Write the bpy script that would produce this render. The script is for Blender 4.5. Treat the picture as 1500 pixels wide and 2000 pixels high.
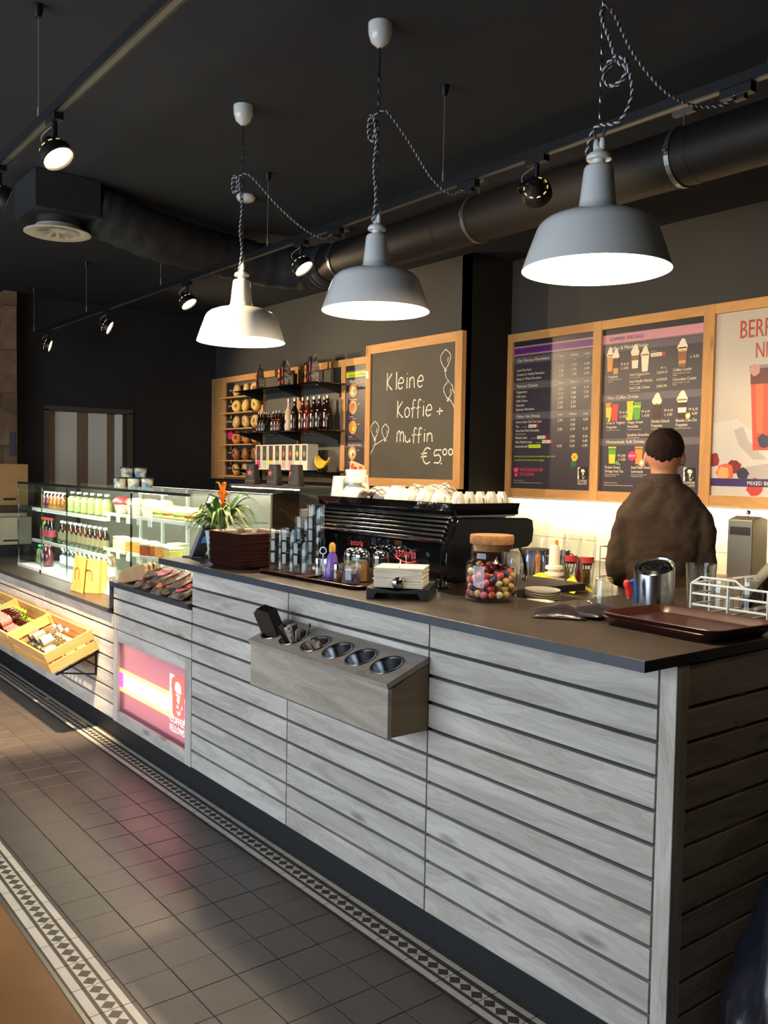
import bpy, bmesh, math, random
from mathutils import Matrix, Vector, Euler
for o in list(bpy.data.objects): bpy.data.objects.remove(o, do_unlink=True)
scene = bpy.context.scene
COL = scene.collection
random.seed(7)
PI = math.pi
R = math.radians
# ------------------------------------------------------------------ camera
cam_d = bpy.data.cameras.new('camera'); cam = bpy.data.objects.new('camera', cam_d); COL.objects.link(cam)
cam_d.sensor_fit = 'VERTICAL'; cam_d.sensor_height = 36.0; cam_d.lens = 1750.6/2000*36.0
cam_d.clip_start = .05; cam_d.clip_end = 60
_yaw, _pit, _rol = R(52.228), R(-2.692), R(0.980)
_d = Vector((-math.sin(_yaw)*math.cos(_pit), math.cos(_yaw)*math.cos(_pit), math.sin(_pit)))
_r = _d.cross(Vector((0, 0, 1))).normalized(); _u = _r.cross(_d)
_r2 = _r*math.cos(_rol)+_u*math.sin(_rol); _u2 = -_r*math.sin(_rol)+_u*math.cos(_rol)
cam.matrix_world = Matrix(((_r2.x, _u2.x, -_d.x, 0), (_r2.y, _u2.y, -_d.y, 0), (_r2.z, _u2.z, -_d.z, 1.55), (0, 0, 0, 1)))
scene.camera = cam
# ------------------------------------------------------------------ view, world, daylight
vs = scene.view_settings
vs.view_transform = 'Standard'; vs.look = 'None'; vs.gamma = 1; vs.exposure = 0.0; vs.use_curve_mapping = False
w = bpy.data.worlds.new('world'); scene.world = w; w.use_nodes = True
bg = w.node_tree.nodes['Background']; bg.inputs[0].default_value = (.62, .78, 1, 1); bg.inputs[1].default_value = .35
def area_light(name, loc, rot, sx, sy, power, color, spread=PI):
    l = bpy.data.lights.new(name, 'AREA'); l.shape = 'RECTANGLE'; l.size = sx; l.size_y = sy
    l.energy = power; l.color = color; l.spread = spread
    o = bpy.data.objects.new(name, l); COL.objects.link(o); o.location = loc; o.rotation_euler = rot
    return o
# daylight entering through the shop window behind the camera (faces +Y)
area_light('window_daylight', (-3.9, -2.92, 1.65), (R(90), 0, 0), 6.2, 2.3, 240, (.78, .89, 1))
# ------------------------------------------------------------------ materials
def srgb(c):
    if isinstance(c, str):
        c = c.lstrip('#'); c = [int(c[i:i+2], 16)/255 for i in (0, 2, 4)]
    return tuple(x/12.92 if x <= .04045 else ((x+.055)/1.055)**2.4 for x in c)
MATS = {}
def mat(name, col, rough=.5, metal=0., spec=.5, emit=0., ecol=None, trans=0., alpha=1., coat=0., sub=0.):
    if name in MATS: return MATS[name]
    m = bpy.data.materials.new(name); m.use_nodes = True; MATS[name] = m
    b = m.node_tree.nodes['Principled BSDF']; c = srgb(col)
    b.inputs['Base Color'].default_value = (*c, 1); b.inputs['Roughness'].default_value = rough
    b.inputs['Metallic'].default_value = metal; b.inputs['Specular IOR Level'].default_value = spec
    b.inputs['Coat Weight'].default_value = coat
    if emit:
        b.inputs['Emission Color'].default_value = (*(srgb(ecol) if ecol else c), 1); b.inputs['Emission Strength'].default_value = emit
    return m
def N(m, t, **k):
    n = m.node_tree.nodes.new(t)
    for a, v in k.items():
        if a in n.inputs: n.inputs[a].default_value = v
        else: setattr(n, a, v)
    return n
def L(m, a, b): m.node_tree.links.new(a, b)
def bsdf(m): return m.node_tree.nodes['Principled BSDF']
def ramp(m, fac, stops):
    r = N(m, 'ShaderNodeValToRGB'); e = r.color_ramp.elements
    while len(e) < len(stops): e.new(.5)
    for i, (p, c) in enumerate(stops): e[i].position = p; e[i].color = (*srgb(c), 1)
    L(m, fac, r.inputs[0]); return r
def noise_mat(name, c1, c2, scale=(8, 8, 8), rough=.5, detail=5, bump=0., spec=.5, rnd=True, coord='Object', lo=.3, hi=.7, rr=None, coat=0., metal=0.):
    """two colour procedural material: stretched noise, each object shifted by its own random"""
    if name in MATS: return MATS[name]
    m = mat(name, c1, rough, spec=spec, coat=coat, metal=metal)
    tc = N(m, 'ShaderNodeTexCoord'); mp = N(m, 'ShaderNodeMapping'); mp.inputs['Scale'].default_value = scale
    L(m, tc.outputs[coord], mp.inputs[0])
    if rnd:
        oi = N(m, 'ShaderNodeObjectInfo'); mu = N(m, 'ShaderNodeMath', operation='MULTIPLY'); mu.inputs[1].default_value = 91.7
        L(m, oi.outputs['Random'], mu.inputs[0]); cx = N(m, 'ShaderNodeCombineXYZ')
        for i in range(3): L(m, mu.outputs[0], cx.inputs[i])
        L(m, cx.outputs[0], mp.inputs['Location'])
    n = N(m, 'ShaderNodeTexNoise'); n.inputs['Scale'].default_value = 1; n.inputs['Detail'].default_value = detail
    L(m, mp.outputs[0], n.inputs['Vector'])
    r = ramp(m, n.outputs[0], [(lo, c1), (hi, c2)]); L(m, r.outputs[0], bsdf(m).inputs['Base Color'])
    if bump:
        bu = N(m, 'ShaderNodeBump'); bu.inputs['Strength'].default_value = bump; bu.inputs['Distance'].default_value = .01
        L(m, n.outputs[0], bu.inputs['Height']); L(m, bu.outputs[0], bsdf(m).inputs['Normal'])
    if rr:
        r2 = N(m, 'ShaderNodeMapRange'); r2.inputs['To Min'].default_value = rr[0]; r2.inputs['To Max'].default_value = rr[1]
        L(m, n.outputs[0], r2.inputs[0]); L(m, r2.outputs[0], bsdf(m).inputs['Roughness'])
    return m
def plank_mat(name, light, dark, knot, axis=0, vary=.10, grain=1.):
    """pale sawn board: stretched grain, cathedral waves, a few knots, every board its own shade"""
    if name in MATS: return MATS[name]
    m = mat(name, light, .62, spec=.3)
    tc = N(m, 'ShaderNodeTexCoord'); oi = N(m, 'ShaderNodeObjectInfo')
    mu = N(m, 'ShaderNodeMath', operation='MULTIPLY'); mu.inputs[1].default_value = 57.3; L(m, oi.outputs['Random'], mu.inputs[0])
    cx = N(m, 'ShaderNodeCombineXYZ')
    for i in range(3): L(m, mu.outputs[0], cx.inputs[i])
    ad = N(m, 'ShaderNodeVectorMath', operation='ADD'); L(m, tc.outputs['Object'], ad.inputs[0]); L(m, cx.outputs[0], ad.inputs[1])
    def stretched(a, b):
        mp = N(m, 'ShaderNodeMapping'); s = [b, b, b]; s[axis] = a; mp.inputs['Scale'].default_value = s
        L(m, ad.outputs[0], mp.inputs[0]); return mp
    m1 = stretched(2.2*grain, 16*grain); n1 = N(m, 'ShaderNodeTexNoise'); n1.inputs['Scale'].default_value = 1.; n1.inputs['Detail'].default_value = 4; n1.inputs['Distortion'].default_value = .6
    L(m, m1.outputs[0], n1.inputs['Vector'])
    m2 = stretched(6*grain, 160*grain); n2 = N(m, 'ShaderNodeTexNoise'); n2.inputs['Scale'].default_value = 1.; n2.inputs['Detail'].default_value = 3
    L(m, m2.outputs[0], n2.inputs['Vector'])
    # cathedral rings out of the low noise
    wv = N(m, 'ShaderNodeMath', operation='MULTIPLY'); wv.inputs[1].default_value = 70; L(m, n1.outputs[0], wv.inputs[0])
    sn = N(m, 'ShaderNodeMath', operation='SINE'); L(m, wv.outputs[0], sn.inputs[0])
    s2 = N(m, 'ShaderNodeMath', operation='MULTIPLY_ADD'); s2.inputs[1].default_value = .055; L(m, sn.outputs[0], s2.inputs[0]); L(m, n1.outputs[0], s2.inputs[2])
    s3 = N(m, 'ShaderNodeMath', operation='MULTIPLY_ADD'); s3.inputs[1].default_value = .22; L(m, n2.outputs[0], s3.inputs[0]); L(m, s2.outputs[0], s3.inputs[2])
    r1 = ramp(m, s3.outputs[0], [(.42, dark), (.78, light)])
    # knots
    m3 = stretched(2.6, 9); v = N(m, 'ShaderNodeTexVoronoi'); v.inputs['Scale'].default_value = 1.; v.inputs['Randomness'].default_value = 1.
    L(m, m3.outputs[0], v.inputs['Vector'])
    r3 = N(m, 'ShaderNodeMapRange'); r3.inputs['From Min'].default_value = .05; r3.inputs['From Max'].default_value = .16; r3.inputs['To Min'].default_value = .75; r3.inputs['To Max'].default_value = 0.
    L(m, v.outputs['Distance'], r3.inputs[0])
    mx = N(m, 'ShaderNodeMix', data_type='RGBA'); L(m, r3.outputs[0], mx.inputs[0]); L(m, r1.outputs[0], mx.inputs[6]); mx.inputs[7].default_value = (*srgb(knot), 1)
    hs = N(m, 'ShaderNodeHueSaturation'); L(m, mx.outputs[2], hs.inputs['Color'])
    mr = N(m, 'ShaderNodeMapRange'); mr.inputs['To Min'].default_value = 1-vary; mr.inputs['To Max'].default_value = 1+vary*.6
    L(m, oi.outputs['Random'], mr.inputs[0]); L(m, mr.outputs[0], hs.inputs['Value']); L(m, hs.outputs[0], bsdf(m).inputs['Base Color'])
    bu = N(m, 'ShaderNodeBump'); bu.inputs['Strength'].default_value = .12; bu.inputs['Distance'].default_value = .004
    L(m, s3.outputs[0], bu.inputs['Height']); L(m, bu.outputs[0], bsdf(m).inputs['Normal'])
    return m
def glass_mat(name, tint='#f4faf6', refl=.06, edge=.75, rough=.02):
    """thin clear glass: transparent body, fresnel gloss towards the edges"""
    if name in MATS: return MATS[name]
    m = bpy.data.materials.new(name); m.use_nodes = True; MATS[name] = m
    nt = m.node_tree; nt.nodes.remove(nt.nodes['Principled BSDF']); out = nt.nodes['Material Output']
    t = N(m, 'ShaderNodeBsdfTransparent'); t.inputs[0].default_value = (*srgb(tint), 1)
    g = N(m, 'ShaderNodeBsdfGlossy'); g.inputs['Roughness'].default_value = rough; g.inputs[0].default_value = (.95, .97, .97, 1)
    lw = N(m, 'ShaderNodeLayerWeight'); lw.inputs[0].default_value = .35
    mr = N(m, 'ShaderNodeMapRange'); mr.inputs['To Min'].default_value = refl; mr.inputs['To Max'].default_value = edge
    pw = N(m, 'ShaderNodeMath', operation='POWER'); pw.inputs[1].default_value = 2.2
    L(m, lw.outputs['Facing'], pw.inputs[0]); L(m, pw.outputs[0], mr.inputs[0])
    mx = N(m, 'ShaderNodeMixShader'); L(m, mr.outputs[0], mx.inputs[0]); L(m, t.outputs[0], mx.inputs[1]); L(m, g.outputs[0], mx.inputs[2])
    L(m, mx.outputs[0], out.inputs[0]); return m
def liquid_mat(name, col, keep=.35, rough=.05):
    """coloured drink: part see-through, part coloured gloss"""
    if name in MATS: return MATS[name]
    m = mat(name, col, rough, spec=.5); nt = m.node_tree; out = nt.nodes['Material Output']; c = srgb(col)
    t = N(m, 'ShaderNodeBsdfTransparent'); t.inputs[0].default_value = (*[min(1, x**.6) for x in c], 1)
    mx = N(m, 'ShaderNodeMixShader'); mx.inputs[0].default_value = 1-keep
    L(m, t.outputs[0], mx.inputs[1]); L(m, bsdf(m).outputs[0], mx.inputs[2]); L(m, mx.outputs[0], out.inputs[0]); return m
# ------------------------------------------------------------------ mesh helpers
class MB:
    def __init__(s): s.v = []; s.f = []; s.m = []
    def add(s, vs_, fs, mi=0, M=None):
        o = len(s.v)
        s.v += [tuple(M @ Vector(p)) if M else tuple(p) for p in vs_]
        s.f += [tuple(i+o for i in f) for f in fs]; s.m += [mi]*len(fs); return s
    def box(s, x0, x1, y0, y1, z0, z1, mi=0, M=None):
        p = [(x0, y0, z0), (x1, y0, z0), (x1, y1, z0), (x0, y1, z0), (x0, y0, z1), (x1, y0, z1), (x1, y1, z1), (x0, y1, z1)]
        return s.add(p, [(0, 3, 2, 1), (4, 5, 6, 7), (0, 1, 5, 4), (1, 2, 6, 5), (2, 3, 7, 6), (3, 0, 4, 7)], mi, M)
    def lathe(s, prof, n=24, c=(0, 0, 0), mi=0, M=None, sx=1, sy=1, a0=0):
        """prof: (radius, z) from start to end; radius 0 closes with a point"""
        vs_ = []; rows = []
        for r, z in prof:
            if r <= 1e-6: rows.append([len(vs_)]); vs_.append((c[0], c[1], c[2]+z))
            else:
                rows.append(list(range(len(vs_), len(vs_)+n)))
                vs_ += [(c[0]+r*sx*math.cos(a0+2*PI*k/n), c[1]+r*sy*math.sin(a0+2*PI*k/n), c[2]+z) for k in range(n)]
        fs = []
        for a, b in zip(rows, rows[1:]):
            for k in range(n):
                k2 = (k+1) % n
                if len(a) == 1 and len(b) == 1: continue
                if len(a) == 1: fs.append((a[0], b[k2], b[k]))
                elif len(b) == 1: fs.append((a[k], a[k2], b[0]))
                else: fs.append((a[k], a[k2], b[k2], b[k]))
        return s.add(vs_, fs, mi, M)
    def tube(s, pts, r, n=8, mi=0, M=None, closed=False, caps=True):
        pts = [Vector(p) for p in pts]; k = len(pts); rr = r if isinstance(r, (list, tuple)) else [r]*k
        T = []
        for i in range(k):
            a = pts[(i-1) % k] if (closed or i) else pts[0]; b = pts[(i+1) % k] if (closed or i < k-1) else pts[-1]
            T.append((b-a).normalized())
        up = Vector((0, 0, 1)) if abs(T[0].z) < .9 else Vector((1, 0, 0))
        nrm = (up-T[0]*up.dot(T[0])).normalized(); vs_ = []
        for i in range(k):
            nrm = (nrm-T[i]*nrm.dot(T[i])); nrm = nrm.normalized() if nrm.length > 1e-6 else T[i].orthogonal().normalized()
            bn = T[i].cross(nrm)
            for j in range(n):
                a = 2*PI*j/n; vs_.append(pts[i]+(nrm*math.cos(a)+bn*math.sin(a))*rr[i])
        fs = []
        for i in range(k if closed else k-1):
            i2 = (i+1) % k
            for j in range(n): fs.append((i*n+j, i*n+(j+1) % n, i2*n+(j+1) % n, i2*n+j))
        if caps and not closed: fs += [tuple(range(n))[::-1], tuple((k-1)*n+j for j in range(n))]
        return s.add(vs_, fs, mi, M)
    def prism(s, poly, axis, a, b, mi=0, M=None):
        """poly in the two other axes: x->(y,z), y->(x,z), z->(x,y); extruded from a to b"""
        def p3(q, t): return {'x': (t, q[0], q[1]), 'y': (q[0], t, q[1]), 'z': (q[0], q[1], t)}[axis]
        n = len(poly); vs_ = [p3(q, a) for q in poly]+[p3(q, b) for q in poly]
        fs = [tuple(range(n))[::-1], tuple(range(n, 2*n))]+[(i, (i+1) % n, n+(i+1) % n, n+i) for i in range(n)]
        return s.add(vs_, fs, mi, M)
    def loft(s, rings, mi=0, M=None, caps=True):
        n = len(rings[0]); vs_ = [p for r in rings for p in r]; fs = []
        for i in range(len(rings)-1):
            for j in range(n): fs.append((i*n+j, i*n+(j+1) % n, (i+1)*n+(j+1) % n, (i+1)*n+j))
        if caps: fs += [tuple(range(n))[::-1], tuple((len(rings)-1)*n+j for j in range(n))]
        return s.add(vs_, fs, mi, M)
    def sphere(s, c, r, n=12, m=8, mi=0, M=None, sx=1, sy=1, sz=1):
        return s.lathe([(r*math.sin(PI*i/m), -r*sz*math.cos(PI*i/m)) for i in range(m+1)], n, c, mi, M, sx, sy)
    def mesh(s, name, mats, smooth=False, fix=True):
        me = bpy.data.meshes.new(name); me.from_pydata(s.v, [], s.f); me.update()
        for m in mats: me.materials.append(m)
        if len(mats) > 1: me.polygons.foreach_set('material_index', s.m)
        if fix:
            bm = bmesh.new(); bm.from_mesh(me); bmesh.ops.recalc_face_normals(bm, faces=bm.faces[:]); bm.to_mesh(me); bm.free()
        if smooth:
            me.polygons.foreach_set('use_smooth', [True]*len(me.polygons))
            if smooth is not True: me.set_sharp_from_angle(angle=R(smooth))
            else: me.set_sharp_from_angle(angle=R(40))
        return me
    def build(s, name, mats, parent=None, loc=(0, 0, 0), rot=(0, 0, 0), smooth=False, bevel=0, fix=True, **tags):
        if not isinstance(mats, (list, tuple)): mats = [mats]
        return link(name, s.mesh(name, mats, smooth, fix), parent, loc, rot, bevel, **tags)
def link(name, me, parent=None, loc=(0, 0, 0), rot=(0, 0, 0), bevel=0, label=None, cat=None, group=None, kind=None):
    o = bpy.data.objects.new(name, me); COL.objects.link(o); o.location = loc; o.rotation_euler = rot
    if parent: o.parent = parent
    if bevel:
        b = o.modifiers.new('bevel', 'BEVEL'); b.width = bevel; b.segments = 2; b.limit_method = 'ANGLE'; b.angle_limit = R(40)
    if label: o['label'] = label
    if cat: o['category'] = cat
    if group: o['group'] = group
    if kind: o['kind'] = kind
    return o
def thing(name, label, cat, loc=(0, 0, 0), rz=0, group=None, rot=None):
    return link(name, None, None, loc, rot or (0, 0, rz), 0, label, cat, group)
def kids(o): return [c for c in bpy.data.objects if c.parent == o]
def copy_tree(o, loc=None, rz=None, label=None, rot=None, _p=None):
    c = o.copy(); COL.objects.link(c)
    if _p: c.parent = _p
    if loc is not None: c.location = loc
    if rz is not None: c.rotation_euler = (0, 0, rz)
    if rot is not None: c.rotation_euler = rot
    if label: c['label'] = label
    for ch in TREE.get(o.name, None) or kids(o): copy_tree(ch, _p=c)
    return c
TREE = {}
ORD = ['first', 'second', 'third', 'fourth', 'fifth', 'sixth', 'seventh', 'eighth', 'ninth', 'tenth', 'eleventh', 'twelfth', 'thirteenth', 'fourteenth', 'fifteenth', 'sixteenth', 'seventeenth', 'eighteenth']
def box_part(name, m, parent, x0, x1, y0, y1, z0, z1, bevel=0, **k):
    """box whose own origin is its centre"""
    cx, cy, cz = (x0+x1)/2, (y0+y1)/2, (z0+z1)/2
    return MB().box(x0-cx, x1-cx, y0-cy, y1-cy, z0-cz, z1-cz).build(name, m, parent, (cx, cy, cz), bevel=bevel, **k)
def arc(c, r, a0, a1, n, plane='xz'):
    out = []
    for i in range(n+1):
        a = a0+(a1-a0)*i/n; p, q = r*math.cos(a), r*math.sin(a)
        out.append({'xz': (c[0]+p, c[1], c[2]+q), 'yz': (c[0], c[1]+p, c[2]+q), 'xy': (c[0]+p, c[1]+q, c[2])}[plane])
    return out
def smooth_path(pts, sub=6):
    """Catmull-Rom through the points"""
    P_ = [Vector(p) for p in pts]; P_ = [P_[0]*2-P_[1]]+P_+[P_[-1]*2-P_[-2]]; out = []
    for i in range(1, len(P_)-2):
        a, b, c, d = P_[i-1:i+3]
        for k in range(sub):
            t = k/sub; out.append(.5*((2*b)+(c-a)*t+(2*a-5*b+4*c-d)*t*t+(3*b-a-3*c+d)*t**3))
    out.append(P_[-2]); return out
_font_cache = {}
def text_geo(s, size=1.):
    """flat lettering as (verts2d, faces), baseline at 0, left at 0, and its width; built in font units"""
    if s not in _font_cache:
        cu = bpy.data.curves.new('t', 'FONT'); cu.body = s; cu.resolution_u = 2; cu.fill_mode = 'FRONT'
        ob = bpy.data.objects.new('t', cu); COL.objects.link(ob)
        me = bpy.data.meshes.new_from_object(ob.evaluated_get(bpy.context.evaluated_depsgraph_get()))
        v = [(p.co.x, p.co.y) for p in me.vertices]; f = [tuple(p.vertices) for p in me.polygons]
        bpy.data.objects.remove(ob); bpy.data.curves.remove(cu); bpy.data.meshes.remove(me)
        x1 = max([p[0] for p in v] or [0]); _font_cache[s] = (v, f, x1)
    v, f, x1 = _font_cache[s]
    return [(a*size, b*size) for a, b in v], f, x1*size
def put_text(mb, s, size, origin, ux, uy, align='l', wid=1., mi=0):
    """write flat lettering with its baseline at origin along ux, upwards along uy"""
    v, f, wd = text_geo(s, size); wd *= wid; sh = {'l': 0, 'c': -wd/2, 'r': -wd}[align]
    O, U, V = Vector(origin), Vector(ux), Vector(uy)
    mb.add([O+U*(a*wid+sh)+V*b for a, b in v], f, mi)
# ================================================================== THE SETTING
ZC = 3.23      # ceiling
YL, YR, XS, XL = 4.79, 5.22, -5.114, -9.38
m_wall = noise_mat('wall_paint', '#3b3b3a', '#434342', (1.2, 1.2, 1.2), .75, spec=.25, rnd=False)
m_black = noise_mat('black_paint', '#191817', '#1d1c1b', (2, 2, 2), .8, spec=.2, rnd=False)
m_leftwall = noise_mat('left_wall_paint', '#2c2b2a', '#333231', (1.5, 1.5, 1.5), .8, spec=.2, rnd=False)
m_ceil = noise_mat('ceiling_paint', '#34373b', '#393c40', (1.5, 1.5, 1.5), .85, spec=.2, rnd=False)
m_grout = noise_mat('grout', '#3b3733', '#45403b', (30, 30, 30), .9, rnd=False)
def struct(mb, name, m, **k): return mb.build(name, m, kind='structure', **k)
# floor: grout bed with the single tiles as parts
bed = MB().box(-11, 5, .857, 7, -.06, -.003)
floor = struct(bed, 'floor', m_grout)
m_tile = noise_mat('dark_tile', '#544e4a', '#5d5752', (9, 9, 9), .42, bump=.05, spec=.5, rr=(.3, .42))
m_twhite = noise_mat('tile_white', '#c9c5bb', '#d6d2c8', (14, 14, 14), .38, spec=.5, rr=(.3, .42))
m_tdark = noise_mat('tile_inlay_dark', '#4a453f', '#544e48', (14, 14, 14), .42, spec=.5)
TS = .1475/2
def tile_mesh(hx=TS, hy=TS):
    mb = MB(); c = .0015
    rings = [[(-hx, -hy, -.02), (hx, -hy, -.02), (hx, hy, -.02), (-hx, hy, -.02)], [(-hx, -hy, -c), (hx, -hy, -c), (hx, hy, -c), (-hx, hy, -c)],
             [(-hx+c, -hy+c, 0), (hx-c, -hy+c, 0), (hx-c, hy-c, 0), (-hx+c, hy-c, 0)]]
    mb.loft(rings); return mb.mesh('floor_tile', [m_tile])
tm = tile_mesh()
for i in range(46):
    for j in range(5):
        # the courses nearest the middle sit a touch uneven, as laid
        link('tile', tm, floor, (-8.0+.15*i, 1.075+.15*j, random.uniform(-.0006, .0004)))
def border_mesh(bands):
    """printed border tile: bands (y0, y1, colour) with three diamonds in the middle band; y measured from the tile centre"""
    mb = MB(); hx = TS; y0, y1 = bands[0][0], bands[-1][1]
    mb.box(-hx, hx, y0, y1, -.02, -.0005, 1)
    for a, b, k in bands:
        if k != 'd': mb.add([(-hx, a, 0), (hx, a, 0), (hx, b, 0), (-hx, b, 0)], [(0, 1, 2, 3)], 0 if k == 'w' else 1)
        else:
            c = (a+b)/2; h = (b-a)/2; d = .0225
            mb.add([(-hx, a, 0), (hx, a, 0), (hx, b, 0), (-hx, b, 0)], [(0, 1, 2, 3)], 0)
            for q in (-.048, 0, .048):
                mb.add([(q-d, c, .0004), (q, c-h*.97, .0004), (q+d, c, .0004), (q, c+h*.97, .0004)], [(0, 1, 2, 3)], 1)
    return mb.mesh('border_tile', [m_twhite, m_tdark], fix=False)
fb = border_mesh([(-.063, -.040, 'w'), (-.040, -.026, 'k'), (-.026, .018, 'd'), (.018, .037, 'k'), (.037, .058, 'w'), (.058, .076, 'k')])
nb = border_mesh([(-.070, -.061, 'k'), (-.061, -.034, 'w'), (-.034, -.022, 'k'), (-.022, .025, 'd'), (.025, .036, 'k'), (.036, .058, 'w'), (.058, .072, 'k')])
for i in range(50):
    link('border_tile', fb, floor, (-8.660+.15*i, 1.825, 0))
    link('border_tile', nb, floor, (-8.65+.15*i, .927, 0))
m_steel = noise_mat('brushed_steel', '#b9bbbd', '#d0d2d4', (3, 3, 220), .28, metal=1, rnd=False)
struct(MB().box(-11, 5, .845, .857, -.03, .002), 'trim_1', mat('alu_trim', '#c5c6c4', .3, 1), label=None)
m_brownfloor = noise_mat('brown_floor', '#6d4b2c', '#8f6a44', (1.6, 2.2, 2), .4, detail=7, rnd=False, rr=(.25, .5))
struct(MB().box(-11, 5, -3.2, .845, -.06, -.001), 'floor_brown', m_brownfloor)
# walls, ceiling
struct(MB().box(-11, 5, -3.2, 7, ZC, ZC+.1), 'ceiling', m_ceil)
struct(MB().box(XL-.12, XS, YL, YL+.12, 0, ZC), 'wall_back', m_wall)
struct(MB().box(XS-.12, XS, YL-.0, YR+.12, 0, ZC).box(XS-.001, XS+.002, YL, YR, 0, ZC), 'wall_return', m_black)
struct(MB().box(XS, 5, YR, YR+.12, 0, ZC), 'wall_kitchen', m_wall)
struct(MB().box(XL-.12, XL, -3.2, 2.86, 0, ZC).box(XL-.12, XL, 3.80, YL+.12, 0, ZC).box(XL-.12, XL, 2.86, 3.80, 2.15, ZC), 'wall_left', m_leftwall)
struct(MB().box(5, 5.12, -3.2, 7, 0, ZC), 'wall_right', m_wall)
wf = MB().box(-11, -7, -3.32, -3.2, 0, ZC).box(-.7, 5, -3.32, -3.2, 0, ZC).box(-7, -.7, -3.32, -3.2, 0, .4).box(-7, -.7, -3.32, -3.2, 2.9, ZC)
struct(wf, 'wall_front', m_wall)
struct(MB().box(-7, -.7, -3.28, -3.25, .4, 2.9), 'window_1', glass_mat('window_glass', '#ffffff', .03, .4))
wfr = MB()
for x in (-7, -4.92, -2.85, -.78): wfr.box(x, x+.08, -3.31, -3.2, .4, 2.9)
struct(wfr, 'trim_2', mat('window_frame', '#26282b', .5))
# door in the left wall: frame with concertina panels
d = MB().box(XL-.06, XL+.02, 2.86, 2.91, 0, 2.11).box(XL-.06, XL+.02, 3.74, 3.80, 0, 2.11).box(XL-.06, XL+.02, 2.86, 3.80, 2.10, 2.15)
door = struct(d, 'door_1', mat('door_frame', '#4b463f', .5))
m_dl = mat('door_panel_light', '#c9c2b6', .55); m_dd = mat('door_panel_dark', '#8c7f6c', .6)
ys = [2.91, 3.035, 3.235, 3.41, 3.55, 3.74]
yy = [2.91, 2.99, 3.20, 3.335, 3.52, 3.62, 3.69, 3.74]
for k in range(7):
    a, b = yy[k], yy[k+1]; xa, xb = (XL-.005, XL-.05) if k % 2 == 0 else (XL-.05, XL-.005)
    mb = MB().add([(xa, a, .01), (xb, b, .01), (xb, b, 2.095), (xa, a, 2.095), (xa-.008, a, .01), (xb-.008, b, .01), (xb-.008, b, 2.095), (xa-.008, a, 2.095)],
                  [(0, 1, 2, 3), (4, 7, 6, 5), (0, 4, 5, 1), (3, 2, 6, 7), (0, 3, 7, 4), (1, 5, 6, 2)])
    mb.build('panel', m_dd if k % 2 == 0 else m_dl, door)
struct(MB().box(XL-.6, XL-.5, 2.6, 4.0, 0, 2.4), 'wall_corridor', m_wall)
# tiled splashback below the menus
m_spl = noise_mat('glazed_tile', '#dcd6c4', '#e4dfce', (4, 4, 4), .18, spec=.6)
m_splg = mat('splash_grout', '#b9b29f', .8)
spl = struct(MB().box(XS+.003, 1.2, YR-.012, YR, .85, 1.36), 'wall_splashback', m_splg)
tw, th = .297, .147
tme = MB().box(-tw/2, tw/2, -.005, .003, -th/2, th/2).mesh('wall_tile', [m_spl])
for i in range(15):
    for j in range(3): link('tile', tme, spl, (-4.96+.30*i, YR-.013, .985+.15*j))
# ================================================================== COUNTERS
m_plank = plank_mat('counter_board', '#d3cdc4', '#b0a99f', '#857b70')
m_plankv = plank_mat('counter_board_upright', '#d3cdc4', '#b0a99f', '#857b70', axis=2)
m_planky = plank_mat('counter_end_board', '#c4b8a8', '#9d9080', '#7d7268', axis=1)  # warmer than the front boards: warm lamplight put into the colour
m_carcass = mat('counter_carcass', '#3a3a3b', .8)
m_plinth = mat('counter_plinth', '#17181c', .6)
m_top = noise_mat('worktop_laminate', '#332d28', '#3e3731', (5, 5, 5), .38, spec=.5, rnd=False, rr=(.3, .46))
m_topedge_sky = noise_mat('worktop_edge_sky', '#353b44', '#3d434c', (8, 8, 8), .4, rnd=False)  # blue of the edges is the sky's reflection put into the colour
GZ = [.125+.0858*k for k in range(11)]+[1.094]      # groove heights
YP = 1.855
plank_cache = {}
def plank(parent, x0, x1, z0, z1, ox, oy=YP, m=m_plank):
    g = .0055; Ln = x1-x0-.006; H = z1-z0-2*g; key = (round(Ln, 4), round(H, 4))
    if key not in plank_cache:
        plank_cache[key] = MB().box(-Ln/2, Ln/2, 0, .018, -H/2, H/2).mesh('plank', [m])
    o = link('plank', plank_cache[key], parent, ((x0+x1)/2-ox, oy-YP, (z0+z1)/2), bevel=.0015); return o
def unit(x0, x1, nrows, label, top, name='counter_unit', plinth=True):
    t = thing(name, label, 'counter', (x0, YP, 0))
    for k in range(nrows): plank(t, x0, x1, GZ[k], min(GZ[k+1], top), x0)
    MB().box(.001, x1-x0-.001, .018, .36, .115, top).build('carcass', m_carcass, t)
    MB().box(.0005, x1-x0-.0005, .045, .34, 0, .115).build('plinth', m_plinth, t)
    return t
U1 = unit(-2.147, -1.291, 11, 'whitewashed plank counter bay at the near right corner', 1.094)
U2 = unit(-2.998, -2.147, 11, 'whitewashed plank counter bay behind the cutlery box', 1.094)
U3 = unit(-3.853, -2.998, 11, 'whitewashed plank counter bay right of the lit sign', 1.094)
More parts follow.
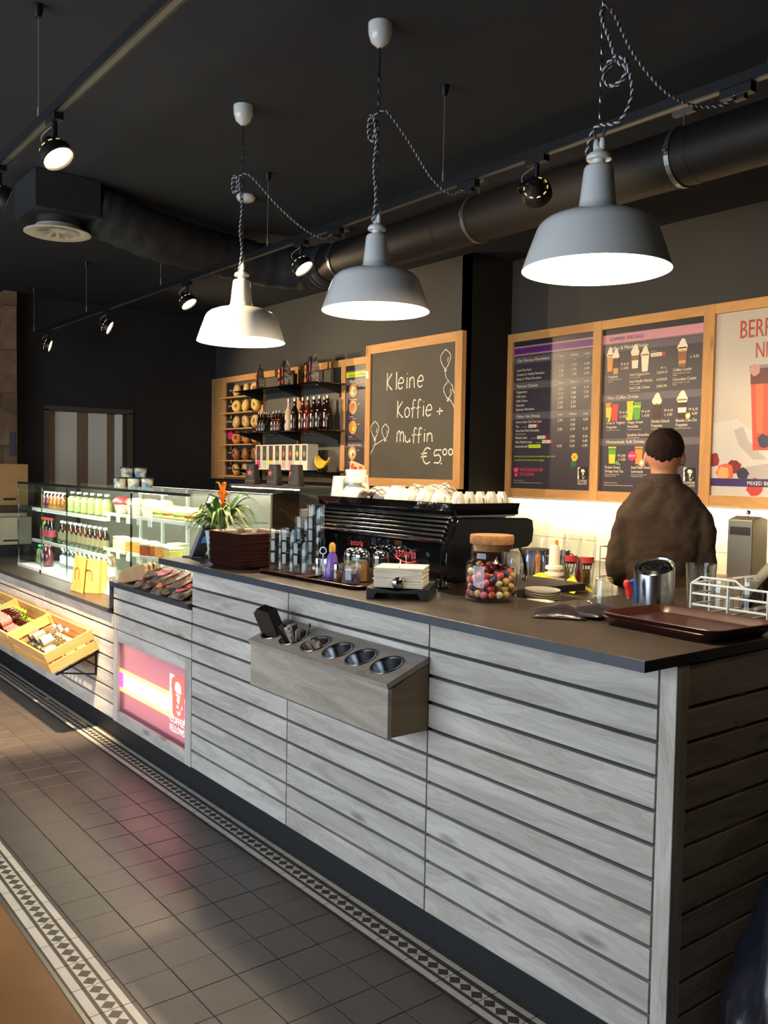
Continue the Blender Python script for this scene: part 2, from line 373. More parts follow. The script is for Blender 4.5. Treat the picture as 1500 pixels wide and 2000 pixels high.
# end of the counter: corner post and the boards of the short side
pe = thing('counter_end', 'shaded plank end of the counter with a corner post at right', 'counter', (-1.24, YP, 0))
MB().box(-.047, 0, -.002, .02, .0, 1.094).build('corner_post', m_plankv, pe, bevel=.002)
MB().box(-.03, 0, .02, .05, .0, 1.094).build('side_post', m_plankv, pe, bevel=.002)
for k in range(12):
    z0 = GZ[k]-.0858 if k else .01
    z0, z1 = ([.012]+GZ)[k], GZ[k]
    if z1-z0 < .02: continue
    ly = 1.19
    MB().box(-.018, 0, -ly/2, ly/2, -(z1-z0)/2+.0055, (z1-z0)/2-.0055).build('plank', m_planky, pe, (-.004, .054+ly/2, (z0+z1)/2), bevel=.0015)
MB().box(-.046, -.024, .38, 1.24, .0, 1.094).build('carcass', m_carcass, pe)
# main worktop: deep behind the machine, narrow at the service gap, wing along the end
wt = thing('worktop', 'dark laminate worktop with a painted blue sky reflection on the edge running along the counter', 'worktop', (-2.7, 2.1, 1.095))
def top_slab(parent, poly, z0, z1, ox, oy, name='slab'):
    return MB().prism([(x-ox, y-oy) for x, y in poly], 'z', z0, z1).build(name, m_top, parent, bevel=.002)
ZT = 1.123
top_slab(wt, [(-3.925, 1.72), (-1.236, 1.72), (-1.236, 3.10), (-1.98, 3.10), (-1.98, 2.225), (-2.26, 2.225), (-2.26, 2.75), (-3.925, 2.75)], 0, .028, -2.7, 2.1)
MB().box(-3.925+2.7, -1.236+2.7, -.3812, -.3800, .001, .027).build('front_edge', m_topedge_sky, wt)
# ---- unit with the illuminated sign
SG = thing('sign_unit', 'counter bay with the glowing pink and red sign', 'counter', (-4.84, YP, 0))
for k in range(6, 9): plank(SG, -4.84, -3.853, GZ[k], min(GZ[k+1], .880), -4.84)
MB().box(.001, .986, .03, .16, .115, .880).build('carcass', m_carcass, SG)
MB().box(.0005, .9865, .045, .16, 0, .115).build('plinth', m_plinth, SG)
for nm, a in (('frame_stile', (.0, .068, .125, .640)), ('frame_stile', (.917, .984, .125, .640)), ('frame_rail', (.068, .917, .578, .640)), ('frame_rail', (.068, .917, .125, .188))):
    x0, x1, z0, z1 = a; box_part(nm, m_plank if nm == 'frame_rail' else m_plankv, SG, x0, x1, 0, .02, z0, z1, bevel=.0015)
# light box: acrylic sheet, glowing, with stripe and logo
ms = mat('sign_acrylic', '#b07a80', .25); nt = ms.node_tree
tc = N(ms, 'ShaderNodeTexCoord'); sp = N(ms, 'ShaderNodeSeparateXYZ'); L(ms, tc.outputs['Object'], sp.inputs[0])
rz_ = ramp(ms, sp.outputs['Z'], [(0, '#4a3c50'), (.28, '#b86c72')])
mrz = N(ms, 'ShaderNodeMapRange'); mrz.inputs['From Min'].default_value = 0; mrz.inputs['From Max'].default_value = .39; L(ms, sp.outputs['Z'], mrz.inputs[0])
L(ms, mrz.outputs[0], rz_.inputs[0])
e = rz_.color_ramp.elements
for p, c in ((.50, '#f0a090'), (.74, '#c07c82'), (1., '#544660')):
    q = e.new(p); q.color = (*srgb(c), 1)
bsdf(ms).inputs['Base Color'].default_value = (*srgb('#3c2c32'), 1); L(ms, rz_.outputs[0], bsdf(ms).inputs['Emission Color'])
bsdf(ms).inputs['Emission Strength'].default_value = .52
lb = MB().box(0, .849, 0, .004, 0, .392).build('light_box', ms, SG, (.068, .012, .187))
def emi(name, col, e_): return mat(name, col, .3, emit=e_)
m_sw, m_sy, m_sm = emi('sign_white', '#fff4ee', 1.25), emi('sign_yellow', '#ffb060', .95), emi('sign_magenta', '#e455e0', 1.0)
m_sr = emi('sign_red', '#d8391c', .75)
st = MB().box(0, .70, -.001, 0, 0, .024, 0).box(0, .70, -.001, 0, .104, .128, 0)
st.box(.055, .70, -.001, 0, .024, .104, 1).box(0, .055, -.001, 0, .024, .104, 2).box(.815, .849, -.001, 0, 0, .128, 0).box(.815, .849, -.0012, -.0002, .03, .10, 2)
st.build('stripe', [m_sy, m_sw, m_sm], lb, (0, -.0002, .118))
def logo_polys(mb, w_, h_, wi, ri):
    """portrait block: tall rectangle with the light side of a face, two words below; origin bottom left, in x/z at y 0 (towards -y)"""
    y = -.0016; Y2 = -.0022
    fz = h_*.31
    mb.add([(w_*.16, y, fz), (w_, y, fz), (w_, y, h_), (w_*.16, y, h_)], [(0, 1, 2, 3)], ri)
    def pol(pts): mb.add([(w_*a, Y2, fz+(h_-fz)*b) for a, b in pts], [tuple(range(len(pts)))], wi)
    pol([(0, 0), (.15, 0), (.17, .30), (.10, .34), (.13, .62), (.07, .70), (.13, .9), (.30, .97), (.30, 1), (0, 1)])
    pol([(.34, .66), (.40, .82), (.52, .86), (.68, .83), (.78, .72), (.78, .60), (.66, .56), (.62, .60), (.50, .58), (.40, .62)])
    pol([(.40, .53), (.52, .50), (.50, .38), (.60, .30), (.66, .38), (.70, .52), (.60, .55), (.50, .56)])
    pol([(.44, .28), (.54, .25), (.62, .27), (.60, .20), (.52, .20)])
    pol([(.50, .14), (.60, .10), (.68, .14), (.72, .20), (.74, .08), (.64, .03), (.54, .05)])
    pol([(.80, .22), (.86, .20), (.86, .28), (.82, .30)])
    for i, s in enumerate(('COFFEE', 'FELLOWS')):
        v, f, wd = text_geo(s, 1.); k = w_*1.02/wd
        put_text(mb, s, h_*.165, (0, Y2, h_*(.165-.155*i)), (1, 0, 0), (0, 0, 1), wid=w_*1.02/(wd*h_*.165), mi=wi)
lg = MB(); logo_polys(lg, .165, .285, 0, 1)
lg.build('logo', [m_sw, m_sr], lb, (.658, 0, .055), fix=False)
sl = bpy.data.lights.new('sign_glow', 'AREA'); sl.shape = 'RECTANGLE'; sl.size = .8; sl.size_y = .36; sl.energy = 3.2; sl.color = (1, .38, .42)
so = bpy.data.objects.new('sign_glow', sl); COL.objects.link(so); so.parent = SG; so.location = (.49, -.004, .385); so.rotation_euler = (R(-90), 0, R(180))
w2 = thing('sign_worktop', 'short dark worktop above the lit sign with a drop edge', 'worktop', (-4.84, 1.835, .880))
MB().box(-.012, .987, 0, .181, 0, .028).build('slab', m_top, w2, bevel=.002)
MB().box(-.012, .0, .0, .181, -.124, 0).build('drop_edge', m_topedge_sky, w2, bevel=.002)
MB().box(-.010, .986, -.0012, 0, .001, .027).build('front_edge', m_topedge_sky, w2)
# riser between the sign bay top and the main worktop
# ---- low bays below the display case
U4 = unit(-6.05, -4.84, 7, 'low plank counter bay holding the nearest wooden crate', .729)
U5 = unit(-7.26, -6.05, 7, 'low plank counter bay behind the second wooden crate', .729)
U6 = unit(-8.13, -7.26, 7, 'low plank counter bay at the far left end', .729)
w3 = thing('low_worktop', 'low dark worktop carrying the glass display case', 'worktop', (-8.13, 1.83, .729))
MB().box(0, 3.278, 0, .95, 0, .026).build('slab', m_top, w3, bevel=.002)
MB().box(3.278, 3.90, .192, .95, 0, .026).build('rear_slab', m_top, w3, bevel=.002)
MB().box(-4.83, -4.25, 2.04, 2.76, 0, .7285).build('case_plinth', m_carcass, None, label='dark base under the right end of the display case', cat='plinth', bevel=.002)
MB().box(0, 3.278, -.0012, 0, .001, .025).build('front_edge', m_topedge_sky, w3)
# ---- cutlery box with six steel cups, hung on the counter front
m_box = plank_mat('cutlery_box_board', '#b3aa9d', '#968c80', '#7d7268')
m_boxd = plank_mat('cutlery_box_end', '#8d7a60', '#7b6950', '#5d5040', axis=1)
cb = thing('cutlery_box', 'pale wooden box with six steel cups hung on the counter front', 'box', (-3.0, 1.855, .72))
CBW, CBD = .855, .165
zf_, zb_ = .155, .218
MB().box(0, CBW, -CBD, -CBD+.016, 0, zf_).build('front_board', m_box, cb, bevel=.001)
for xx in (0.0, CBW-.016):
    MB().prism([(-CBD+.016, 0), (0, 0), (0, zb_), (-CBD+.016, zf_)], 'x', xx, xx+.016).build('end_board', m_boxd, cb, bevel=.001)
MB().box(.016, CBW-.016, -CBD+.016, -.0, 0, .014).build('bottom_board', m_box, cb)
# sloping lid with six round holes: bridge each hole with the cell around it
lidM = Matrix.Translation((0, -CBD-.004, zf_+.001)) @ Matrix.Rotation(math.atan2(zb_-zf_, CBD), 4, 'X')
HX = [.062, .196, .342, .480, .617, .757]; HR = .052; LD = math.hypot(CBD+.004, zb_-zf_); HY = LD*.47
lid = MB(); xs = [-.004]+[(a+b)/2 for a, b in zip(HX, HX[1:])]+[CBW+.004]
for z in (0, .018):
    for k, hx in enumerate(HX):
        n = 32; ring = [(hx+HR*math.cos(2*PI*i/n), HY+HR*math.sin(2*PI*i/n), z) for i in range(n)]
        outer = []
        for i in range(n):
            a = 2*PI*i/n; dx, dy = math.cos(a), math.sin(a)
            t = min([((xs[k+1] if dx > 0 else xs[k])-hx)/dx if abs(dx) > 1e-6 else 1e9, ((LD if dy > 0 else 0)-HY)/dy if abs(dy) > 1e-6 else 1e9])
            outer.append((hx+dx*t, HY+dy*t, z))
        lid.add(ring+outer, [(i, (i+1) % n, n+(i+1) % n, n+i) for i in range(n)], 0, lidM)
        for cxn in (xs[k], xs[k+1]):      # the four corners of the cell
            for cyn in (0, LD):
                i0 = min(range(n), key=lambda i: (outer[i][0]-cxn)**2+(outer[i][1]-cyn)**2)
                for i1 in ((i0+1) % n, (i0-1) % n):
                    lid.add([outer[i0], outer[i1], (cxn, cyn, z)], [(0, 1, 2)], 0, lidM)
x0, x1 = xs[0], xs[-1]
for a, b in (((x0, 0), (x1, 0)), ((x1, 0), (x1, LD)), ((x1, LD), (x0, LD)), ((x0, LD), (x0, 0))):
    lid.add([(a[0], a[1], 0), (b[0], b[1], 0), (b[0], b[1], .018), (a[0], a[1], .018)], [(0, 1, 2, 3)], 0, lidM)
lid.build('lid', m_box, cb, fix=False)
m_chrome = mat('chrome', '#d5d7da', .12, 1)
m_stcup = mat('cup_steel', '#9da0a4', .22, 1)
cupmesh = MB().lathe([(HR+.005, .0195), (HR+.004, .022), (HR-.001, .021), (HR-.004, .012), (HR-.010, -.07), (HR-.014, -.078), (0, -.08)], 32)
cm = cupmesh.mesh('steel_cup', [m_stcup], smooth=True)
for hx in HX:
    p = lidM @ Vector((hx, HY, 0)); link('steel_cup', cm, cb, p, lidM.to_euler())
def in_cup(k, dx=0, dy=0, dz=0):
    return Vector((-3.0, 1.855, .72))+(lidM @ Vector((HX[k]+dx, HY+dy, dz)))
# brown stirrers block, sugar sticks, wooden stirrers standing in the left cups
m_dkbrown = mat('dark_brown_card', '#2b1d18', .6); m_stick = mat('sugar_paper', '#c9c2b2', .7); m_wst = mat('stirrer_wood', '#a5825a', .6); m_darkstk = mat('sachet_black', '#2a2623', .5)
pk = thing('napkin_pack', 'dark brown napkin pack standing in the first cup of the cutlery box', 'napkins', in_cup(0, 0, 0, -.05), rot=(R(16), R(-16), R(8)))
for k in range(7): MB().box(-.042+.012*k, -.031+.012*k, -.024, .024, 0, .175-.006*abs(k-2)).build('napkin', m_dkbrown, pk, bevel=.001)
def sticks(name, label, cup, n, Ln, w_, ms_, lean, cat):
    t = thing(name, label, cat, in_cup(cup, 0, 0, -.062))
    rnd = random.Random(cup*13+n)
    for i in range(n):
        a = rnd.uniform(0, 2*PI); rr = rnd.uniform(0, .022)
        M = Matrix.Translation((rr*math.cos(a), rr*math.sin(a)*.8, 0)) @ Euler((R(lean[1]+rnd.uniform(-14, 14)), R(lean[0]+rnd.uniform(-14, 14)), rnd.uniform(0, 3))).to_matrix().to_4x4()
        MB().box(-w_/2, w_/2, -.0016, .0016, 0, Ln*rnd.uniform(.88, 1.05), M=M).build(name.rsplit('_', 1)[-1] if False else 'stick', ms_[i % len(ms_)], t)
    return t
sticks('sugar_sticks', 'bundle of paper sugar sticks leaning out of the second cup', 1, 20, .135, .013, [m_stick, m_darkstk, m_stick], (-24, 10), 'sugar sticks')
sticks('wooden_stirrers', 'short pale wooden stirrers fanned out in the third cup', 2, 16, .095, .009, [m_wst, m_stick], (-20, 12), 'stirrers')
# ---- crates on brackets
m_crate = plank_mat('crate_pine', '#e2b276', '#d09b5c', '#a07040', grain=1.3)
m_cratey = plank_mat('crate_pine_end', '#e2b276', '#d09b5c', '#a07040', axis=1, grain=1.3)
CW, CD, CH, CT = .722, .29, .125, 23
def crate(xl, label):
    t = thing('wooden_crate', label, 'crate', (xl, 1.587, .376), rot=(R(CT), 0, 0), group='wooden crates on the counter front')
    for z0, z1 in ((0, .056), (.068, .125)):
        box_part('slat', m_crate, t, 0, CW, 0, .012, z0, z1, bevel=.001)
        box_part('slat', m_crate, t, 0, CW, CD-.012, CD, z0, z1, bevel=.001)
        for x in (.0, CW-.012): box_part('end_slat', m_cratey, t, x, x+.012, .012, CD-.012, z0, z1, bevel=.001)
    for x in (.012, CW-.028):
        for y in (.012, CD-.028): box_part('corner_post', m_crate, t, x, x+.016, y, y+.016, .0, .124)
    for k in range(4): box_part('bottom_board', m_crate, t, .012, CW-.012, .014+.0665*k, .072+.0665*k, 0, .008)
    return t
CX = [-5.775, -6.515, -7.255]
crate(CX[0], 'nearest wooden crate, filled with clear water bottles')
crate(CX[1], 'middle wooden crate, filled with red drink bottles with green caps')
crate(CX[2], 'farthest wooden crate at the left picture edge')
m_iron = mat('black_iron', '#151515', .5, spec=.4)
for i, x in enumerate((CX[0]+.66, CX[0]+.06, CX[1]+.1)):
    t = thing('shelf_bracket', ['black steel bracket under the right end of the nearest crate', 'black steel bracket under the left end of the nearest crate', 'black steel bracket under the middle crate'][i], 'bracket', (x, 1.854, .33))
    s_ = math.tan(R(CT))
    MB().box(0, .025, -.004, 0, .0, .155).build('wall_plate', m_iron, t)
    MB().prism([(-.23, .026), (-.004, .026+.226*s_), (-.004, .032+.226*s_), (-.23, .032)], 'x', 0, .025).build('arm', m_iron, t)
    MB().tube([(.0125, -.20, .034), (.0125, -.003, .004)], .005, 6).build('strut', m_iron, t)
m_pet = glass_mat('clear_plastic', '#eef4f4', .10, .6, .08)
m_capw = mat('cap_white', '#e8ecec', .4); m_capg = mat('cap_green', '#8fd02c', .4); m_capt = mat('cap_teal', '#1f9f78', .4)
m_lab_brown = mat('label_brown', '#8a6a55', .6); m_lab_pink = noise_mat('label_pink', '#c98a86', '#b35b5b', (60, 60, 60), .6); m_lab_clear = mat('label_pale', '#c7c6bd', .5)
m_cola = liquid_mat('dark_red_drink', '#4a1512', .12); m_lime = liquid_mat('lime_drink', '#b8cf3a', .25)
def bottle_meshes(key, r, h, liquid, cap, label, body=None):
    """pet bottle along +z: body, drink, cap and label meshes"""
    b = [(0, 0), (r*.85, 0), (r, r*.25), (r, h*.58), (r*.96, h*.62), (r*.62, h*.80), (r*.40, h*.88), (r*.38, h*.93)]
    body_m = MB().lathe(b, 14).mesh(key+'_body', [body or m_pet], smooth=True)
    liq = MB().lathe([(0, .004)]+[(a*.93, max(z, .004)) for a, z in b[1:5]]+[(r*.58, h*.79), (0, h*.80)], 14).mesh(key+'_drink', [liquid], smooth=True) if liquid else None
    cap_m = MB().lathe([(r*.46, h*.905), (r*.46, h), (0, h)], 12).mesh(key+'_cap', [cap], smooth=True)
    lab = MB().lathe([(r*1.012, h*.18), (r*1.012, h*.50)], 14).mesh(key+'_label', [label], smooth=True) if label else None
    return body_m, liq, cap_m, lab
def put_bottle(ms_, name, label, loc, rot=(0, 0, 0), group=None, cat='bottle'):
    t = thing(name, label, cat, loc, rot=rot, group=group)
    for nm, me in zip(('body', 'drink', 'cap', 'label'), ms_):
        if me: link(nm, me, t)
    return t
def crate_pt(cx, x, y, z):
    c_, s_ = math.cos(R(CT)), math.sin(R(CT)); return (cx+x, 1.587+y*c_-z*s_, .376+y*s_+z*c_)
wb = bottle_meshes('water', .030, .205, None, m_capw, m_lab_brown); wb2 = bottle_meshes('water2', .030, .205, None, m_capw, m_lab_clear)
BR = (R(CT-90), 0, 0)
for k in range(7):
    put_bottle(wb if k % 2 == 0 else wb2, 'water_bottle', 'clear water bottle, %s from the left in the bottom layer of the nearest crate' % ORD[k], crate_pt(CX[0], .16+.063*k, .025, .042), BR, 'water bottles in the nearest crate')
for k in range(4):
    put_bottle(wb2 if k % 2 else wb, 'water_bottle', 'clear water bottle, %s from the left on top of the pile in the nearest crate' % ORD[k], crate_pt(CX[0], .20+.066*k, .035+.012*(k % 2), .094), BR, 'water bottles on top in the nearest crate')
rb = bottle_meshes('red', .031, .22, m_cola, m_capg, m_lab_pink); gb = bottle_meshes('lime', .031, .22, m_lime, m_capg, None); tb = bottle_meshes('teal', .031, .22, m_lime, m_capt, None)
for k in range(7):
    put_bottle(rb, 'juice_bottle', 'dark red juice bottle, %s from the left at the bottom of the middle crate' % ORD[k], crate_pt(CX[1], .10+.065*k, .022, .043), BR, 'juice bottles in the middle crate')
for k in range(2):
    put_bottle(gb, 'juice_bottle', '%s lime juice bottle with a green cap in the middle crate' % ('left', 'right')[k], crate_pt(CX[1], .575+.066*k, .022, .043), BR, 'lime bottles in the middle crate')
for k in range(4):
    put_bottle(rb, 'juice_bottle', 'dark red juice bottle, %s from the left on the upper layer in the middle crate' % ORD[k], crate_pt(CX[1], .13+.068*k, .022, .1), BR, 'upper juice bottles in the middle crate')
for k in range(8):
    put_bottle(tb, 'juice_bottle', 'bottle with a teal cap, %s from the left in the farthest crate' % ORD[k], crate_pt(CX[2], .16+.065*k, .03, .043), BR, 'bottles in the farthest crate')
# ================================================================== CEILING: lamps, tracks, ducts
m_enamel = mat('lamp_enamel', '#dfe0de', .22, spec=.6, coat=.3)
m_enin = mat('lamp_inside', '#fbf8f0', .35)
m_bulb = mat('bulb_glow', '#fff1d6', .5, emit=30, ecol='#ffe2b0')
m_porc = mat('porcelain', '#e8e7e2', .2, coat=.4)
m_chain = mat('chain_steel', '#8d8f92', .3, 1)
m_cordw = mat('cord_white', '#d3d3d6', .7); m_cordk = mat('cord_dark', '#33343a', .7)
def chain_mesh(length, w_=.011, ln=.03):
    mb = MB(); n = max(1, int(length/(ln*.72)))
    step = length/n
    for i in range(n):
        a = (0, PI/2)[i % 2]+.35; zc = i*step+step/2; pts = []
        for k in range(10):
            t = 2*PI*k/10; x = w_/2*math.cos(t); z = (ln/2)*math.sin(t); pts.append((x*math.cos(a), x*math.sin(a), zc+z))
        mb.tube(pts, .0019, 5, closed=True)
    return mb.mesh('chain', [m_chain], smooth=True)
def twisted(pts, r=.0042, pitch=.022):
    """two-strand textile cord: white and dark strands wound about the path"""
    path = smooth_path(pts, 10); out = [MB(), MB()]
    d = [0]
    for a, b in zip(path, path[1:]): d.append(d[-1]+(b-a).length)
    # resample evenly
    n = int(d[-1]/(pitch/6))+2; rs = []; j = 0
    for i in range(n):
        s = d[-1]*i/(n-1)
        while j < len(d)-2 and d[j+1] < s: j += 1
        t = (s-d[j])/max(1e-9, d[j+1]-d[j]); rs.append(path[j].lerp(path[j+1], t))
    T = [(rs[min(i+1, n-1)]-rs[max(i-1, 0)]).normalized() for i in range(n)]
    nr = T[0].orthogonal().normalized(); fr = []
    for i in range(n):
        nr = (nr-T[i]*nr.dot(T[i])).normalized(); fr.append((nr.copy(), T[i].cross(nr)))
    st = d[-1]/(n-1)
    for k in range(2):
        pp = []
        for i in range(n):
            a = 2*PI*i*st/pitch+PI*k; pp.append(rs[i]+(fr[i][0]*math.cos(a)+fr[i][1]*math.sin(a))*r*.55)
        out[k].tube(pp, r*.62, 5)
    return out
def pendant(x, y, z, label, cord, coil, cordlab):
    t = thing('pendant_lamp', label, 'lamp', (x, y, z), group='white enamel pendant lamps over the counter')
    shade = MB().lathe([(.207, 0), (.206, .004), (.190, .052), (.168, .112), (.160, .126), (.145, .139), (.112, .152), (.075, .160), (.053, .163)], 48)
    sh = shade.build('shade', m_enamel, t, smooth=60, fix=False)
    MB().lathe([(.2065, .0), (.204, .001), (.187, .052), (.165, .111), (.157, .124), (.142, .136), (.11, .149), (.04, .157), (0, .158)], 48).build('inner_lining', m_enin, sh, smooth=60)
    MB().lathe([(.058, .160), (.058, .170), (.053, .173), (.0505, .19), (.041, .280), (.037, .288), (.02, .291), (.018, .291)], 32).build('neck', m_enamel, t, smooth=60)
    MB().lathe([(.018, .288), (.018, .305), (.034, .306), (.036, .312), (.030, .322), (.016, .327), (.012, .34), (0, .34)], 24).build('collar', m_porc, t, smooth=60)
    cl = MB()
    for s in (-1, 1):
        cl.lathe([(0, .33), (.008, .333), (.009, .35), (.007, .362), (0, .368)], 10, (s*.011, 0, 0))
    cl.build('cable_clamp', m_porc, t, smooth=True)
    MB().tube(arc((0, 0, .385), .019, 0, 2*PI, 18)[:-1], .003, 6, closed=True).build('hook_ring', m_chain, t, smooth=True)
    MB().lathe([(0, .01), (.022, .018), (.034, .045), (.030, .075), (.016, .10), (.014, .13), (0, .13)], 20).build('bulb', m_bulb, t, smooth=True)
    top = ZC-z-.085
    link('chain', chain_mesh(top-.10-.40), t, (0, 0, .40))
    MB().tube([(0, 0, top-.11), (0, 0, top+.01)], .003, 6).build('rod', m_iron, t)
    MB().lathe([(0, top-.004), (.012, top-.002), (.034, top+.016), (.044, top+.045), (.046, top+.078), (.045, top+.085), (0, top+.085)], 24).build('canopy', m_porc, t, smooth=60)
    l = bpy.data.lights.new('pendant_bulb', 'POINT'); l.energy = 40; l.color = (1, .80, .56); l.shadow_soft_size = .035
    o = bpy.data.objects.new('pendant_bulb', l); COL.objects.link(o); o.parent = t; o.location = (0, 0, .004)
    c = thing('lamp_cord', cordlab, 'cord', (x, y, z), group='twisted textile lamp cords')
    for mb, m, nm in zip(twisted(cord), (m_cordw, m_cordk), ('white_strand', 'dark_strand')):
        mb.v = [(a-x, b-y, e-z) for a, b, e in mb.v]; mb.build(nm, m, c, smooth=True)
    for mb, m, nm in zip(twisted(coil), (m_cordw, m_cordk), ('white_strand', 'dark_strand')):
        mb.v = [(a-x, b-y, e-z) for a, b, e in mb.v]; mb.build(nm, m, c, smooth=True)
    return t
def loop(cx, cy, cz, rx, rz, n=22, turns=2.2, sp=.004):
    return [(cx+rx*math.cos(2*PI*i*turns/n+1.4), cy+sp*i/n*4, cz+rz*math.sin(2*PI*i*turns/n+1.4)) for i in range(n+1)]
pendant(-3.785, 2.064, 2.14, 'farthest enamel pendant lamp, glowing warm over the sign worktop',
        [(-3.79, 2.05, 2.47), (-3.772, 2.055, 2.56), (-3.792, 2.055, 2.66), (-3.776, 2.055, 2.76), (-3.80, 2.055, 2.87), (-3.80, 2.06, 2.915), (-3.772, 2.10, 2.911), (-3.789, 2.25, 2.814), (-3.794, 2.40, 2.732), (-3.807, 2.53, 2.704), (-3.828, 2.60, 2.742)],
        loop(-3.845, 2.05, 2.885, .022, .040), 'twisted cord of the farthest pendant lamp')
pendant(-2.765, 2.085, 2.155, 'middle enamel pendant lamp hanging in front of the chalkboard wall',
        [(-2.775, 2.07, 2.49), (-2.757, 2.07, 2.58), (-2.772, 2.07, 2.70), (-2.758, 2.07, 2.80), (-2.772, 2.07, 2.88), (-2.758, 2.09, 2.905), (-2.746, 2.12, 2.898), (-2.78, 2.25, 2.829), (-2.829, 2.40, 2.745), (-2.845, 2.52, 2.703), (-2.845, 2.60, 2.735)],
        loop(-2.795, 2.07, 2.85, .020, .048), 'twisted cord of the middle pendant lamp')
pendant(-1.655, 2.02, 2.118, 'nearest and largest looking enamel pendant lamp before the menu boards',
        [(-1.685, 2.0, 2.44), (-1.672, 2.0, 2.485), (-1.649, 2.0, 2.51), (-1.579, 2.005, 2.504), (-1.543, 2.01, 2.561), (-1.556, 2.01, 2.634), (-1.594, 2.01, 2.67), (-1.622, 2.01, 2.737), (-1.657, 2.015, 2.815), (-1.652, 2.02, 2.842), (-1.650, 2.06, 2.831), (-1.681, 2.20, 2.768), (-1.679, 2.35, 2.705), (-1.672, 2.50, 2.700), (-1.63, 2.58, 2.71), (-1.612, 2.62, 2.745)],
        loop(-1.600, 2.005, 2.645, .038, .036), 'twisted cord of the nearest pendant lamp')
# ---- tracks
m_trk = mat('track_black', '#0f0f10', .45); m_trki = mat('track_groove', '#6b6e70', .4, .6)
m_lens = mat('spot_lens', '#ffe9c4', .4, emit=14, ecol='#ffdca0'); m_wire = mat('wire_grey', '#8d8d8a', .5)
m_lensoff = mat('spot_lens_off', '#9a917c', .25, emit=.25, ecol='#ffe0a8')
def track(x0, x1, y, z, label):
    t = thing('lighting_track', label, 'track', (x0, y, z))
    Ln = x1-x0
    MB().box(0, Ln, -.018, .018, 0, .034).build('rail', m_trk, t)
    MB().box(.001, Ln-.001, -.009, .009, -.001, .001).build('groove', m_trki, t)
    return t
TZ, TY = 2.775, 2.63
tr1 = track(-9.0, .6, TY, TZ, 'long black lighting track along the counter')
tr2 = track(-7.0, .6, 1.035, 2.775, 'black lighting track above the walkway at upper left')
for tr, y, xs_ in ((tr1, TY, (-1.51, -3.013, -4.524, -5.992, -7.482, -8.918)), (tr2, 1.035, (-3.454, -1.95, -4.95))):
    for x in xs_:
        lx = x-tr.location.x
        MB().tube([(lx, 0, .034), (lx, 0, ZC-TZ-.04)], .0014, 5).tube([(lx, 0, .034), (lx, 0, .085)], .004, 6).build('suspension_wire', m_wire, tr)
        MB().lathe([(0, -.05), (.012, -.046), (.018, -.02), (.019, 0)], 12, (lx, 0, ZC-TZ)).build('ceiling_anchor', m_trk, tr, smooth=True)
def spot(x, y, aim, label, power, on=True, col=(1, .72, .42), size=75):
    base = Vector((x, y, TZ))
    t = thing('track_spotlight', label, 'spotlight', base, group='black track spotlights')
    MB().box(-.05, .05, -.016, .016, -.024, 0).build('adapter', m_trk, t)
    MB().tube([(0, 0, -.02), (0, 0, -.075)], .011, 8).build('stem', m_trk, t)
    dirv = (Vector(aim)-base).normalized(); q = dirv.to_track_quat('Z', 'Y').to_matrix().to_4x4()
    M = Matrix.Translation((0, 0, -.125)) @ q
    hd = MB().lathe([(0, -.055), (.020, -.055), (.026, -.045), (.030, -.03), (.050, -.012), (.058, .0), (.060, .030), (.054, .032), (.052, .02)], 24, M=M).build('head', m_trk, t, smooth=50)
    MB().lathe([(0, .0), (.051, .0), (.051, .024), (0, .030)], 24, M=M).build('lens', m_lens if on else m_lensoff, t, smooth=50)
    hs = MB()
    for k in range(10):
        a = 2*PI*k/10
        hs.box(.044, .047, -.007, .007, -.018, -.010, M=M @ Matrix.Rotation(a, 4, 'Z'))
    hs.build('vent_slot', mat('spot_vent', '#d9b46a', .4, emit=1.2 if on else .6, ecol='#ffcf80'), t)
    wpts = [(.0, 0, -.03), (-.03, -.02, -.05), (-.05, -.03, -.07), (-.045, -.02, -.10)]+[tuple(M @ Vector((0, 0, -.055)))]
    MB().tube(smooth_path(wpts, 5), .0022, 5).build('cable', m_wire, t)
    hy = M @ Vector((0, 0, 0))
    MB().tube(smooth_path([(.0, 0, -.07), tuple(M @ Vector((.062, 0, -.03))), tuple(M @ Vector((.062, 0, .01)))], 4), .006, 6).build('yoke', m_trk, t)
    if power:
        l = bpy.data.lights.new('spot_beam', 'SPOT'); l.energy = power; l.color = col; l.spot_size = R(size); l.spot_blend = .6; l.shadow_soft_size = .045
        o = bpy.data.objects.new('spot_beam', l); COL.objects.link(o); o.parent = t
        p = M @ Vector((0, 0, .04)); o.location = p; o.rotation_euler = dirv.to_track_quat('-Z', 'Y').to_euler()
    return t
spot(-8.52, TY, (-8.52+.45, TY+.85, TZ-.30), 'spotlight at the far left end of the long track', 230, size=100)
spot(-7.027, TY, (-7.027+.50, TY+.75, TZ-.45), 'second spotlight from the left on the long track', 210, size=125)
spot(-5.573, TY, (-5.573+.5, TY+.34, TZ-.80), 'third spotlight from the left on the long track', 120, size=125)
spot(-4.164, TY, (-4.164+.54, TY+.32, TZ-.78), 'spotlight on the long track between the two left pendant lamps', 110, size=125)
spot(-2.459, TY, (-4.1, 5.0, 1.75), 'spotlight between the middle and the nearest pendant lamp, seen from behind', 170, True, size=100)
spot(-3.27, 1.035, (-3.27+.56, 1.035+.36, TZ-.125-.83), 'bright spotlight hanging on the walkway track', 22, size=60)
spot(-4.38, 1.035, (-6.0, 1.60, .32), 'walkway spotlight aimed at the wooden crates', 1150, size=52)
spot(-.55, 1.035, (-1.05, 2.3, .55), 'added walkway spotlight out of view, warming the counter end', 8, size=80)  # unseen extra spot, added to throw warm light on the end boards
spot(-3.98, 1.035, (-3.80, 2.06, 2.36), 'spotlight cut by the left picture edge', 330, size=36)
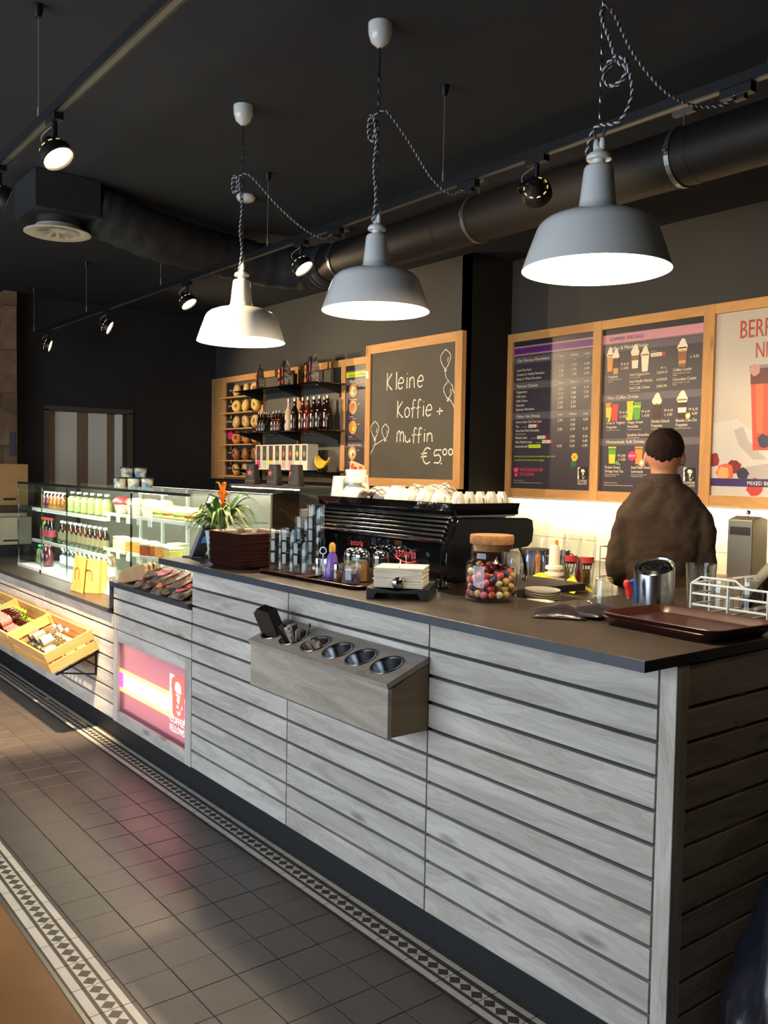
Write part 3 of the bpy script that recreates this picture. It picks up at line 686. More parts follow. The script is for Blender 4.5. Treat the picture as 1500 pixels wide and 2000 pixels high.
for x, lb_ in ((-3.84, 'farthest'), (-2.85, 'middle'), (-1.612, 'nearest')):
    MB().box(-.055, .055, -.016, .016, -.032, 0).box(-.01, .03, -.012, .012, -.045, -.03).build('track_plug', m_trk, None, (x, TY, TZ), label='black track plug feeding the cord of the %s pendant lamp' % lb_, cat='plug', bevel=.002)
# ---- spiral duct with clamps
m_duct = noise_mat('duct_black', '#1a1816', '#1f1c1a', (2, 2, 2), .55, spec=.4)
dz_ = 3.008
t = thing('ventilation_duct', 'long black round ventilation duct below the ceiling', 'duct', (-5.35, 3.633, dz_))
MB().tube([(0, 0, 0), (6.2, 0, 0)], .131, 32).build('pipe', m_duct, t, smooth=True)
for x in (1.18, 2.9, 4.6): MB().tube([(x, 0, 0), (x+.05, 0, 0)], .1325, 32).build('coupling', m_duct, t, smooth=True)
m_galv = mat('galvanised', '#9b9c9a', .35, .9)
for i, x in enumerate((-2.49, -3.845, -5.20)):
    t = thing('duct_clamp', ['galvanised duct clamp nearest to the camera', 'galvanised duct clamp in the middle above the chalkboard', 'galvanised duct clamp farthest left'][i], 'clamp', (x, 3.633, dz_))
    ring = MB()
    n = 40
    rg = [[(-.012, .134*math.cos(2*PI*k/n), .134*math.sin(2*PI*k/n)) for k in range(n)], [(-.012, .137*math.cos(2*PI*k/n), .137*math.sin(2*PI*k/n)) for k in range(n)],
          [(.012, .137*math.cos(2*PI*k/n), .137*math.sin(2*PI*k/n)) for k in range(n)], [(.012, .134*math.cos(2*PI*k/n), .134*math.sin(2*PI*k/n)) for k in range(n)]]
    ring.loft(rg, caps=False); ring.build('band', m_galv, t)
    MB().box(-.010, .010, -.150, -.134, -.006, .006).tube([(0, -.148, -.022), (0, -.148, .022)], .003, 6).build('screw_lug', m_galv, t)
    MB().tube([(0, 0, .136), (0, 0, ZC-dz_-.01)], .004, 6).build('rod', m_galv, t)
    MB().box(-.055, .055, -.016, .016, ZC-dz_-.028, ZC-dz_-.001).build('ceiling_plate', m_galv, t)
# ---- air box with round diffuser and flexible duct
m_acbox = mat('airbox_dark', '#26272a', .7)
t = thing('air_box', 'dark ventilation box on the ceiling at upper left', 'ventilation box', (-5.5, 1.76, 3.012))
MB().box(-.205, .20, -.19, .19, 0, .216).build('case', m_acbox, t, bevel=.004)
MB().lathe([(.12, 0), (.12, -.045)], 32).build('spigot', m_acbox, t, smooth=True)
t2 = thing('air_diffuser', 'round cream swirl diffuser under the ventilation box', 'diffuser', (-5.5, 1.76, 2.925))
m_cream = mat('diffuser_cream', '#d8d0bd', .4)
MB().lathe([(.125, .042), (.13, .03), (.19, .006), (.192, 0), (.185, -.003), (.12, .012), (.04, .020), (0, .022)], 40).build('disc', m_cream, t2, smooth=50)
bl = MB()
for k in range(12):
    a = 2*PI*k/12; M = Matrix.Rotation(a, 4, 'Z')
    bl.add([(.05, -.006, .016), (.115, -.022, .009), (.115, .012, -.002), (.05, .004, .012)], [(0, 1, 2, 3)], 0, M)
bl.build('vane', mat('diffuser_vane', '#a79c88', .5), t2)
fx = smooth_path([(-5.45, 1.95, 3.10), (-5.47, 2.12, 3.06), (-5.55, 2.40, 3.03), (-5.70, 2.75, 3.04), (-5.78, 3.05, 3.04), (-5.75, 3.35, 3.02), (-5.62, 3.57, 3.01), (-5.48, 3.633, dz_), (-5.36, 3.633, dz_)], 9)
rr = [.150+.004*math.sin(i*1.3)+.003*math.sin(i*3.1) for i in range(len(fx))]; rr[0] = .145; rr[-1] = .136
o = MB().tube(fx, rr, 24).build('flexible_duct', noise_mat('flex_fabric', '#25272b', '#31343a', (18, 18, 18), .75, bump=.5), smooth=True, label='sagging dark flexible duct from the ventilation box', cat='duct')
t = MB().lathe([(.058, 0), (.06, -.01), (.05, -.03), (.03, -.038), (0, -.04)], 24).build('smoke_detector', m_porc, None, (-5.0, 2.75, ZC), smooth=50, label='small white smoke detector on the dark ceiling', cat='smoke detector')
# ================================================================== BACK WALL: menus, chalkboard, bagel shelves
m_oak = plank_mat('frame_pine', '#c99a62', '#b98a54', '#8a5f36', grain=1.)
m_oakz = plank_mat('frame_pine_upright', '#c99a62', '#b98a54', '#8a5f36', axis=2)
def flat(name, col, rough=.35, spec=.4): return mat('print_'+name, col, rough, spec=spec)
class Sheet:
    """printed sheet facing -Y: u to the right, v downwards, both 0..1; prints stack towards the viewer"""
    def __init__(s, parent, x0, z1, W, H, y): s.p, s.x0, s.z1, s.W, s.H, s.y = parent, x0, z1, W, H, y; s.parts = {}; s.g = 0
    def mb(s, name, m):
        k = (name, s.g if name == 'picture' else 0)
        if k not in s.parts: s.parts[k] = (MB(), [])
        mb, ms_ = s.parts[k]
        if m not in ms_: ms_.append(m)
        s.mi = ms_.index(m); return mb
    def pt(s, u, v, ly): return (s.x0+u*s.W, s.y-.0008*ly, s.z1-v*s.H)
    def poly(s, name, m, pts, ly=1): s.mb(name, m).add([s.pt(u, v, ly) for u, v in pts], [tuple(range(len(pts)))[::-1]], s.mi)
    def new(s): s.g += 1
    def rect(s, name, m, u0, v0, u1, v1, ly=1): s.poly(name, m, [(u0, v0), (u1, v0), (u1, v1), (u0, v1)], ly)
    def disc(s, name, m, u, v, r, ly=2, n=14, k=1., seed=None):
        rd = random.Random(seed); j = (lambda: rd.uniform(.82, 1.1)) if seed is not None else (lambda: 1.)
        s.poly(name, m, [(u+r*math.cos(2*PI*i/n)*(q := j()), v+r*k*s.W/s.H*math.sin(2*PI*i/n)*q) for i in range(n)], ly)
    def text(s, t, u, v, h, m, al='l', ly=3, wid=1., name='lettering'):
        mb = s.mb(name, m); put_text(mb, t, h*s.H/.72, s.pt(u, v, ly), (1, 0, 0), (0, 0, 1), al, wid, s.mi)
    def done(s):
        for (nm, _), (mb, ms_) in s.parts.items(): mb.build(nm, ms_, s.p, fix=False, kind='stuff')
p_dark = noise_mat('print_aubergine', '#3b3640', '#3e3943', (3, 3, 3), .35, spec=.4); p_band = flat('band', '#5d5861'); p_band2 = flat('topband', '#2e2b33')
p_purple = flat('purple', '#64307a'); p_rim = flat('rim', '#b08c84'); p_cream = flat('cream', '#efe4c8'); p_pur_txt = flat('purple_text', '#41205a'); p_pink = flat('pinkband', '#c98e9c')
p_lime = flat('lime', '#b9cf2e'); p_hot = flat('hotpink', '#f0507c'); p_red = flat('red', '#c63a34'); p_mag = flat('magenta', '#d42a72'); p_yel = flat('yellow', '#e6c63c'); p_grn = flat('green', '#5f9d3a')
p_org = flat('orange', '#dd8a35'); p_coffee = flat('coffee', '#8a5a34'); p_choc = flat('choc', '#3f241a'); p_milk = flat('milk', '#e8dcc2'); p_latte = flat('latte', '#c2915c'); p_dkgrn = flat('darkgreen', '#2f6d43'); p_black = flat('black', '#1d1a1c')
# frame with three bays
fr = thing('pine_framework', 'long pine frame holding the menu boards above the tiles', 'frame', (-5.108, YR-.042, 1.357))
FX = [(0, .052), (.857, .932), (1.752, 1.832), (2.664, 2.744)]
for a, b in FX: box_part('stile', m_oakz, fr, a, b, 0, .04, 0, 1.285, bevel=.002)
for (a, b), (c_, d_) in zip(FX, FX[1:]):
    box_part('rail', m_oak, fr, b, c_, .002, .038, 1.220, 1.285, bevel=.002)
    box_part('rail', m_oak, fr, b, c_, .002, .038, 0, .066, bevel=.002)
FY = YR-.042
def sheet_thing(name, label, cat, x0, x1, z0, z1, y, m):
    t = thing(name, label, cat, ((x0+x1)/2, y, z0))
    MB().box(-(x1-x0)/2, (x1-x0)/2, 0, .006, 0, z1-z0).build('panel', m, t)
    return t, Sheet(t, -(x1-x0)/2, z1-z0, x1-x0, z1-z0, 0)
def drink(s, u, v0, v1, r, layers, cream=None, rim=None, name='picture'):
    """tall printed glass from v0 (top) to v1 (bottom): layers (fraction from top, material)"""
    s.new()
    for i, (a, m) in enumerate(layers):
        b = layers[i+1][0] if i+1 < len(layers) else 1.
        f = lambda t: r*(1-.28*t)
        s.poly(name, m, [(u-f(a), v0+(v1-v0)*a), (u+f(a), v0+(v1-v0)*a), (u+f(b), v0+(v1-v0)*b), (u-f(b), v0+(v1-v0)*b)], 2+.2*i)
    if cream:
        for du, dv, q in ((-.5, .01, .62), (.45, .01, .62), (0, -.008, .75), (.05, -.022, .5)): s.disc(name, cream, u+r*du, v0+dv, r*q, 3.2+abs(du))
    if rim: s.rect(name, rim, u-r*.9, v0+(v1-v0)*.09, u+r*.9, v0+(v1-v0)*.16, 4.5)
# --- menu 1
x0, x1, z0, z1 = -5.056, -4.251, 1.423, 2.577
t, s = sheet_thing('menu_board', 'dark aubergine coffee menu with a purple band, leftmost in the long frame', 'menu', x0-.004, x1+.003, z0-.004, z1+.004, FY+.022, p_dark)
H = .0182
s.rect('band', p_band2, 0, 0, 1, .034); s.rect('band', p_rim, 0, .036, 1, .098, 1.1); s.rect('band', p_purple, 0, .046, 1, .088, 1.5)
s.text('FELLOWS CLASSICS', .035, .078, .024, p_pur_txt)
for v in (.128, .300, .505): s.rect('band', p_band, 0, v-.020, 1, v+.026)
for v, tt in ((.142, 'Our Famous Macchiatos'), (.314, 'Famous Classics'), (.519, 'Other Hot Drinks')):
    s.text(tt, .057, v, .021, p_cream)
    for u, q in ((.615, 'Small'), (.768, 'Medium'), (.915, 'Large')): s.text(q, u, v-.004, .014, p_cream, 'c', wid=.95)
for u, q in ((.615, '• 1 Shot'), (.768, '• 1 Shot'), (.915, '• 2 Shot')): s.text(q, u, .163, .007, p_cream, 'c')
rows = [(.204, 'Latte Macchiato', '3,10', '3,70', '4,20'), (.234, 'Caramel or Vanilla Macchiato', '3,30', '3,90', '4,40'), (.264, 'Black or White Macchiato', '3,30', '3,90', '4,40'),
        (.351, 'Cappuccino', '2,90', '3,50', '4,10'), (.381, 'Café Latte', '3,10', '3,80', '4,30'), (.411, 'Café Crème', '2,70', '3,30', '3,60'), (.440, 'Espresso', '2,20', '3,20', ''), (.469, 'Espresso Macchiato', '2,30', '3,40', ''),
        (.554, 'Home made Chai Tea Latte', '2,90', '3,50', '4,00'), (.584, 'Tea', '', '3,00', ''), (.613, 'American Hot Chocolate', '2,90', '3,70', '4,10'),
        (.661, 'Matcha Latte', '', '3,90', '4,40'), (.690, 'Chai Matcha Latte', '', '3,90', '4,40'), (.720, 'Amandelmelk', '0,40', '0,60', '0,90')]
for v, a, b, c_, d_ in rows:
    s.text(a, .05, v, .0165, p_cream, wid=.92)
    for u, q in ((.615, b), (.768, c_), (.915, d_)):
        if q: s.text(q, u, v, .0175, p_cream, 'c')
s.text('Melk of pure chocolade', .05, .632, .007, p_cream)
for u, v in ((.155, .584), (.27, .661), (.335, .690)):
    s.text('powered by', u-.012, v, .006, p_cream, 'l'); s.rect('badge', p_cream, u+.065, v-.018, u+.19, v+.003, 2); s.rect('badge', p_red, u+.165, v-.018, u+.19, v+.003, 2.5); s.text('MOODS', u+.07, v-.002, .011, p_choc, ly=4)
s.rect('badge', p_lime, .225, .700, .385, .724, 2)
s.text('Alle dranken zijn ook cafeïnevrij, met sojamelk, magere melk,', .042, .785, .0125, p_lime, wid=.86); s.text('amandelmelk of lactosevrije melk verkrijgbaar.', .042, .810, .0125, p_lime, wid=.86)
for k in range(6): s.disc('picture', p_yel, .80+.022*math.cos(k*PI/3), .785+.0155*math.sin(k*PI/3), .018, 2+.1*k)
s.disc('picture', p_org, .80, .785, .014, 3.4)
for k in range(5): s.disc('picture', p_dkgrn, .79+.02*math.cos(k*1.26), .828+.013*math.sin(k*1.26), .018, 1.5+.05*k)
s.poly('picture', p_hot, [(.035, .862), (.09, .855), (.10, .868), (.092, .875), (.085, .915), (.055, .918), (.045, .880), (.036, .876)], 2); s.disc('picture', p_dark, .068, .893, .012, 3)
s.text('NEEM JE EIGEN MOK MEE', .115, .880, .022, p_hot, wid=.62); s.text('25 CT KORTING', .115, .911, .022, p_hot, wid=.62)
s.text('Alle prijzen in euro incl. btw.', .04, .945, .006, p_cream); s.text('Alle prijzen zijn inclusief, afhankelijk van het aanbod van de dag in onze winkel.', .04, .960, .006, p_cream)
lgm = MB(); logo_polys(lgm, .085, .128, 0, 1); lgm.build('logo', [p_cream, p_black], t, (s.x0+.845*s.W, -.002, s.z1-.960*s.H), fix=False)
s.done()
# --- menu 2
x0, x1 = -4.176, -3.356
t, s = sheet_thing('menu_board', 'dark aubergine summer drinks menu with a pink band, behind the man', 'menu', x0-.003, x1+.003, z0-.004, z1+.004, FY+.022, p_dark)
s.rect('band', p_band2, 0, 0, 1, .036); s.rect('band', p_pink, 0, .042, 1, .093, 1.2); s.rect('band', p_rim, 0, .038, 1, .042); s.rect('band', p_rim, 0, .096, 1, .099)
s.text('SUMMER SPECIALS', .075, .078, .022, p_pur_txt, wid=1.0)
for v, tt in ((.128, 'Coffee & Matcha Drinks'), (.428, 'Non Coffee Drinks'), (.697, 'Homemade Soft Drinks')):
    s.rect('band', p_band, 0, v-.024, 1, v+.018); s.text(tt, .07, v+.005, .021, p_cream)
drink(s, .085, .150, .262, .034, [(0, p_latte), (.5, p_org)], p_milk, p_coffee); drink(s, .148, .160, .280, .034, [(0, p_choc), (.55, p_choc), (.7, p_latte)], p_milk)
drink(s, .345, .150, .256, .040, [(0, p_milk), (.28, p_coffee), (.55, p_milk)], p_milk); drink(s, .445, .168, .280, .040, [(0, p_milk), (.3, p_cream), (.6, p_milk)], p_milk, p_coffee)
drink(s, .800, .150, .272, .044, [(0, p_latte), (.3, p_coffee), (.7, p_latte), (.85, p_coffee)], p_milk, p_choc)
s.text('M 4,10', .20, .232, .016, p_cream, wid=.95); s.text('L 4,50', .205, .256, .016, p_cream, wid=.95); s.text('L 4,50', .872, .227, .017, p_cream, wid=.95)
s.text('powered by', .50, .168, .006, p_cream); s.rect('badge', p_cream, .50, .176, .64, .198, 2); s.rect('badge', p_red, .605, .176, .64, .198, 2.4); s.text('MOODS', .508, .194, .012, p_choc, ly=4)
s.text('M / L', .60, .274, .014, p_cream, wid=.95)
for v, a, b in ((.300, 'Iced Cappuccino', '3,60/4,10'), (.341, 'Iced Vanilla Matcha', '4,10/4,50'), (.380, 'Iced Café Crème', '3,40/3,90')):
    s.text(a, .296, v, .0175, p_cream, wid=.86); s.text(b, .562, v, .0155, p_cream, wid=.9); s.text('met ijs, melk en koffie', .297, v+.013, .006, p_cream)
s.text('Frappiato', .066, .302, .0175, p_cream, wid=.86); s.text('Cookie, Karamel, Koffie, Cacao,', .066, .315, .006, p_cream); s.text('Cappuccino', .066, .327, .006, p_cream)
for v, a in ((.295, 'Coffee Cooler'), (.349, 'Chocolate Cooler')):
    s.text(a, .716, v, .0175, p_cream, wid=.86); s.text('IJskoud met slagroom en chocola', .716, v+.014, .006, p_cream); s.text('toppings', .716, v+.025, .006, p_cream)
drink(s, .085, .452, .555, .034, [(0, p_org), (.3, p_yel)]); drink(s, .150, .462, .565, .042, [(0, p_red), (.5, p_red)]); s.disc('picture', p_dkgrn, .075, .556, .02, 5); s.disc('picture', p_yel, .095, .560, .014, 5.5)
drink(s, .310, .450, .555, .036, [(0, p_yel), (.4, p_lime)]); drink(s, .378, .458, .562, .042, [(0, p_grn), (.2, p_lime), (.3, p_grn)]); s.poly('picture', p_yel, [(.27, .548), (.33, .552), (.345, .562), (.30, .566), (.272, .560)], 6)
drink(s, .575, .448, .558, .044, [(0, p_coffee), (.3, p_choc), (.7, p_choc)], p_milk); drink(s, .812, .445, .562, .046, [(0, p_milk), (.25, p_choc), (.5, p_milk), (.75, p_choc)], p_milk, p_coffee); s.disc('picture', p_yel, .87, .552, .024, 6); s.disc('picture', p_milk, .87, .552, .013, 6.5)
for u in (.20, .425, .645, .873): s.text('M 4,10', u, .523, .016, p_cream, wid=.95); s.text('L 4,50', u+.005, .547, .016, p_cream, wid=.95)
for u, a, b in ((.067, 'Fruit or Yoghurt', 'Frappiato'), (.286, 'Happy Green', 'Smoothie'), (.523, 'Schoko-Schock', 'Frappiato'), (.757, 'Banana Cha-Cha', 'Frappiato')):
    s.text(a, u, .584, .0175, p_cream, wid=.84); s.text(b, u, .609, .0175, p_cream, wid=.84); s.text('Met spinazie, banaan en appel', u, .623, .006, p_cream)
s.text('Sunshine Smoothie', .286, .660, .0175, p_cream, wid=.84); s.text('Mango, sinaasappel, banaan', .286, .672, .006, p_cream)
drink(s, .135, .722, .825, .042, [(0, p_lime), (.1, p_grn), (.45, p_lime), (.6, p_yel)], None, p_dkgrn); drink(s, .410, .722, .828, .042, [(0, p_latte), (.2, p_org), (.6, p_org)], None, p_coffee)
s.disc('picture', p_mag, .345, .779, .042, 6); s.text('NEW!', .345, .784, .013, p_cream, 'c', ly=9); s.disc('picture', flat('peach', '#e59a8e'), .445, .820, .034, 6); s.disc('picture', p_milk, .445, .820, .018, 6.5)
for k in range(3): s.poly('picture', p_grn, [(.165, .825), (.185+.02*k, .805+.008*k), (.205+.012*k, .812+.012*k), (.185, .830)], 6+.2*k)
for u in (.195, .462): s.text('M 3,90', u, .784, .016, p_cream, wid=.95); s.text('L 4,20', u+.008, .806, .016, p_cream, wid=.95)
for u, a, b in ((.062, 'Frozen Green', 'Orange Iced Tea'), (.337, 'Iced Peach Rose', 'Lemonade')):
    s.text(a, u, .855, .0175, p_cream, wid=.84); s.text(b, u, .879, .0175, p_cream, wid=.84); s.text('Groene thee, sinaasappel, limoen,', u, .893, .006, p_cream); s.text('versgeperst fruit en munt', u, .904, .006, p_cream)
s.text('Alle prijzen in euro incl. btw.', .06, .945, .006, p_cream); s.text('Alle prijzen zijn inclusief, afhankelijk van het aanbod van de dag.', .06, .960, .006, p_cream)
lgm = MB(); logo_polys(lgm, .085, .128, 0, 1); lgm.build('logo', [p_cream, p_black], t, (s.x0+.845*s.W, -.002, s.z1-.955*s.H), fix=False)
s.done()
# --- berry poster
x0, x1 = -3.276, -2.444
m_pp = noise_mat('poster_paper', '#b5ada0', '#bfb7ab', (1.5, 1.5, 1.5), .4, rnd=False)
t, s = sheet_thing('poster', 'pale poster of a red berry drink with berries on a white cloth', 'poster', x0-.004, x1+.003, z0-.004, z1+.004, FY+.022, m_pp)
p_bred = flat('brick', '#b5402f'); p_cloth = flat('cloth', '#c6c1ba'); p_cloth2 = flat('clothshade', '#aca5a0'); p_berry = flat('berry', '#8c1f2a'); p_berry2 = flat('berryred', '#c23a2c'); p_blue = flat('blueberry', '#2b2c3c'); p_violet = flat('violet', '#3a2560'); p_tea = flat('redtea', '#c8452c'); p_tea2 = flat('redtea2', '#e0643c')
s.text('BERRY', .195, .150, .098, p_bred, wid=.62); s.text('NICE', .325, .262, .085, p_bred, wid=.62)
s.poly('picture', p_cloth, [(0, .60), (.2, .58), (.35, .66), (.6, .63), (1, .60), (1, 1), (0, 1)], 1); s.poly('picture', p_cloth2, [(.18, .64), (.25, .62), (.30, .70), (.45, .80), (.34, .80), (.22, .72)], 1.5); s.poly('picture', p_cloth2, [(.28, .84), (.45, .82), (.7, .86), (.62, .92), (.30, .93)], 1.5)
s.poly('picture', p_tea, [(.30, .38), (.72, .38), (.69, .75), (.335, .75)], 2); s.poly('picture', flat('teadark', '#5d2a22'), [(.295, .315), (.725, .315), (.72, .40), (.30, .40)], 2.4); s.poly('picture', p_tea2, [(.34, .40), (.40, .40), (.41, .66), (.36, .66)], 2.6); s.poly('picture', p_tea2, [(.45, .55), (.66, .52), (.62, .70), (.46, .72)], 2.6)
s.poly('picture', flat('glassrim', '#8a7a78'), [(.285, .300), (.735, .300), (.73, .318), (.29, .318)], 2.8)
for u, v, r, m, sd in ((.33, .325, .045, flat('icepink', '#b98a86'), 3), (.52, .46, .06, p_tea2, 4), (.42, .70, .05, p_blue, 5), (.56, .60, .06, p_berry2, 6), (.62, .345, .05, p_berry, 7)): s.disc('picture', m, u, v, r, 3.2+sd*.1, 14, 1, sd)
for u, v, r, m, sd in ((.015, .80, .055, p_berry, 11), (.19, .840, .058, flat('strawdark', '#7c1d20'), 12), (.115, .870, .075, p_tea2, 13), (.105, .872, .05, flat('strawheart', '#e9a266'), 14), (.265, .875, .048, p_blue, 15), (.36, .945, .07, p_berry2, 16), (.6, .88, .07, p_berry, 17), (.75, .86, .06, p_blue, 18)): s.disc('picture', m, u, v, r, 2+sd*.1, 16, 1, sd)
s.rect('band', p_violet, 0, .902, 1, .944, 4.5); s.text('MIXED BERRY', .30, .935, .021, p_cream, ly=6)
s.done()
# under-frame LED strip that washes the tiles
t = thing('led_strip', 'thin warm light strip under the menu frame', 'light strip', (-3.75, YR-.055, 1.342))
MB().box(-1.3, 1.3, -.012, .012, 0, .012).build('housing', mat('led_housing', '#c9c3b4', .4), t)
MB().box(-1.29, 1.29, -.009, .009, -.003, 0).build('diffuser', mat('led_diffuser', '#fff2cf', .4, emit=9, ecol='#ffe9b8'), t)
l = bpy.data.lights.new('tile_wash', 'AREA'); l.shape = 'RECTANGLE'; l.size = 2.5; l.size_y = .03; l.energy = 20; l.color = (1, .84, .55)
o = bpy.data.objects.new('tile_wash', l); COL.objects.link(o); o.parent = t; o.location = (0, -.02, -.008); o.rotation_euler = (R(28), 0, 0)
# --- chalkboard
m_board = noise_mat('chalkboard', '#4b4841', '#57534b', (2.2, 2.2, 2.2), .7, detail=7, rnd=False, spec=.25)
m_chalk = mat('chalk', '#e9e2d2', .9, spec=.1)
bx0, bx1, bz0, bz1, by = -6.36, -5.118, 1.410, 2.630, YL-.092
t = thing('chalkboard', 'framed chalkboard announcing a small coffee and muffin offer', 'chalkboard', ((bx0+bx1)/2, by, bz0))
hw, hh = (bx1-bx0)/2, bz1-bz0
MB().box(-hw+.05, hw-.05, .014, .03, .05, hh-.05).build('slate', m_board, t)
for a, b in ((-hw, -hw+.07), (hw-.082, hw)): box_part('stile', m_oakz, t, a, b, 0, .044, 0, hh, bevel=.002)
for a, b in ((0, .07), (hh-.078, hh)): box_part('rail', m_oak, t, -hw+.07, hw-.082, .001, .04, a, b, bevel=.002)
MB().box(-hw+.008, -hw+.045, -.0015, 0, hh-.125, hh-.062).build('price_sticker', mat('sticker_white', '#e5e2da', .5), t, rot=(0, R(-8), 0), loc=(.15, 0, -.065))
# pixel-free drawing: strokes given on the slate in board fractions (u right, v down)
def strokes(mb, lst, w_=.0052):
    for st in lst:
        pts = [(-hw+u*2*hw, .0125, hh-v*hh) for u, v in st]
        if len(pts) > 2: pts = smooth_path(pts, 5)
        n = len(pts); vs_ = []; pts = [Vector(p) for p in pts]
        for i in range(n):
            d_ = (pts[min(i+1, n-1)]-pts[max(i-1, 0)]); nr = Vector((-d_.z, 0, d_.x)).normalized()*w_*(1+.25*math.sin(i*1.7+st[0][0]*40))
            vs_ += [pts[i]+nr, pts[i]-nr]
        mb.add(vs_, [(2*i, 2*i+1, 2*i+3, 2*i+2) for i in range(n-1)])
GL = {  # hand lettering, box 0..1 wide, y up, baseline 0, x-height .5, ascender 1
 'K': [[(.05, 1), (.0, 0)], [(.65, .95), (.08, .42), (.70, -.02)]], 'l': [[(.25, 1), (.22, 0)]],
 'e': [[(.08, .33), (.68, .36), (.62, .58), (.35, .64), (.08, .42), (.06, .15), (.30, 0), (.62, .10)]],
 'i': [[(.28, .62), (.26, 0)], [(.30, .80), (.31, .86)]], 'n': [[(.08, .60), (.06, 0)], [(.07, .36), (.32, .60), (.58, .50), (.62, .25), (.66, 0)]],
 'o': [[(.36, .58), (.08, .42), (.10, .10), (.36, 0), (.62, .16), (.60, .46), (.36, .58)]],
 'f': [[(.66, .92), (.46, 1.0), (.34, .8), (.30, .3), (.28, -.08)], [(.08, .48), (.58, .54)]],
 '+': [[(.05, .34), (.75, .38)], [(.42, .66), (.36, .04)]],
 'm': [[(.02, .68), (.0, 0)], [(.02, .50), (.20, .80), (.40, .70), (.42, .05)], [(.43, .50), (.62, .76), (.82, .62), (.84, 0)]],
 'u': [[(.06, .50), (.08, .15), (.30, 0), (.56, .14), (.60, .50)], [(.60, .50), (.64, 0)]],
 '€': [[(.92, .92), (.55, 1.0), (.25, .70), (.22, .30), (.50, .0), (.88, .12)], [(.02, .62), (.60, .68)], [(.0, .42), (.56, .48)]],
 '5': [[(.80, .98), (.22, .94), (.16, .56), (.55, .62), (.78, .36), (.60, .04), (.12, .04)]],
 '.': [[(.1, .04), (.06, -.08)]], '0': [[(.34, .95), (.10, .70), (.10, .25), (.34, .05), (.58, .30), (.56, .75), (.34, .95)]]}
def write(mb, s_, u, v, du, dv, adv):
    for ch, a in zip(s_, adv):
        if ch in GL: strokes(mb, [[(u+x*du, v-y*dv) for x, y in st] for st in GL[ch]])
        u += a
ck = MB()
write(ck, 'Kleine', .235, .330, .085, .120, [.085, .035, .075, .045, .085, .08])
write(ck, 'Koffie', .355, .525, .085, .115, [.075, .062, .055, .058, .045, .08]); write(ck, '+', .755, .525, .085, .075, [.1])
write(ck, 'muffin', .355, .695, .085, .095, [.085, .068, .052, .060, .045, .08])
write(ck, '€', .610, .840, .105, .105, [.1]); write(ck, '5.', .730, .836, .10, .088, [.075, .05]); write(ck, '00', .822, .785, .07, .045, [.055, .05])
def balloon(cx, cy, rx, ry, tail):
    strokes(ck, [[(cx, cy-ry), (cx-rx*.9, cy-ry*.45), (cx-rx*.95, cy+ry*.15), (cx, cy+ry), (cx+rx*.9, cy+ry*.2), (cx+rx*.95, cy-ry*.45), (cx, cy-ry)], [(cx+rx*.55, cy-ry*.15), (cx+rx*.45, cy+ry*.35)], [(cx, cy+ry), (cx-.008, cy+ry+.016), (cx+.012, cy+ry+.012), (cx, cy+ry)], tail], .0032)
balloon(.835, .165, .046, .062, [(.835, .235), (.845, .285), (.90, .34), (.925, .395)])
balloon(.865, .365, .042, .055, [(.875, .42), (.905, .45), (.93, .49)])
balloon(.105, .600, .044, .060, [(.105, .665), (.11, .70), (.07, .76), (.03, .80), (.03, .84)])
balloon(.225, .615, .038, .052, [(.215, .67), (.16, .69), (.11, .71)])
ck.build('chalk_lettering', m_chalk, t, (0, 0, 0), fix=False, kind='stuff')
# --- bagel wall unit
YU = YL-.03
bu_ = thing('bagel_shelf', 'tall pine wall unit with six narrow bagel shelves', 'shelf unit', (-9.375, YU, 1.42))
BW = 9.375-6.40
m_ugrey = mat('unit_back_grey', '#54524d', .7)
MB().box(0, BW, .012, .028, 0, 1.13).build('back_panel', m_ugrey, bu_)
for a, b in ((0, .335), (1.075, 1.165), (1.83, 1.89), (2.58, 2.65)): box_part('stile', m_oakz, bu_, a, b, -.02, .012, 0, 1.13, bevel=.002)
for a, b in ((0, .045), (1.065, 1.13)):
    for x0_, x1_ in ((.335, 1.075), (1.165, 1.83), (1.89, 2.58), (2.65, BW)): box_part('rail', m_oak, bu_, x0_, x1_, -.019, .011, a, b, bevel=.002)
m_lblk = mat('label_card_dark', '#27222a', .5)
MB().box(.336, .475, -.004, .012, .045, 1.065).build('label_panel', m_lblk, bu_)
SZ = [2.315, 2.145, 1.974, 1.802, 1.628, 1.458]
for k, z in enumerate(SZ):
    box_part('bagel_ledge', m_oak, bu_, .34, 1.072, -.10, .011, z-1.42-.014, z-1.42, bevel=.001)
tx = MB()
for k, sname in enumerate(('plain', 'gouda', 'everything', 'tomaat', 'tarwe', 'sesam')):
    put_text(tx, sname, .032, (.458, -.0052, SZ[k]-1.42+.075), (1, 0, 0), (0, 0, 1), 'r')
tx.build('lettering', p_cream, bu_, fix=False, kind='stuff')
dots = MB()
for k in range(1, 6): dots.prism([(.44+.012*math.cos(a*PI/6), SZ[k]-1.42+.135+.022*math.sin(a*PI/6)) for a in range(12)], 'y', -.006, -.0042)
dots.build('yellow_tag', p_yel, bu_, kind='stuff')
MB().prism([(.455+.055*math.cos(a*PI/10)*(1.12 if a % 2 else .96), SZ[3]-1.42+.105+.05*math.sin(a*PI/10)*(1.12 if a % 2 else .96)) for a in range(20)], 'y', -.02, -.015).build('pink_badge', p_mag, bu_)
bcols = [('#c9a05a', '#dcbc78'), ('#d3b052', '#e3c878'), ('#b99758', '#d8bd84'), ('#a8682e', '#c48444'), ('#7c5230', '#99683e'), ('#a97f4a', '#c49c62')]
kinds = ['plain golden', 'pale yellow', 'seeded beige', 'orange brown tomato', 'dark wholegrain', 'light brown sesame']; rows_ = ['top', 'second', 'third', 'fourth', 'fifth', 'lowest']; pos_ = ['left', 'middle', 'right']
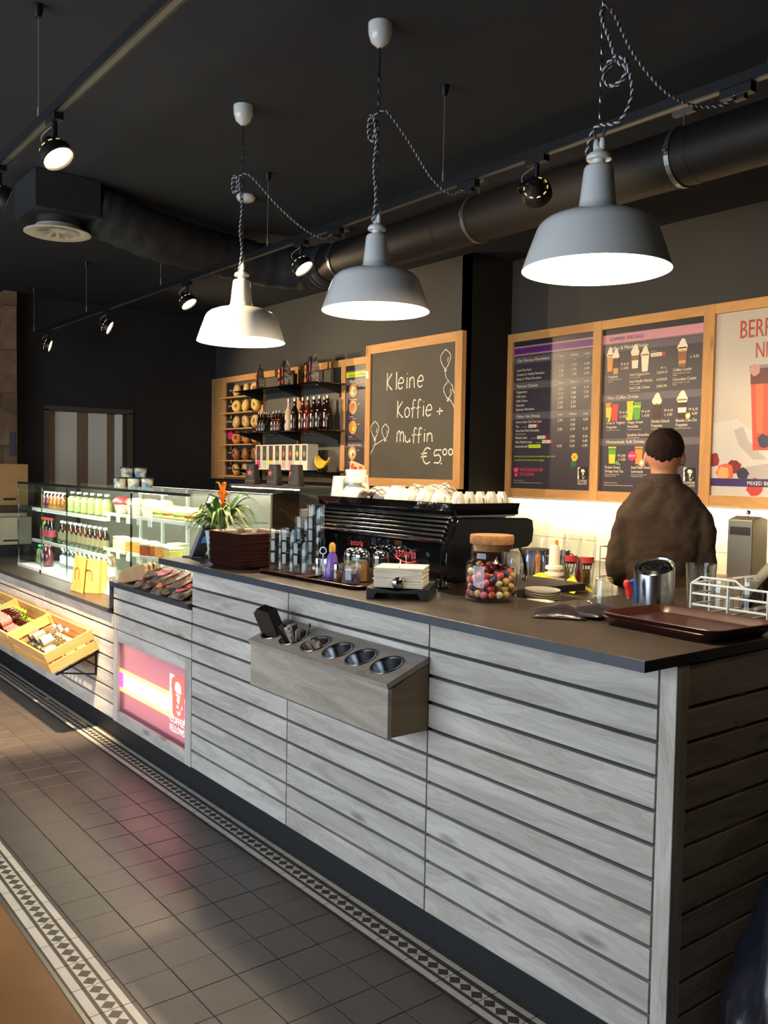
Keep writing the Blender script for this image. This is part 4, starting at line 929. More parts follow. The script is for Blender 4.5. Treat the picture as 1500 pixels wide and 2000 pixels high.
tor = MB(); n1, n2 = 18, 9; vv = []
for i in range(n1):
    a = 2*PI*i/n1
    for j in range(n2):
        b = 2*PI*j/n2; r_ = .042+.027*math.cos(b); vv.append((r_*math.cos(a), .030*math.sin(b), r_*math.sin(a)))
tor.add(vv, [(i*n2+j, i*n2+(j+1) % n2, ((i+1) % n1)*n2+(j+1) % n2, ((i+1) % n1)*n2+j) for i in range(n1) for j in range(n2)])
for k in range(6):
    me = tor.mesh('bagel', [noise_mat('bagel_%d' % k, bcols[k][0], bcols[k][1], (25, 25, 25), .5, bump=.3)], smooth=True)
    for i in range(3):
        o = link('bagel', me, None, (-8.715+.205*i+random.uniform(-.012, .012), YU-.052, SZ[k]+.0665), (R(-14), random.uniform(0, 6), R(random.uniform(-8, 8))), 0, '%s bagel, %s one on the %s bagel ledge' % (kinds[k], pos_[i], rows_[k]), 'bagel', 'bagels on the wall shelf')
        o.scale = (1.0, 1, .98)
# menu strip between the unit and the chalkboard
t, s = sheet_thing('menu_board', 'narrow bagel menu partly hidden behind the chalkboard', 'menu', -6.722, -6.10, 1.43, 2.49, YU-.012, p_dark)
s.rect('band', p_band2, 0, 0, 1, .045); s.rect('band', p_rim, 0, .05, 1, .053); s.rect('band', p_lime, 0, .06, 1, .105, 1.2); s.text("BAGEL 'N MORE", .07, .098, .026, p_dkgrn)
s.text('Bagel', .10, .150, .026, p_cream); s.rect('band', p_band, 0, .120, 1, .165); s.rect('band', p_band, 0, .655, 1, .70); s.text('Breakfast Items', .08, .688, .022, p_cream)
for v, a, cl in ((.215, 'Cream Cheese', 0), (.36, 'Turkey', 1), (.53, 'Salmon', 2), (.75, 'Sweet', 3)):
    for u in (.18, .60):
        s.disc('picture', p_latte, u, v, .10, 2); s.disc('picture', (p_milk, p_red, p_org, p_milk)[cl], u, v, .062, 2.6, 10, 1, cl+3); s.disc('picture', (p_grn, p_grn, p_lime, p_coffee)[cl], u+.02, v+.012, .03, 3.2, 8, 1, 9)
        s.text('4,50', u+.12, v-.02, .012, p_cream)
    s.text(a, .09, v+.085, .017, p_cream, wid=.8); s.text('Turkey', .50, v+.085, .017, p_cream, wid=.8); s.text('met sla, tomaat en komkommer', .09, v+.10, .006, p_cream)
s.text('Alle prijzen in euro incl. btw, zolang de voorraad strekt', .06, .955, .007, p_cream)
s.done()
t = thing('coupon_card', 'tilted pale coupon card stuck on the bagel menu', 'card', (-6.53, YU-.0175, 1.56), rot=(0, R(14), 0))
MB().box(-.11, .11, 0, .0015, -.05, .05).build('card', mat('coupon', '#dcc6a0', .5), t)
cs = Sheet(t, -.11, .05, .22, .1, -.0003); cs.disc('picture', p_tea2, .2, .5, .14, 1, 12, 1, 2); cs.disc('picture', p_tea2, .75, .42, .14, 1, 12, 1, 3); cs.disc('picture', p_red, .45, .6, .1, 1, 12, 1, 4); cs.done()
# --- bracketed glass shelves
m_smoke = glass_mat('smoked_glass', '#55605a', .10, .6)
for k, z in enumerate((2.318, 1.893, 1.520)):
    t = thing('glass_shelf', ['upper smoked glass shelf with coffee bags', 'middle smoked glass shelf with syrup bottles', 'lower smoked glass shelf with tea boxes'][k], 'shelf', (-7.5, YU-.02, z))
    MB().box(-.78, .78, -.30, -.004, .0, .012).build('pane', m_smoke, t, bevel=.001)
    for x in (-.72, .02, .70):
        MB().box(x-.012, x+.012, -.26, 0, -.014, 0).prism([(-.25, -.014), (0, -.014), (0, -.075), (-.02, -.075)], 'x', x-.006, x+.006).box(x-.012, x+.012, -.012, 0, -.11, 0).build('bracket', m_iron, t)
# coffee bags
m_foil = noise_mat('coffee_foil', '#1b1a1a', '#2e2a29', (14, 14, 14), .22, bump=.8, spec=.7)
def coffee_bag(x, y, z, label, rz=0, badge='#c8564e', s_=1.):
    t = thing('coffee_bag', label, 'coffee bag', (x, y, z), rz, group='coffee bags on the upper shelf'); t.scale = (s_, s_, s_)
    rg = []
    for zz, w_, d_ in ((0, .062, .036), (.04, .066, .040), (.13, .066, .038), (.185, .064, .026), (.22, .065, .010), (.262, .066, .003)):
        rg.append([(w_*sx_*(1 if abs(sx_) == 1 else .55), d_*sy_, zz+(.006*math.sin(9*sx_+zz*30) if zz > .2 else 0)) for sx_, sy_ in ((-1, -.8), (-.5, -1), (.5, -1), (1, -.8), (1, .8), (.5, 1), (-.5, 1), (-1, .8))])
    MB().loft(rg).build('pouch', m_foil, t, smooth=55)
    MB().prism([(.044*math.cos(a*PI/12), .135+.046*math.sin(a*PI/12)) for a in range(24)], 'y', -.0425, -.0405).build('badge', mat('bag_badge_'+badge, badge, .4), t)
    MB().box(-.05, .05, -.0425, -.0405, .022, .055).build('label_strip', mat('bag_strip', '#a63a48', .4), t)
    MB().box(-.038, .038, -.0432, -.0424, .126, .142).build('badge_text', mat('bag_text', '#4a1b20', .4), t)
coffee_bag(-7.955, 4.56, 2.331, 'single black coffee bag at the left end of the upper shelf', R(-22))
coffee_bag(-7.535, 4.57, 2.331, 'black coffee bag with an orange badge, left of the middle pair', R(-20), '#d8933f')
coffee_bag(-7.385, 4.52, 2.331, 'black coffee bag with a red badge, right of the middle pair', R(-25), '#d2433f', 1.03)
coffee_bag(-7.06, 4.57, 2.331, 'black coffee bag with a brown badge, left of the right pair', R(-20), '#a0643c')
coffee_bag(-6.90, 4.52, 2.331, 'black coffee bag with a pink badge, rightmost on the upper shelf', R(-30), '#d8647c', 1.08)
for i, x in enumerate((-7.24, -7.665)):
    MB().box(-.035, .035, -.03, .03, 0, .19).build('yellow_carton', mat('carton_yellow', '#c8b24a', .5), None, (x, 4.68, 2.331), label=['small yellow carton standing between the coffee bag pairs', 'small yellow carton behind the left coffee bags'][i], cat='carton', bevel=.002)
# syrup bottles
def syrup(key, r, h, col):
    prof = [(0, 0), (r*.95, 0), (r, .006), (r, h*.56), (r*.9, h*.63), (r*.48, h*.74), (r*.40, h*.80), (r*.38, h*.93)]
    return (MB().lathe(prof, 16).mesh(key+'_glass', [liquid_mat('syrup_'+key, col, .10, .06)], smooth=True), MB().lathe([(r*.42, h*.91), (r*.42, h), (0, h)], 12).mesh(key+'_cap', [m_chain], smooth=True))
m_slab = mat('syrup_label', '#d9cdbb', .5); m_slabr = mat('syrup_label_band', '#35405c', .5)
def lab_mesh(key, r, h):
    a0 = -PI/2-.75; mb = MB()
    for z0_, z1_, mi in ((h*.10, h*.50, 0), (h*.24, h*.35, 1)):
        q = r*(1.012+.006*mi); vs_ = []
        for i in range(9):
            a = a0+1.5*i/8; vs_ += [(q*math.cos(a), q*math.sin(a), z0_), (q*math.cos(a), q*math.sin(a), z1_)]
        mb.add(vs_, [(2*i, 2*i+2, 2*i+3, 2*i+1) for i in range(8)], mi)
    return mb.mesh(key+'_label', [m_slab, m_slabr], smooth=True, fix=False)
bigc = {'clear': '#b7a98e', 'dark': '#1c0f0c', 'brown': '#3c1710', 'red': '#541a12'}
bm_ = {k: syrup('big_'+k, .037, .315, c) for k, c in bigc.items()}; sm_ = {k: syrup('small_'+k, .025, .21, c) for k, c in (('dark', '#1a0f0c'), ('brown', '#33140e'))}
bl_, sl_ = lab_mesh('big', .037, .315), lab_mesh('small', .025, .21)
def put_syrup(ms_, lm, x, y, label, grp):
    t = thing('syrup_bottle', label, 'bottle', (x, y, 1.905), R(-35), grp); link('glass', ms_[0], t); link('cap', ms_[1], t); link('label', lm, t)
for i, (x, y, c) in enumerate(((-7.47, 4.60, 'clear'), (-7.36, 4.60, 'dark'), (-7.215, 4.60, 'brown'), (-7.125, 4.60, 'red'), (-7.02, 4.60, 'dark'), (-6.90, 4.58, 'dark'), (-7.17, 4.69, 'brown'), (-7.07, 4.69, 'red'), (-6.97, 4.68, 'dark'), (-6.80, 4.60, 'dark'))):
    put_syrup(bm_[c], bl_, x, y, ['tall clear syrup bottle, leftmost of the big ones', 'tall dark syrup bottle beside the clear one', 'tall brown syrup bottle, third of the front row', 'tall reddish syrup bottle, fourth of the front row', 'tall dark syrup bottle, fifth of the front row', 'tall dark syrup bottle, sixth of the front row', 'tall brown syrup bottle in the back row', 'tall reddish syrup bottle in the back row', 'tall dark syrup bottle in the back row', 'tall dark syrup bottle, rightmost on the shelf'][i], 'big syrup bottles on the middle shelf')
for i, x in enumerate((-8.06, -8.005, -7.95, -7.765, -7.71, -7.655)):
    put_syrup(sm_['dark' if i < 3 else 'brown'], sl_, x, 4.61, 'small syrup bottle, %s of the %s front trio' % (('left', 'middle', 'right')[i % 3], ('left', 'right')[i//3]), 'small syrup bottles on the middle shelf')
for i, x in enumerate((-8.03, -7.975, -7.90, -7.84, -7.74, -7.68, -7.60)):
    put_syrup(sm_['dark'], sl_, x, 4.68, 'small dark syrup bottle standing in the back row, number %s from the left' % ('one', 'two', 'three', 'four', 'five', 'six', 'seven')[i], 'small syrup bottles on the middle shelf')
# tea boxes
tcols = ['#7a4a3c', '#55625a', '#4e4a44', '#6b6a5c', '#c65a66', '#b4574f', '#d8b93a', '#8f8a80']; tb2 = ['#d0307c', '#a9c2b0', '#d8c23a', '#9fae98', '#e0909c', '#e0909c', '#d9d4c4', '#d9d4c4']
tn = ['brown', 'grey green', 'dark', 'olive', 'pink', 'red', 'yellow', 'silver']
for i in range(8):
    x = -7.945+.122*i
    t = thing('tea_box', 'tall white tea dispenser box with a %s diamond' % tn[i], 'tea box', (x, 4.60, 1.533), group='tea boxes on the lower shelf')
    MB().box(-.056, .056, -.06, .06, 0, .245).build('box', mat('teabox_white', '#dcd8cc', .5), t, bevel=.002)
    MB().box(-.036, .040, -.0612, -.0604, .09, .236).build('window', mat('teabox_dark', '#4b3f3a', .5), t)
    MB().prism([(.002, .12), (.026, .155), (.002, .19), (-.022, .155)], 'y', -.0622, -.0614).build('diamond', mat('tea_%d' % i, tcols[i], .5), t)
    MB().box(-.036, .040, -.0612, -.0604, .012, .085).build('lower_label', mat('teab_%d' % i, tb2[i], .5), t)
# bananas
m_ban = noise_mat('banana_skin', '#d9b62e', '#c9a51f', (20, 20, 20), .45)
bt = thing('banana_bunch', 'bunch of yellow bananas lying on the lower shelf beside the tea boxes', 'bananas', (-6.90, 4.56, 1.533))
for k in range(4):
    pts = [(0, .01*k-.015, .135), (.01+.01*k, .012*k-.02, .095), (.05+.012*k, .014*k-.03, .052+.008*k), (.12+.012*k, .016*k-.04, .030+.014*k), (.185, .018*k-.04, .042+.026*k)]
    pp = smooth_path(pts, 4); n = len(pp)
    MB().tube(pp, [.006 if i < 2 else .006+.013*min(1, (i-1)/4)*(1 if i < n-4 else (n-1-i)/4*.85+.15) for i in range(n)], 8).build('banana', m_ban, bt, smooth=True)
# ================================================================== ON THE MAIN WORKTOP
m_gblack = mat('machine_black', '#0b0c0e', .08, spec=.6, coat=.6); m_matblack = mat('matt_black', '#121212', .5)
m_white = mat('china_white', '#e9e4d6', .2, spec=.5, coat=.3); m_red = mat('logo_red', '#d9363a', .4, emit=.15)
m_tumbler = glass_mat('tumbler_glass', '#fbfdfc', .05, .62, .03); m_clear = glass_mat('clear_glass', '#f8fbfa', .05, .7, .02)
m_traybrown = noise_mat('tray_brown', '#351a15', '#3f2019', (30, 30, 30), .35, spec=.5)
def rrect(hx, hy, r, n=5):
    out = []
    for cx, cy, a0 in ((hx-r, hy-r, 0), (-hx+r, hy-r, PI/2), (-hx+r, -hy+r, PI), (hx-r, -hy+r, 1.5*PI)):
        out += [(cx+r*math.cos(a0+PI/2*k/n), cy+r*math.sin(a0+PI/2*k/n)) for k in range(n+1)]
    return out
def tray_mesh(hx, hy, r=.045, h=.020, key='tray', m=None):
    """shallow tray: sloping rim with a lip, flat well"""
    def ring(d, z): return [(x, y, z) for x, y in rrect(hx-d, hy-d, max(.006, r-d*.8))]
    mb = MB(); mb.loft([ring(.020, 0), ring(.004, h*.8), ring(0, h), ring(.003, h+.002), ring(.008, h), ring(.022, .004)]); return mb.mesh(key, [m or m_traybrown], smooth=35)
# --- espresso machine
em = thing('espresso_machine', 'long glossy black espresso machine with chrome grill facing the room', 'coffee machine', (-3.205, 2.08, ZT))
MWd = .885
prof = [(.012, .040), (.0, .055), (-.004, .10), (.0, .165), (.010, .178), (.022, .200), (.034, .235), (.045, .255), (.06, .262), (.40, .256), (.428, .248), (.436, .21), (.428, .165), (.405, .148), (.30, .140), (.25, .125), (.215, .085), (.185, .045), (.16, .034), (.04, .032)]
for nm, x0, x1 in (('end_panel', 0, .035), ('end_panel', MWd-.035, MWd)): MB().prism([(a, b) for a, b in prof], 'x', x0, x1).build(nm, m_gblack, em, smooth=50, bevel=.004)
core = [(.014, .045), (.008, .165), (.03, .178), (.06, .255), (.40, .250), (.42, .20), (.40, .155), (.26, .14), (.2, .06), (.15, .04)]
MB().prism(core, 'x', .034, MWd-.034).build('body', m_gblack, em, smooth=50)
for k in range(6):
    t_ = k/5; y, z = .006+.040*t_, .182+.078*t_
    MB().box(.034, MWd-.036, -.006, .006, -.0045, .0045).build('grill_bar', m_chrome, em, (0, y, z), (R(-28), 0, 0), bevel=.002)
MB().box(.03, MWd-.035, .045, .075, .258, .266).build('top_trim', m_chrome, em, bevel=.002)
rail = MB()
rail.prism([(.062, .268), (.07, .268), (.045, .314), (.037, .314)], 'x', .005, MWd-.03)
rail.prism([(MWd-.045, .268), (MWd-.037, .268), (MWd-.022, .312), (MWd-.030, .312)], 'y', .045, .38)
rail.prism([(.015, .268), (.023, .268), (.008, .312), (.0, .312)], 'y', .045, .38)
rail.box(.005, MWd-.03, .372, .38, .268, .31)
rail.build('cup_rail', m_gblack, em, smooth=30)
MB().box(.02, MWd-.04, .07, .375, .262, .2915).build('cup_tray', m_chrome, em)
txt = MB(); put_text(txt, 'astoria', .050, (.600, -.0065, .107), (1, 0, 0), (0, .03, 1), wid=.9); put_text(txt, 'astoria', .034, (.315, -.0065, .128), (1, 0, 0), (0, .03, 1), wid=.9)
txt.build('lettering', m_red, em, fix=False, kind='stuff')
sw = MB().tube(smooth_path([(.605, -.0055, .104), (.64, -.006, .092), (.69, -.006, .090), (.72, -.0055, .098)], 5), .0028, 6); sw.build('logo_swash', m_red, em)
for x in (.09, MWd-.09):
    for y in (.06, .36):
        MB().lathe([(.030, 0), (.030, .006), (.022, .010), (.022, .05 if y < .2 else .145), (0, .05 if y < .2 else .145)], 20, (x, y, 0)).build('foot', m_chrome, em, smooth=40)
MB().box(.10, MWd-.10, .24, .44, .035, .055).build('drip_tray', m_stcup, em, bevel=.004)
for x in (.22, .44, .66):
    MB().lathe([(0, -.03), (.026, -.03), (.028, 0), (0, 0)], 16, (x, .36, .145)).tube([(x, .36, .125), (x, .47, .118), (x, .53, .112)], [.010, .011, .013], 8).build('group_head', m_matblack, em, smooth=40)
MB().tube(smooth_path([(MWd-.05, .40, .16), (MWd-.035, .42, .10), (MWd-.02, .42, .03), (MWd-.03, .41, -.01+.03)], 5), .006, 8).build('steam_wand', m_chrome, em, smooth=True)
# cups drying upside down on the machine
cup_p = [(.0395, 0), (.040, .004), (.038, .022), (.031, .043), (.022, .053), (.021, .058), (.018, .058), (.018, .054), (0, .053)]
cupm = MB().lathe(cup_p, 20); cupm.tube(smooth_path([(.037, 0, .012), (.058, 0, .014), (.060, 0, .034), (.032, 0, .040)], 4), .0045, 6); cupm = cupm.mesh('cup', [m_white], smooth=40)
bowlm = MB().lathe([(.062, 0), (.063, .005), (.058, .03), (.042, .062), (.030, .07), (.03, .078), (0, .078)], 28).mesh('bowl', [m_white], smooth=40)
ctz = ZT+.292
cups = [(MWd-.080, .118+.083*(i/1.5), 'right end of the machine, %s from the front' % n_) for i, n_ in enumerate(('first', 'second', 'third', 'fourth', 'fifth'))]+[(MWd-.17-.088*i, .115, 'front edge of the machine, %s from the right' % n_) for i, n_ in enumerate(('first', 'second', 'third'))]
for i, (x, y, l_) in enumerate(cups):
    o = link('coffee_cup', cupm, None, (-3.205+x, 2.08+y, ctz), (0, 0, R(-50+17*(i % 3))), 0, 'white cup upside down on the %s' % l_, 'cup', 'white cups on the espresso machine'); o.scale = (.68, .68, 1.05) if i < 5 else (1, 1, 1.1)
for i, (x, y, s_) in enumerate(((.145, .135, 1.0), (.43, .14, .95), (.24, .22, .85))):
    o = link('coffee_bowl', bowlm, None, (-3.205+x, 2.08+y, ctz), (0, 0, 0), 0, ['large white bowl cup upside down, left on the machine', 'large white bowl cup upside down in the middle of the tea towel', 'white bowl cup tucked under the left end of the towel'][i], 'cup', 'white cups on the espresso machine'); o.scale = (s_, s_, s_)
MB().lathe([(.046, 0), (.047, .004), (.045, .03), (.043, .034), (.046, .05), (.044, .056), (0, .056)], 24).build('coffee_cup', m_white, None, (-3.205+.150, 2.215, ctz+.0785), smooth=40, label='white straight cup stacked upside down on the left bowl cup', cat='cup')
for i, (x, y, n_) in enumerate(((.07, .11, 3), (.085, .21, 4))):
    for k in range(n_):
        o = MB().lathe([(.040, 0), (.041, .004), (.039, .01), (.030, .092), (0, .092)], 20).build('paper_cup', m_white, None, (-3.205+x, 2.08+y, ctz+.007*k), smooth=40, label='white paper cup upside down in the %s stack on the machine, %s from below' % (('left', 'rear')[i], ('first', 'second', 'third', 'fourth')[k]), cat='cup', group='white paper cups on the machine')
# tea towel thrown over the cups
m_towel = mat('tea_towel', '#c7b08f', .9, spec=.1)
tc = N(m_towel, 'ShaderNodeTexCoord'); mp = N(m_towel, 'ShaderNodeMapping'); L(m_towel, tc.outputs['Generated'], mp.inputs[0]); sp = N(m_towel, 'ShaderNodeSeparateXYZ'); L(m_towel, mp.outputs[0], sp.inputs[0])
chk = []
for ax, fr_ in (('X', 24), ('Y', 9)):
    mu = N(m_towel, 'ShaderNodeMath', operation='MULTIPLY'); mu.inputs[1].default_value = fr_; L(m_towel, sp.outputs[ax], mu.inputs[0])
    fc = N(m_towel, 'ShaderNodeMath', operation='FRACT'); L(m_towel, mu.outputs[0], fc.inputs[0]); gt = N(m_towel, 'ShaderNodeMath', operation='GREATER_THAN'); gt.inputs[1].default_value = .80; L(m_towel, fc.outputs[0], gt.inputs[0]); chk.append(gt)
ad_ = N(m_towel, 'ShaderNodeMath', operation='MAXIMUM'); L(m_towel, chk[0].outputs[0], ad_.inputs[0]); L(m_towel, chk[1].outputs[0], ad_.inputs[1])
r_ = ramp(m_towel, ad_.outputs[0], [(0, '#cdb596'), (1, '#4b4c66')]); L(m_towel, r_.outputs[0], bsdf(m_towel).inputs['Base Color'])
tw = MB(); nx, ny = 60, 18; vs_ = []
rt = random.Random(3)
for j in range(ny+1):
    for i in range(nx+1):
        u, v = i/nx, j/ny; x = .20+.56*u; y = .10+.20*v+.05*u
        z = .030+.014*math.sin(u*9.5+v*4.2)+.010*math.sin(u*19-v*7)+.006*math.sin(u*37+v*11)+.030*math.exp(-((u-.37)/.12)**2-((v-.5)/.45)**2)+.034*math.exp(-((u-.70)/.10)**2-((v-.55)/.4)**2)-.028*max(abs(v-.5)*2-.6, 0)-.03*max(0, abs(u-.5)*2-.85)*4
        vs_.append((x, y, max(.004, z+.012)))
tw.add(vs_, [(j*(nx+1)+i, j*(nx+1)+i+1, (j+1)*(nx+1)+i+1, (j+1)*(nx+1)+i) for j in range(ny) for i in range(nx)])
o = tw.build('tea_towel', m_towel, None, (-3.205, 2.08, ctz), smooth=True, fix=False, label='crumpled checked tea towel lying over the cups on the machine', cat='towel')
sd = o.modifiers.new('thick', 'SOLIDIFY'); sd.thickness = .003
# --- stack of brown trays
tm_ = tray_mesh(.155, .135, .05, .018)
for k in range(18):
    link('serving_tray', tm_, None, (-3.425+random.uniform(-.0015, .0015), 1.918+random.uniform(-.0015, .0015), ZT+.0078*k), (0, 0, R(2)), 0, 'dark brown tray, %s from below in the tall stack beside the plant' % ORD[k] if k < 17 else 'dark brown tray on top of the tall stack beside the plant', 'tray', 'brown trays in the tall stack')
# --- tumblers on a tray
link('serving_tray', tray_mesh(.165, .125, .045, .014), None, (-3.045, 1.955, ZT), (0, 0, R(3)), 0, 'brown tray under the stacked water glasses', 'tray')
def tumbler(r=.031, h=.082, key='tumbler', fl=8):
    mb = MB(); n = 24
    mb.lathe([(0, .008), (r*.80, .008), (r*.94, h*.5), (r*.985, h), (r, h+.001), (r*1.015, h), (r*.97, h*.45), (r*.86, .002), (r*.80, 0), (0, 0)], n)
    return mb.mesh(key, [m_tumbler], smooth=40)
tmb = tumbler()
spots_ = [(-3.118, 1.872, 3, 'front left'), (-3.045, 1.880, 3, 'front middle'), (-2.972, 1.888, 2, 'front right'), (-3.128, 1.945, 3, 'middle left'), (-3.055, 1.953, 4, 'central'), (-2.982, 1.962, 5, 'tall right'), (-3.06, 2.025, 5, 'tall rear')]
for x, y, n_, nm in spots_:
    for k in range(n_): link('tumbler', tmb, None, (x, y, ZT+.005+.049*k), (0, 0, k), 0, 'clear tumbler, %s from below in the %s glass stack' % (('first', 'second', 'third', 'fourth', 'fifth')[k], nm), 'glass', 'stacked water glasses on the tray')
for k in range(3):
    o = MB().lathe([(.036, 0), (.037, .003), (.036, .008), (.027, .085), (0, .085)], 24).build('paper_cup', mat('cup_grey', '#6f6259', .6), None, (-3.18, 2.06, ZT+.21+.006*k) if False else (-3.145, 2.03, ZT+.156+.008*k), smooth=40, label='taupe paper cup upside down, %s of the nested stack behind the glasses' % ('lowest', 'middle', 'top')[k], cat='cup', group='taupe paper cups')
for k in range(3): link('tumbler', tmb, None, (-3.145, 2.03, ZT+.005+.049*k), (0, 0, k), 0, 'clear tumbler, %s from below under the taupe paper cups' % ('first', 'second', 'third')[k], 'glass', 'stacked water glasses on the tray')
# --- condiment tray
link('serving_tray', tray_mesh(.205, .125, .045, .014), None, (-2.742, 1.962, ZT), (0, 0, R(2)), 0, 'brown tray carrying the salt, sugar and sauce jars', 'tray')
ct = ZT+.005
t = thing('cruet_set', 'chrome salt and pepper set with a ring handle on the condiment tray', 'cruet', (-2.885, 1.940, ct), R(40))
for s_ in (-1, 1):
    MB().lathe([(0, 0), (.014, 0), (.014, .052), (0, .052)], 14, (s_*.017, 0, .004)).build('shaker', m_clear, t, smooth=40)
    MB().lathe([(0, .002), (.0125, .002), (.0125, .034), (0, .034)], 12, (s_*.017, 0, .004)).build('salt', mat('salt', '#d8d5cd' if s_ < 0 else '#8d8378', .8), t, smooth=40)
    MB().lathe([(.0148, .052), (.0148, .068), (.012, .070), (0, .070)], 14, (s_*.017, 0, .004)).build('cap', m_chrome, t, smooth=40)
MB().box(-.036, .036, -.017, .017, 0, .004).tube(arc((0, 0, .105), .013, -PI/2, 1.5*PI, 16), .0022, 6).tube([(0, 0, .004), (0, 0, .092)], .0022, 6).build('stand', m_chrome, t, smooth=40)
t = thing('sauce_bottle', 'purple syrup bottle with a yellow cap on the condiment tray', 'bottle', (-2.808, 1.930, ct))
MB().lathe([(0, 0), (.026, 0), (.028, .006), (.027, .04), (.018, .09), (.011, .105), (.011, .112)], 18).build('bottle', mat('purple_bottle', '#6d4aa6', .35, coat=.3), t, smooth=40)
MB().lathe([(.0125, .108), (.0125, .132), (.006, .142), (0, .142)], 14).build('cap', mat('cap_yellow', '#d8a53a', .4), t, smooth=40)
tl = MB(); put_text(tl, 'lavender', .012, (-.019, -.0276, .04), (1, 0, 0), (0, 0, 1)); tl.build('lettering', m_stick, t, rot=(0, 0, R(40)), fix=False, kind='stuff')
t = thing('spice_shaker', 'small glass shaker of cinnamon with a chrome cap', 'shaker', (-2.752, 1.918, ct))
MB().lathe([(0, 0), (.018, 0), (.018, .048), (.0165, .052)], 16).build('glass', m_clear, t, smooth=40); MB().lathe([(0, .002), (.0165, .002), (.0165, .034), (0, .034)], 14).build('cinnamon', mat('cinnamon', '#8a5836', .9), t, smooth=40); MB().lathe([(.0185, .048), (.0185, .066), (.014, .071), (0, .071)], 16).build('cap', m_chrome, t, smooth=40)
t = thing('cookie_jar', 'faceted glass jar with dark blue wrapped sweets on the condiment tray', 'jar', (-2.675, 1.925, ct))
MB().lathe([(0, 0), (.034, 0), (.037, .008), (.037, .07), (.030, .086), (.031, .096)], 10).build('glass', m_clear, t)
MB().lathe([(0, .004), (.032, .004), (.033, .04), (.028, .052), (0, .056)], 10).build('sweets', noise_mat('blue_wrappers', '#1c2036', '#6d6a78', (70, 70, 70), .4), t)
tl = MB(); put_text(tl, '30 ml', .014, (-.017, -.0375, .06), (1, 0, 0), (0, 0, 1)); tl.build('lettering', m_stick, t, rot=(0, 0, R(42)), fix=False, kind='stuff')
for i, (x, y, c_) in enumerate(((-2.785, 2.005, '#c9b79a'), (-2.712, 2.000, '#b98a52'), (-2.80, 2.055, '#d8cdb8'), (-2.64, 2.035, '#7d5230'))):
    t = thing('sugar_pourer', ['glass sugar pourer with a chrome lid behind the purple bottle', 'glass pourer of brown sugar with a chrome lid behind the sweets jar', 'glass pourer of white sugar, rear left on the tray', 'glass pourer of cocoa, rear right on the tray'][i], 'sugar pourer', (x, y, ct), group='sugar pourers on the condiment tray')
    MB().lathe([(0, 0), (.030, 0), (.032, .006), (.032, .085), (.028, .098)], 18).build('glass', m_clear, t, smooth=40); MB().lathe([(0, .003), (.029, .003), (.029, .07), (0, .072)], 16).build('sugar', mat('sugar_%d' % i, c_, .9), t, smooth=40)
    MB().lathe([(.031, .094), (.031, .104), (.022, .116), (.010, .121), (0, .122)], 18).build('lid', m_chrome, t, smooth=40)
t = thing('spoon_bowl', 'white bowl full of small spoons behind the napkin holder', 'bowl', (-2.615, 2.055, ZT))
MB().lathe([(0, 0), (.024, 0), (.026, .004), (.046, .03), (.056, .062), (.057, .066), (.054, .066), (.044, .033), (0, .008)], 28).build('bowl', mat('bowl_white', '#dfe2e4', .25, coat=.3), t, smooth=40)
rs_ = random.Random(5)
for k in range(12):
    a = rs_.uniform(0, 2*PI); q = rs_.uniform(.01, .04); tilt = rs_.uniform(10, 50)
    M = Matrix.Translation((q*math.cos(a), q*math.sin(a), .058)) @ Matrix.Rotation(a, 4, 'Z') @ Matrix.Rotation(R(tilt), 4, 'Y')
    MB().sphere((0, 0, .012), .014, 10, 6, M=M, sx=.75, sy=1, sz=.35).tube([(0, 0, .0), (.0, 0, -.03)], .0025, 5, M=M).build('spoon', m_chrome if k % 3 else m_iron, t, smooth=True)
M = Matrix.Translation((.03, .01, .05)) @ Matrix.Rotation(R(42), 4, 'Z') @ Matrix.Rotation(R(52), 4, 'Y')
MB().tube([(0, 0, 0), (0, 0, .085)], [.003, .006], 6, M=M).build('spoon', m_chrome, t)
# --- napkin holder
nh = thing('napkin_holder', 'black napkin holder with a stack of white napkins under a ball weight', 'napkin holder', (-2.374, 1.925, ZT), R(42.8))
MB().prism([(-.103, .0), (-.078, .0), (-.070, .02), (.070, .02), (.078, .0), (.103, .0), (.103, .038), (.085, .036), (.0, .026), (-.085, .036), (-.103, .038)], 'y', -.125, .125).build('base', m_matblack, nh, bevel=.002)
m_nap = mat('napkin_paper', '#e6ddc9', .85)
rn = random.Random(9)
nm_ = MB().box(-.083, .083, -.083, .083, 0, .0042).mesh('napkin', [m_nap])
for k in range(13): link('napkin', nm_, nh, (rn.uniform(-.002, .002), -.02+rn.uniform(-.002, .002), .034+.0053*k), (R(-2+.25*k*.4), 0, R(rn.uniform(-1.2, 1.2))))
MB().tube(smooth_path([(.0, .075, .03), (.0, .078, .12), (.0, .04, .145), (.0, -.03, .13), (.0, -.085, .10), (0, -.108, .062)], 6), .0016, 6).build('wire_arm', m_chrome, nh)
MB().sphere((0, -.110, .055), .021, 18, 12, sy=.7).build('ball_weight', m_chrome, nh, smooth=True)
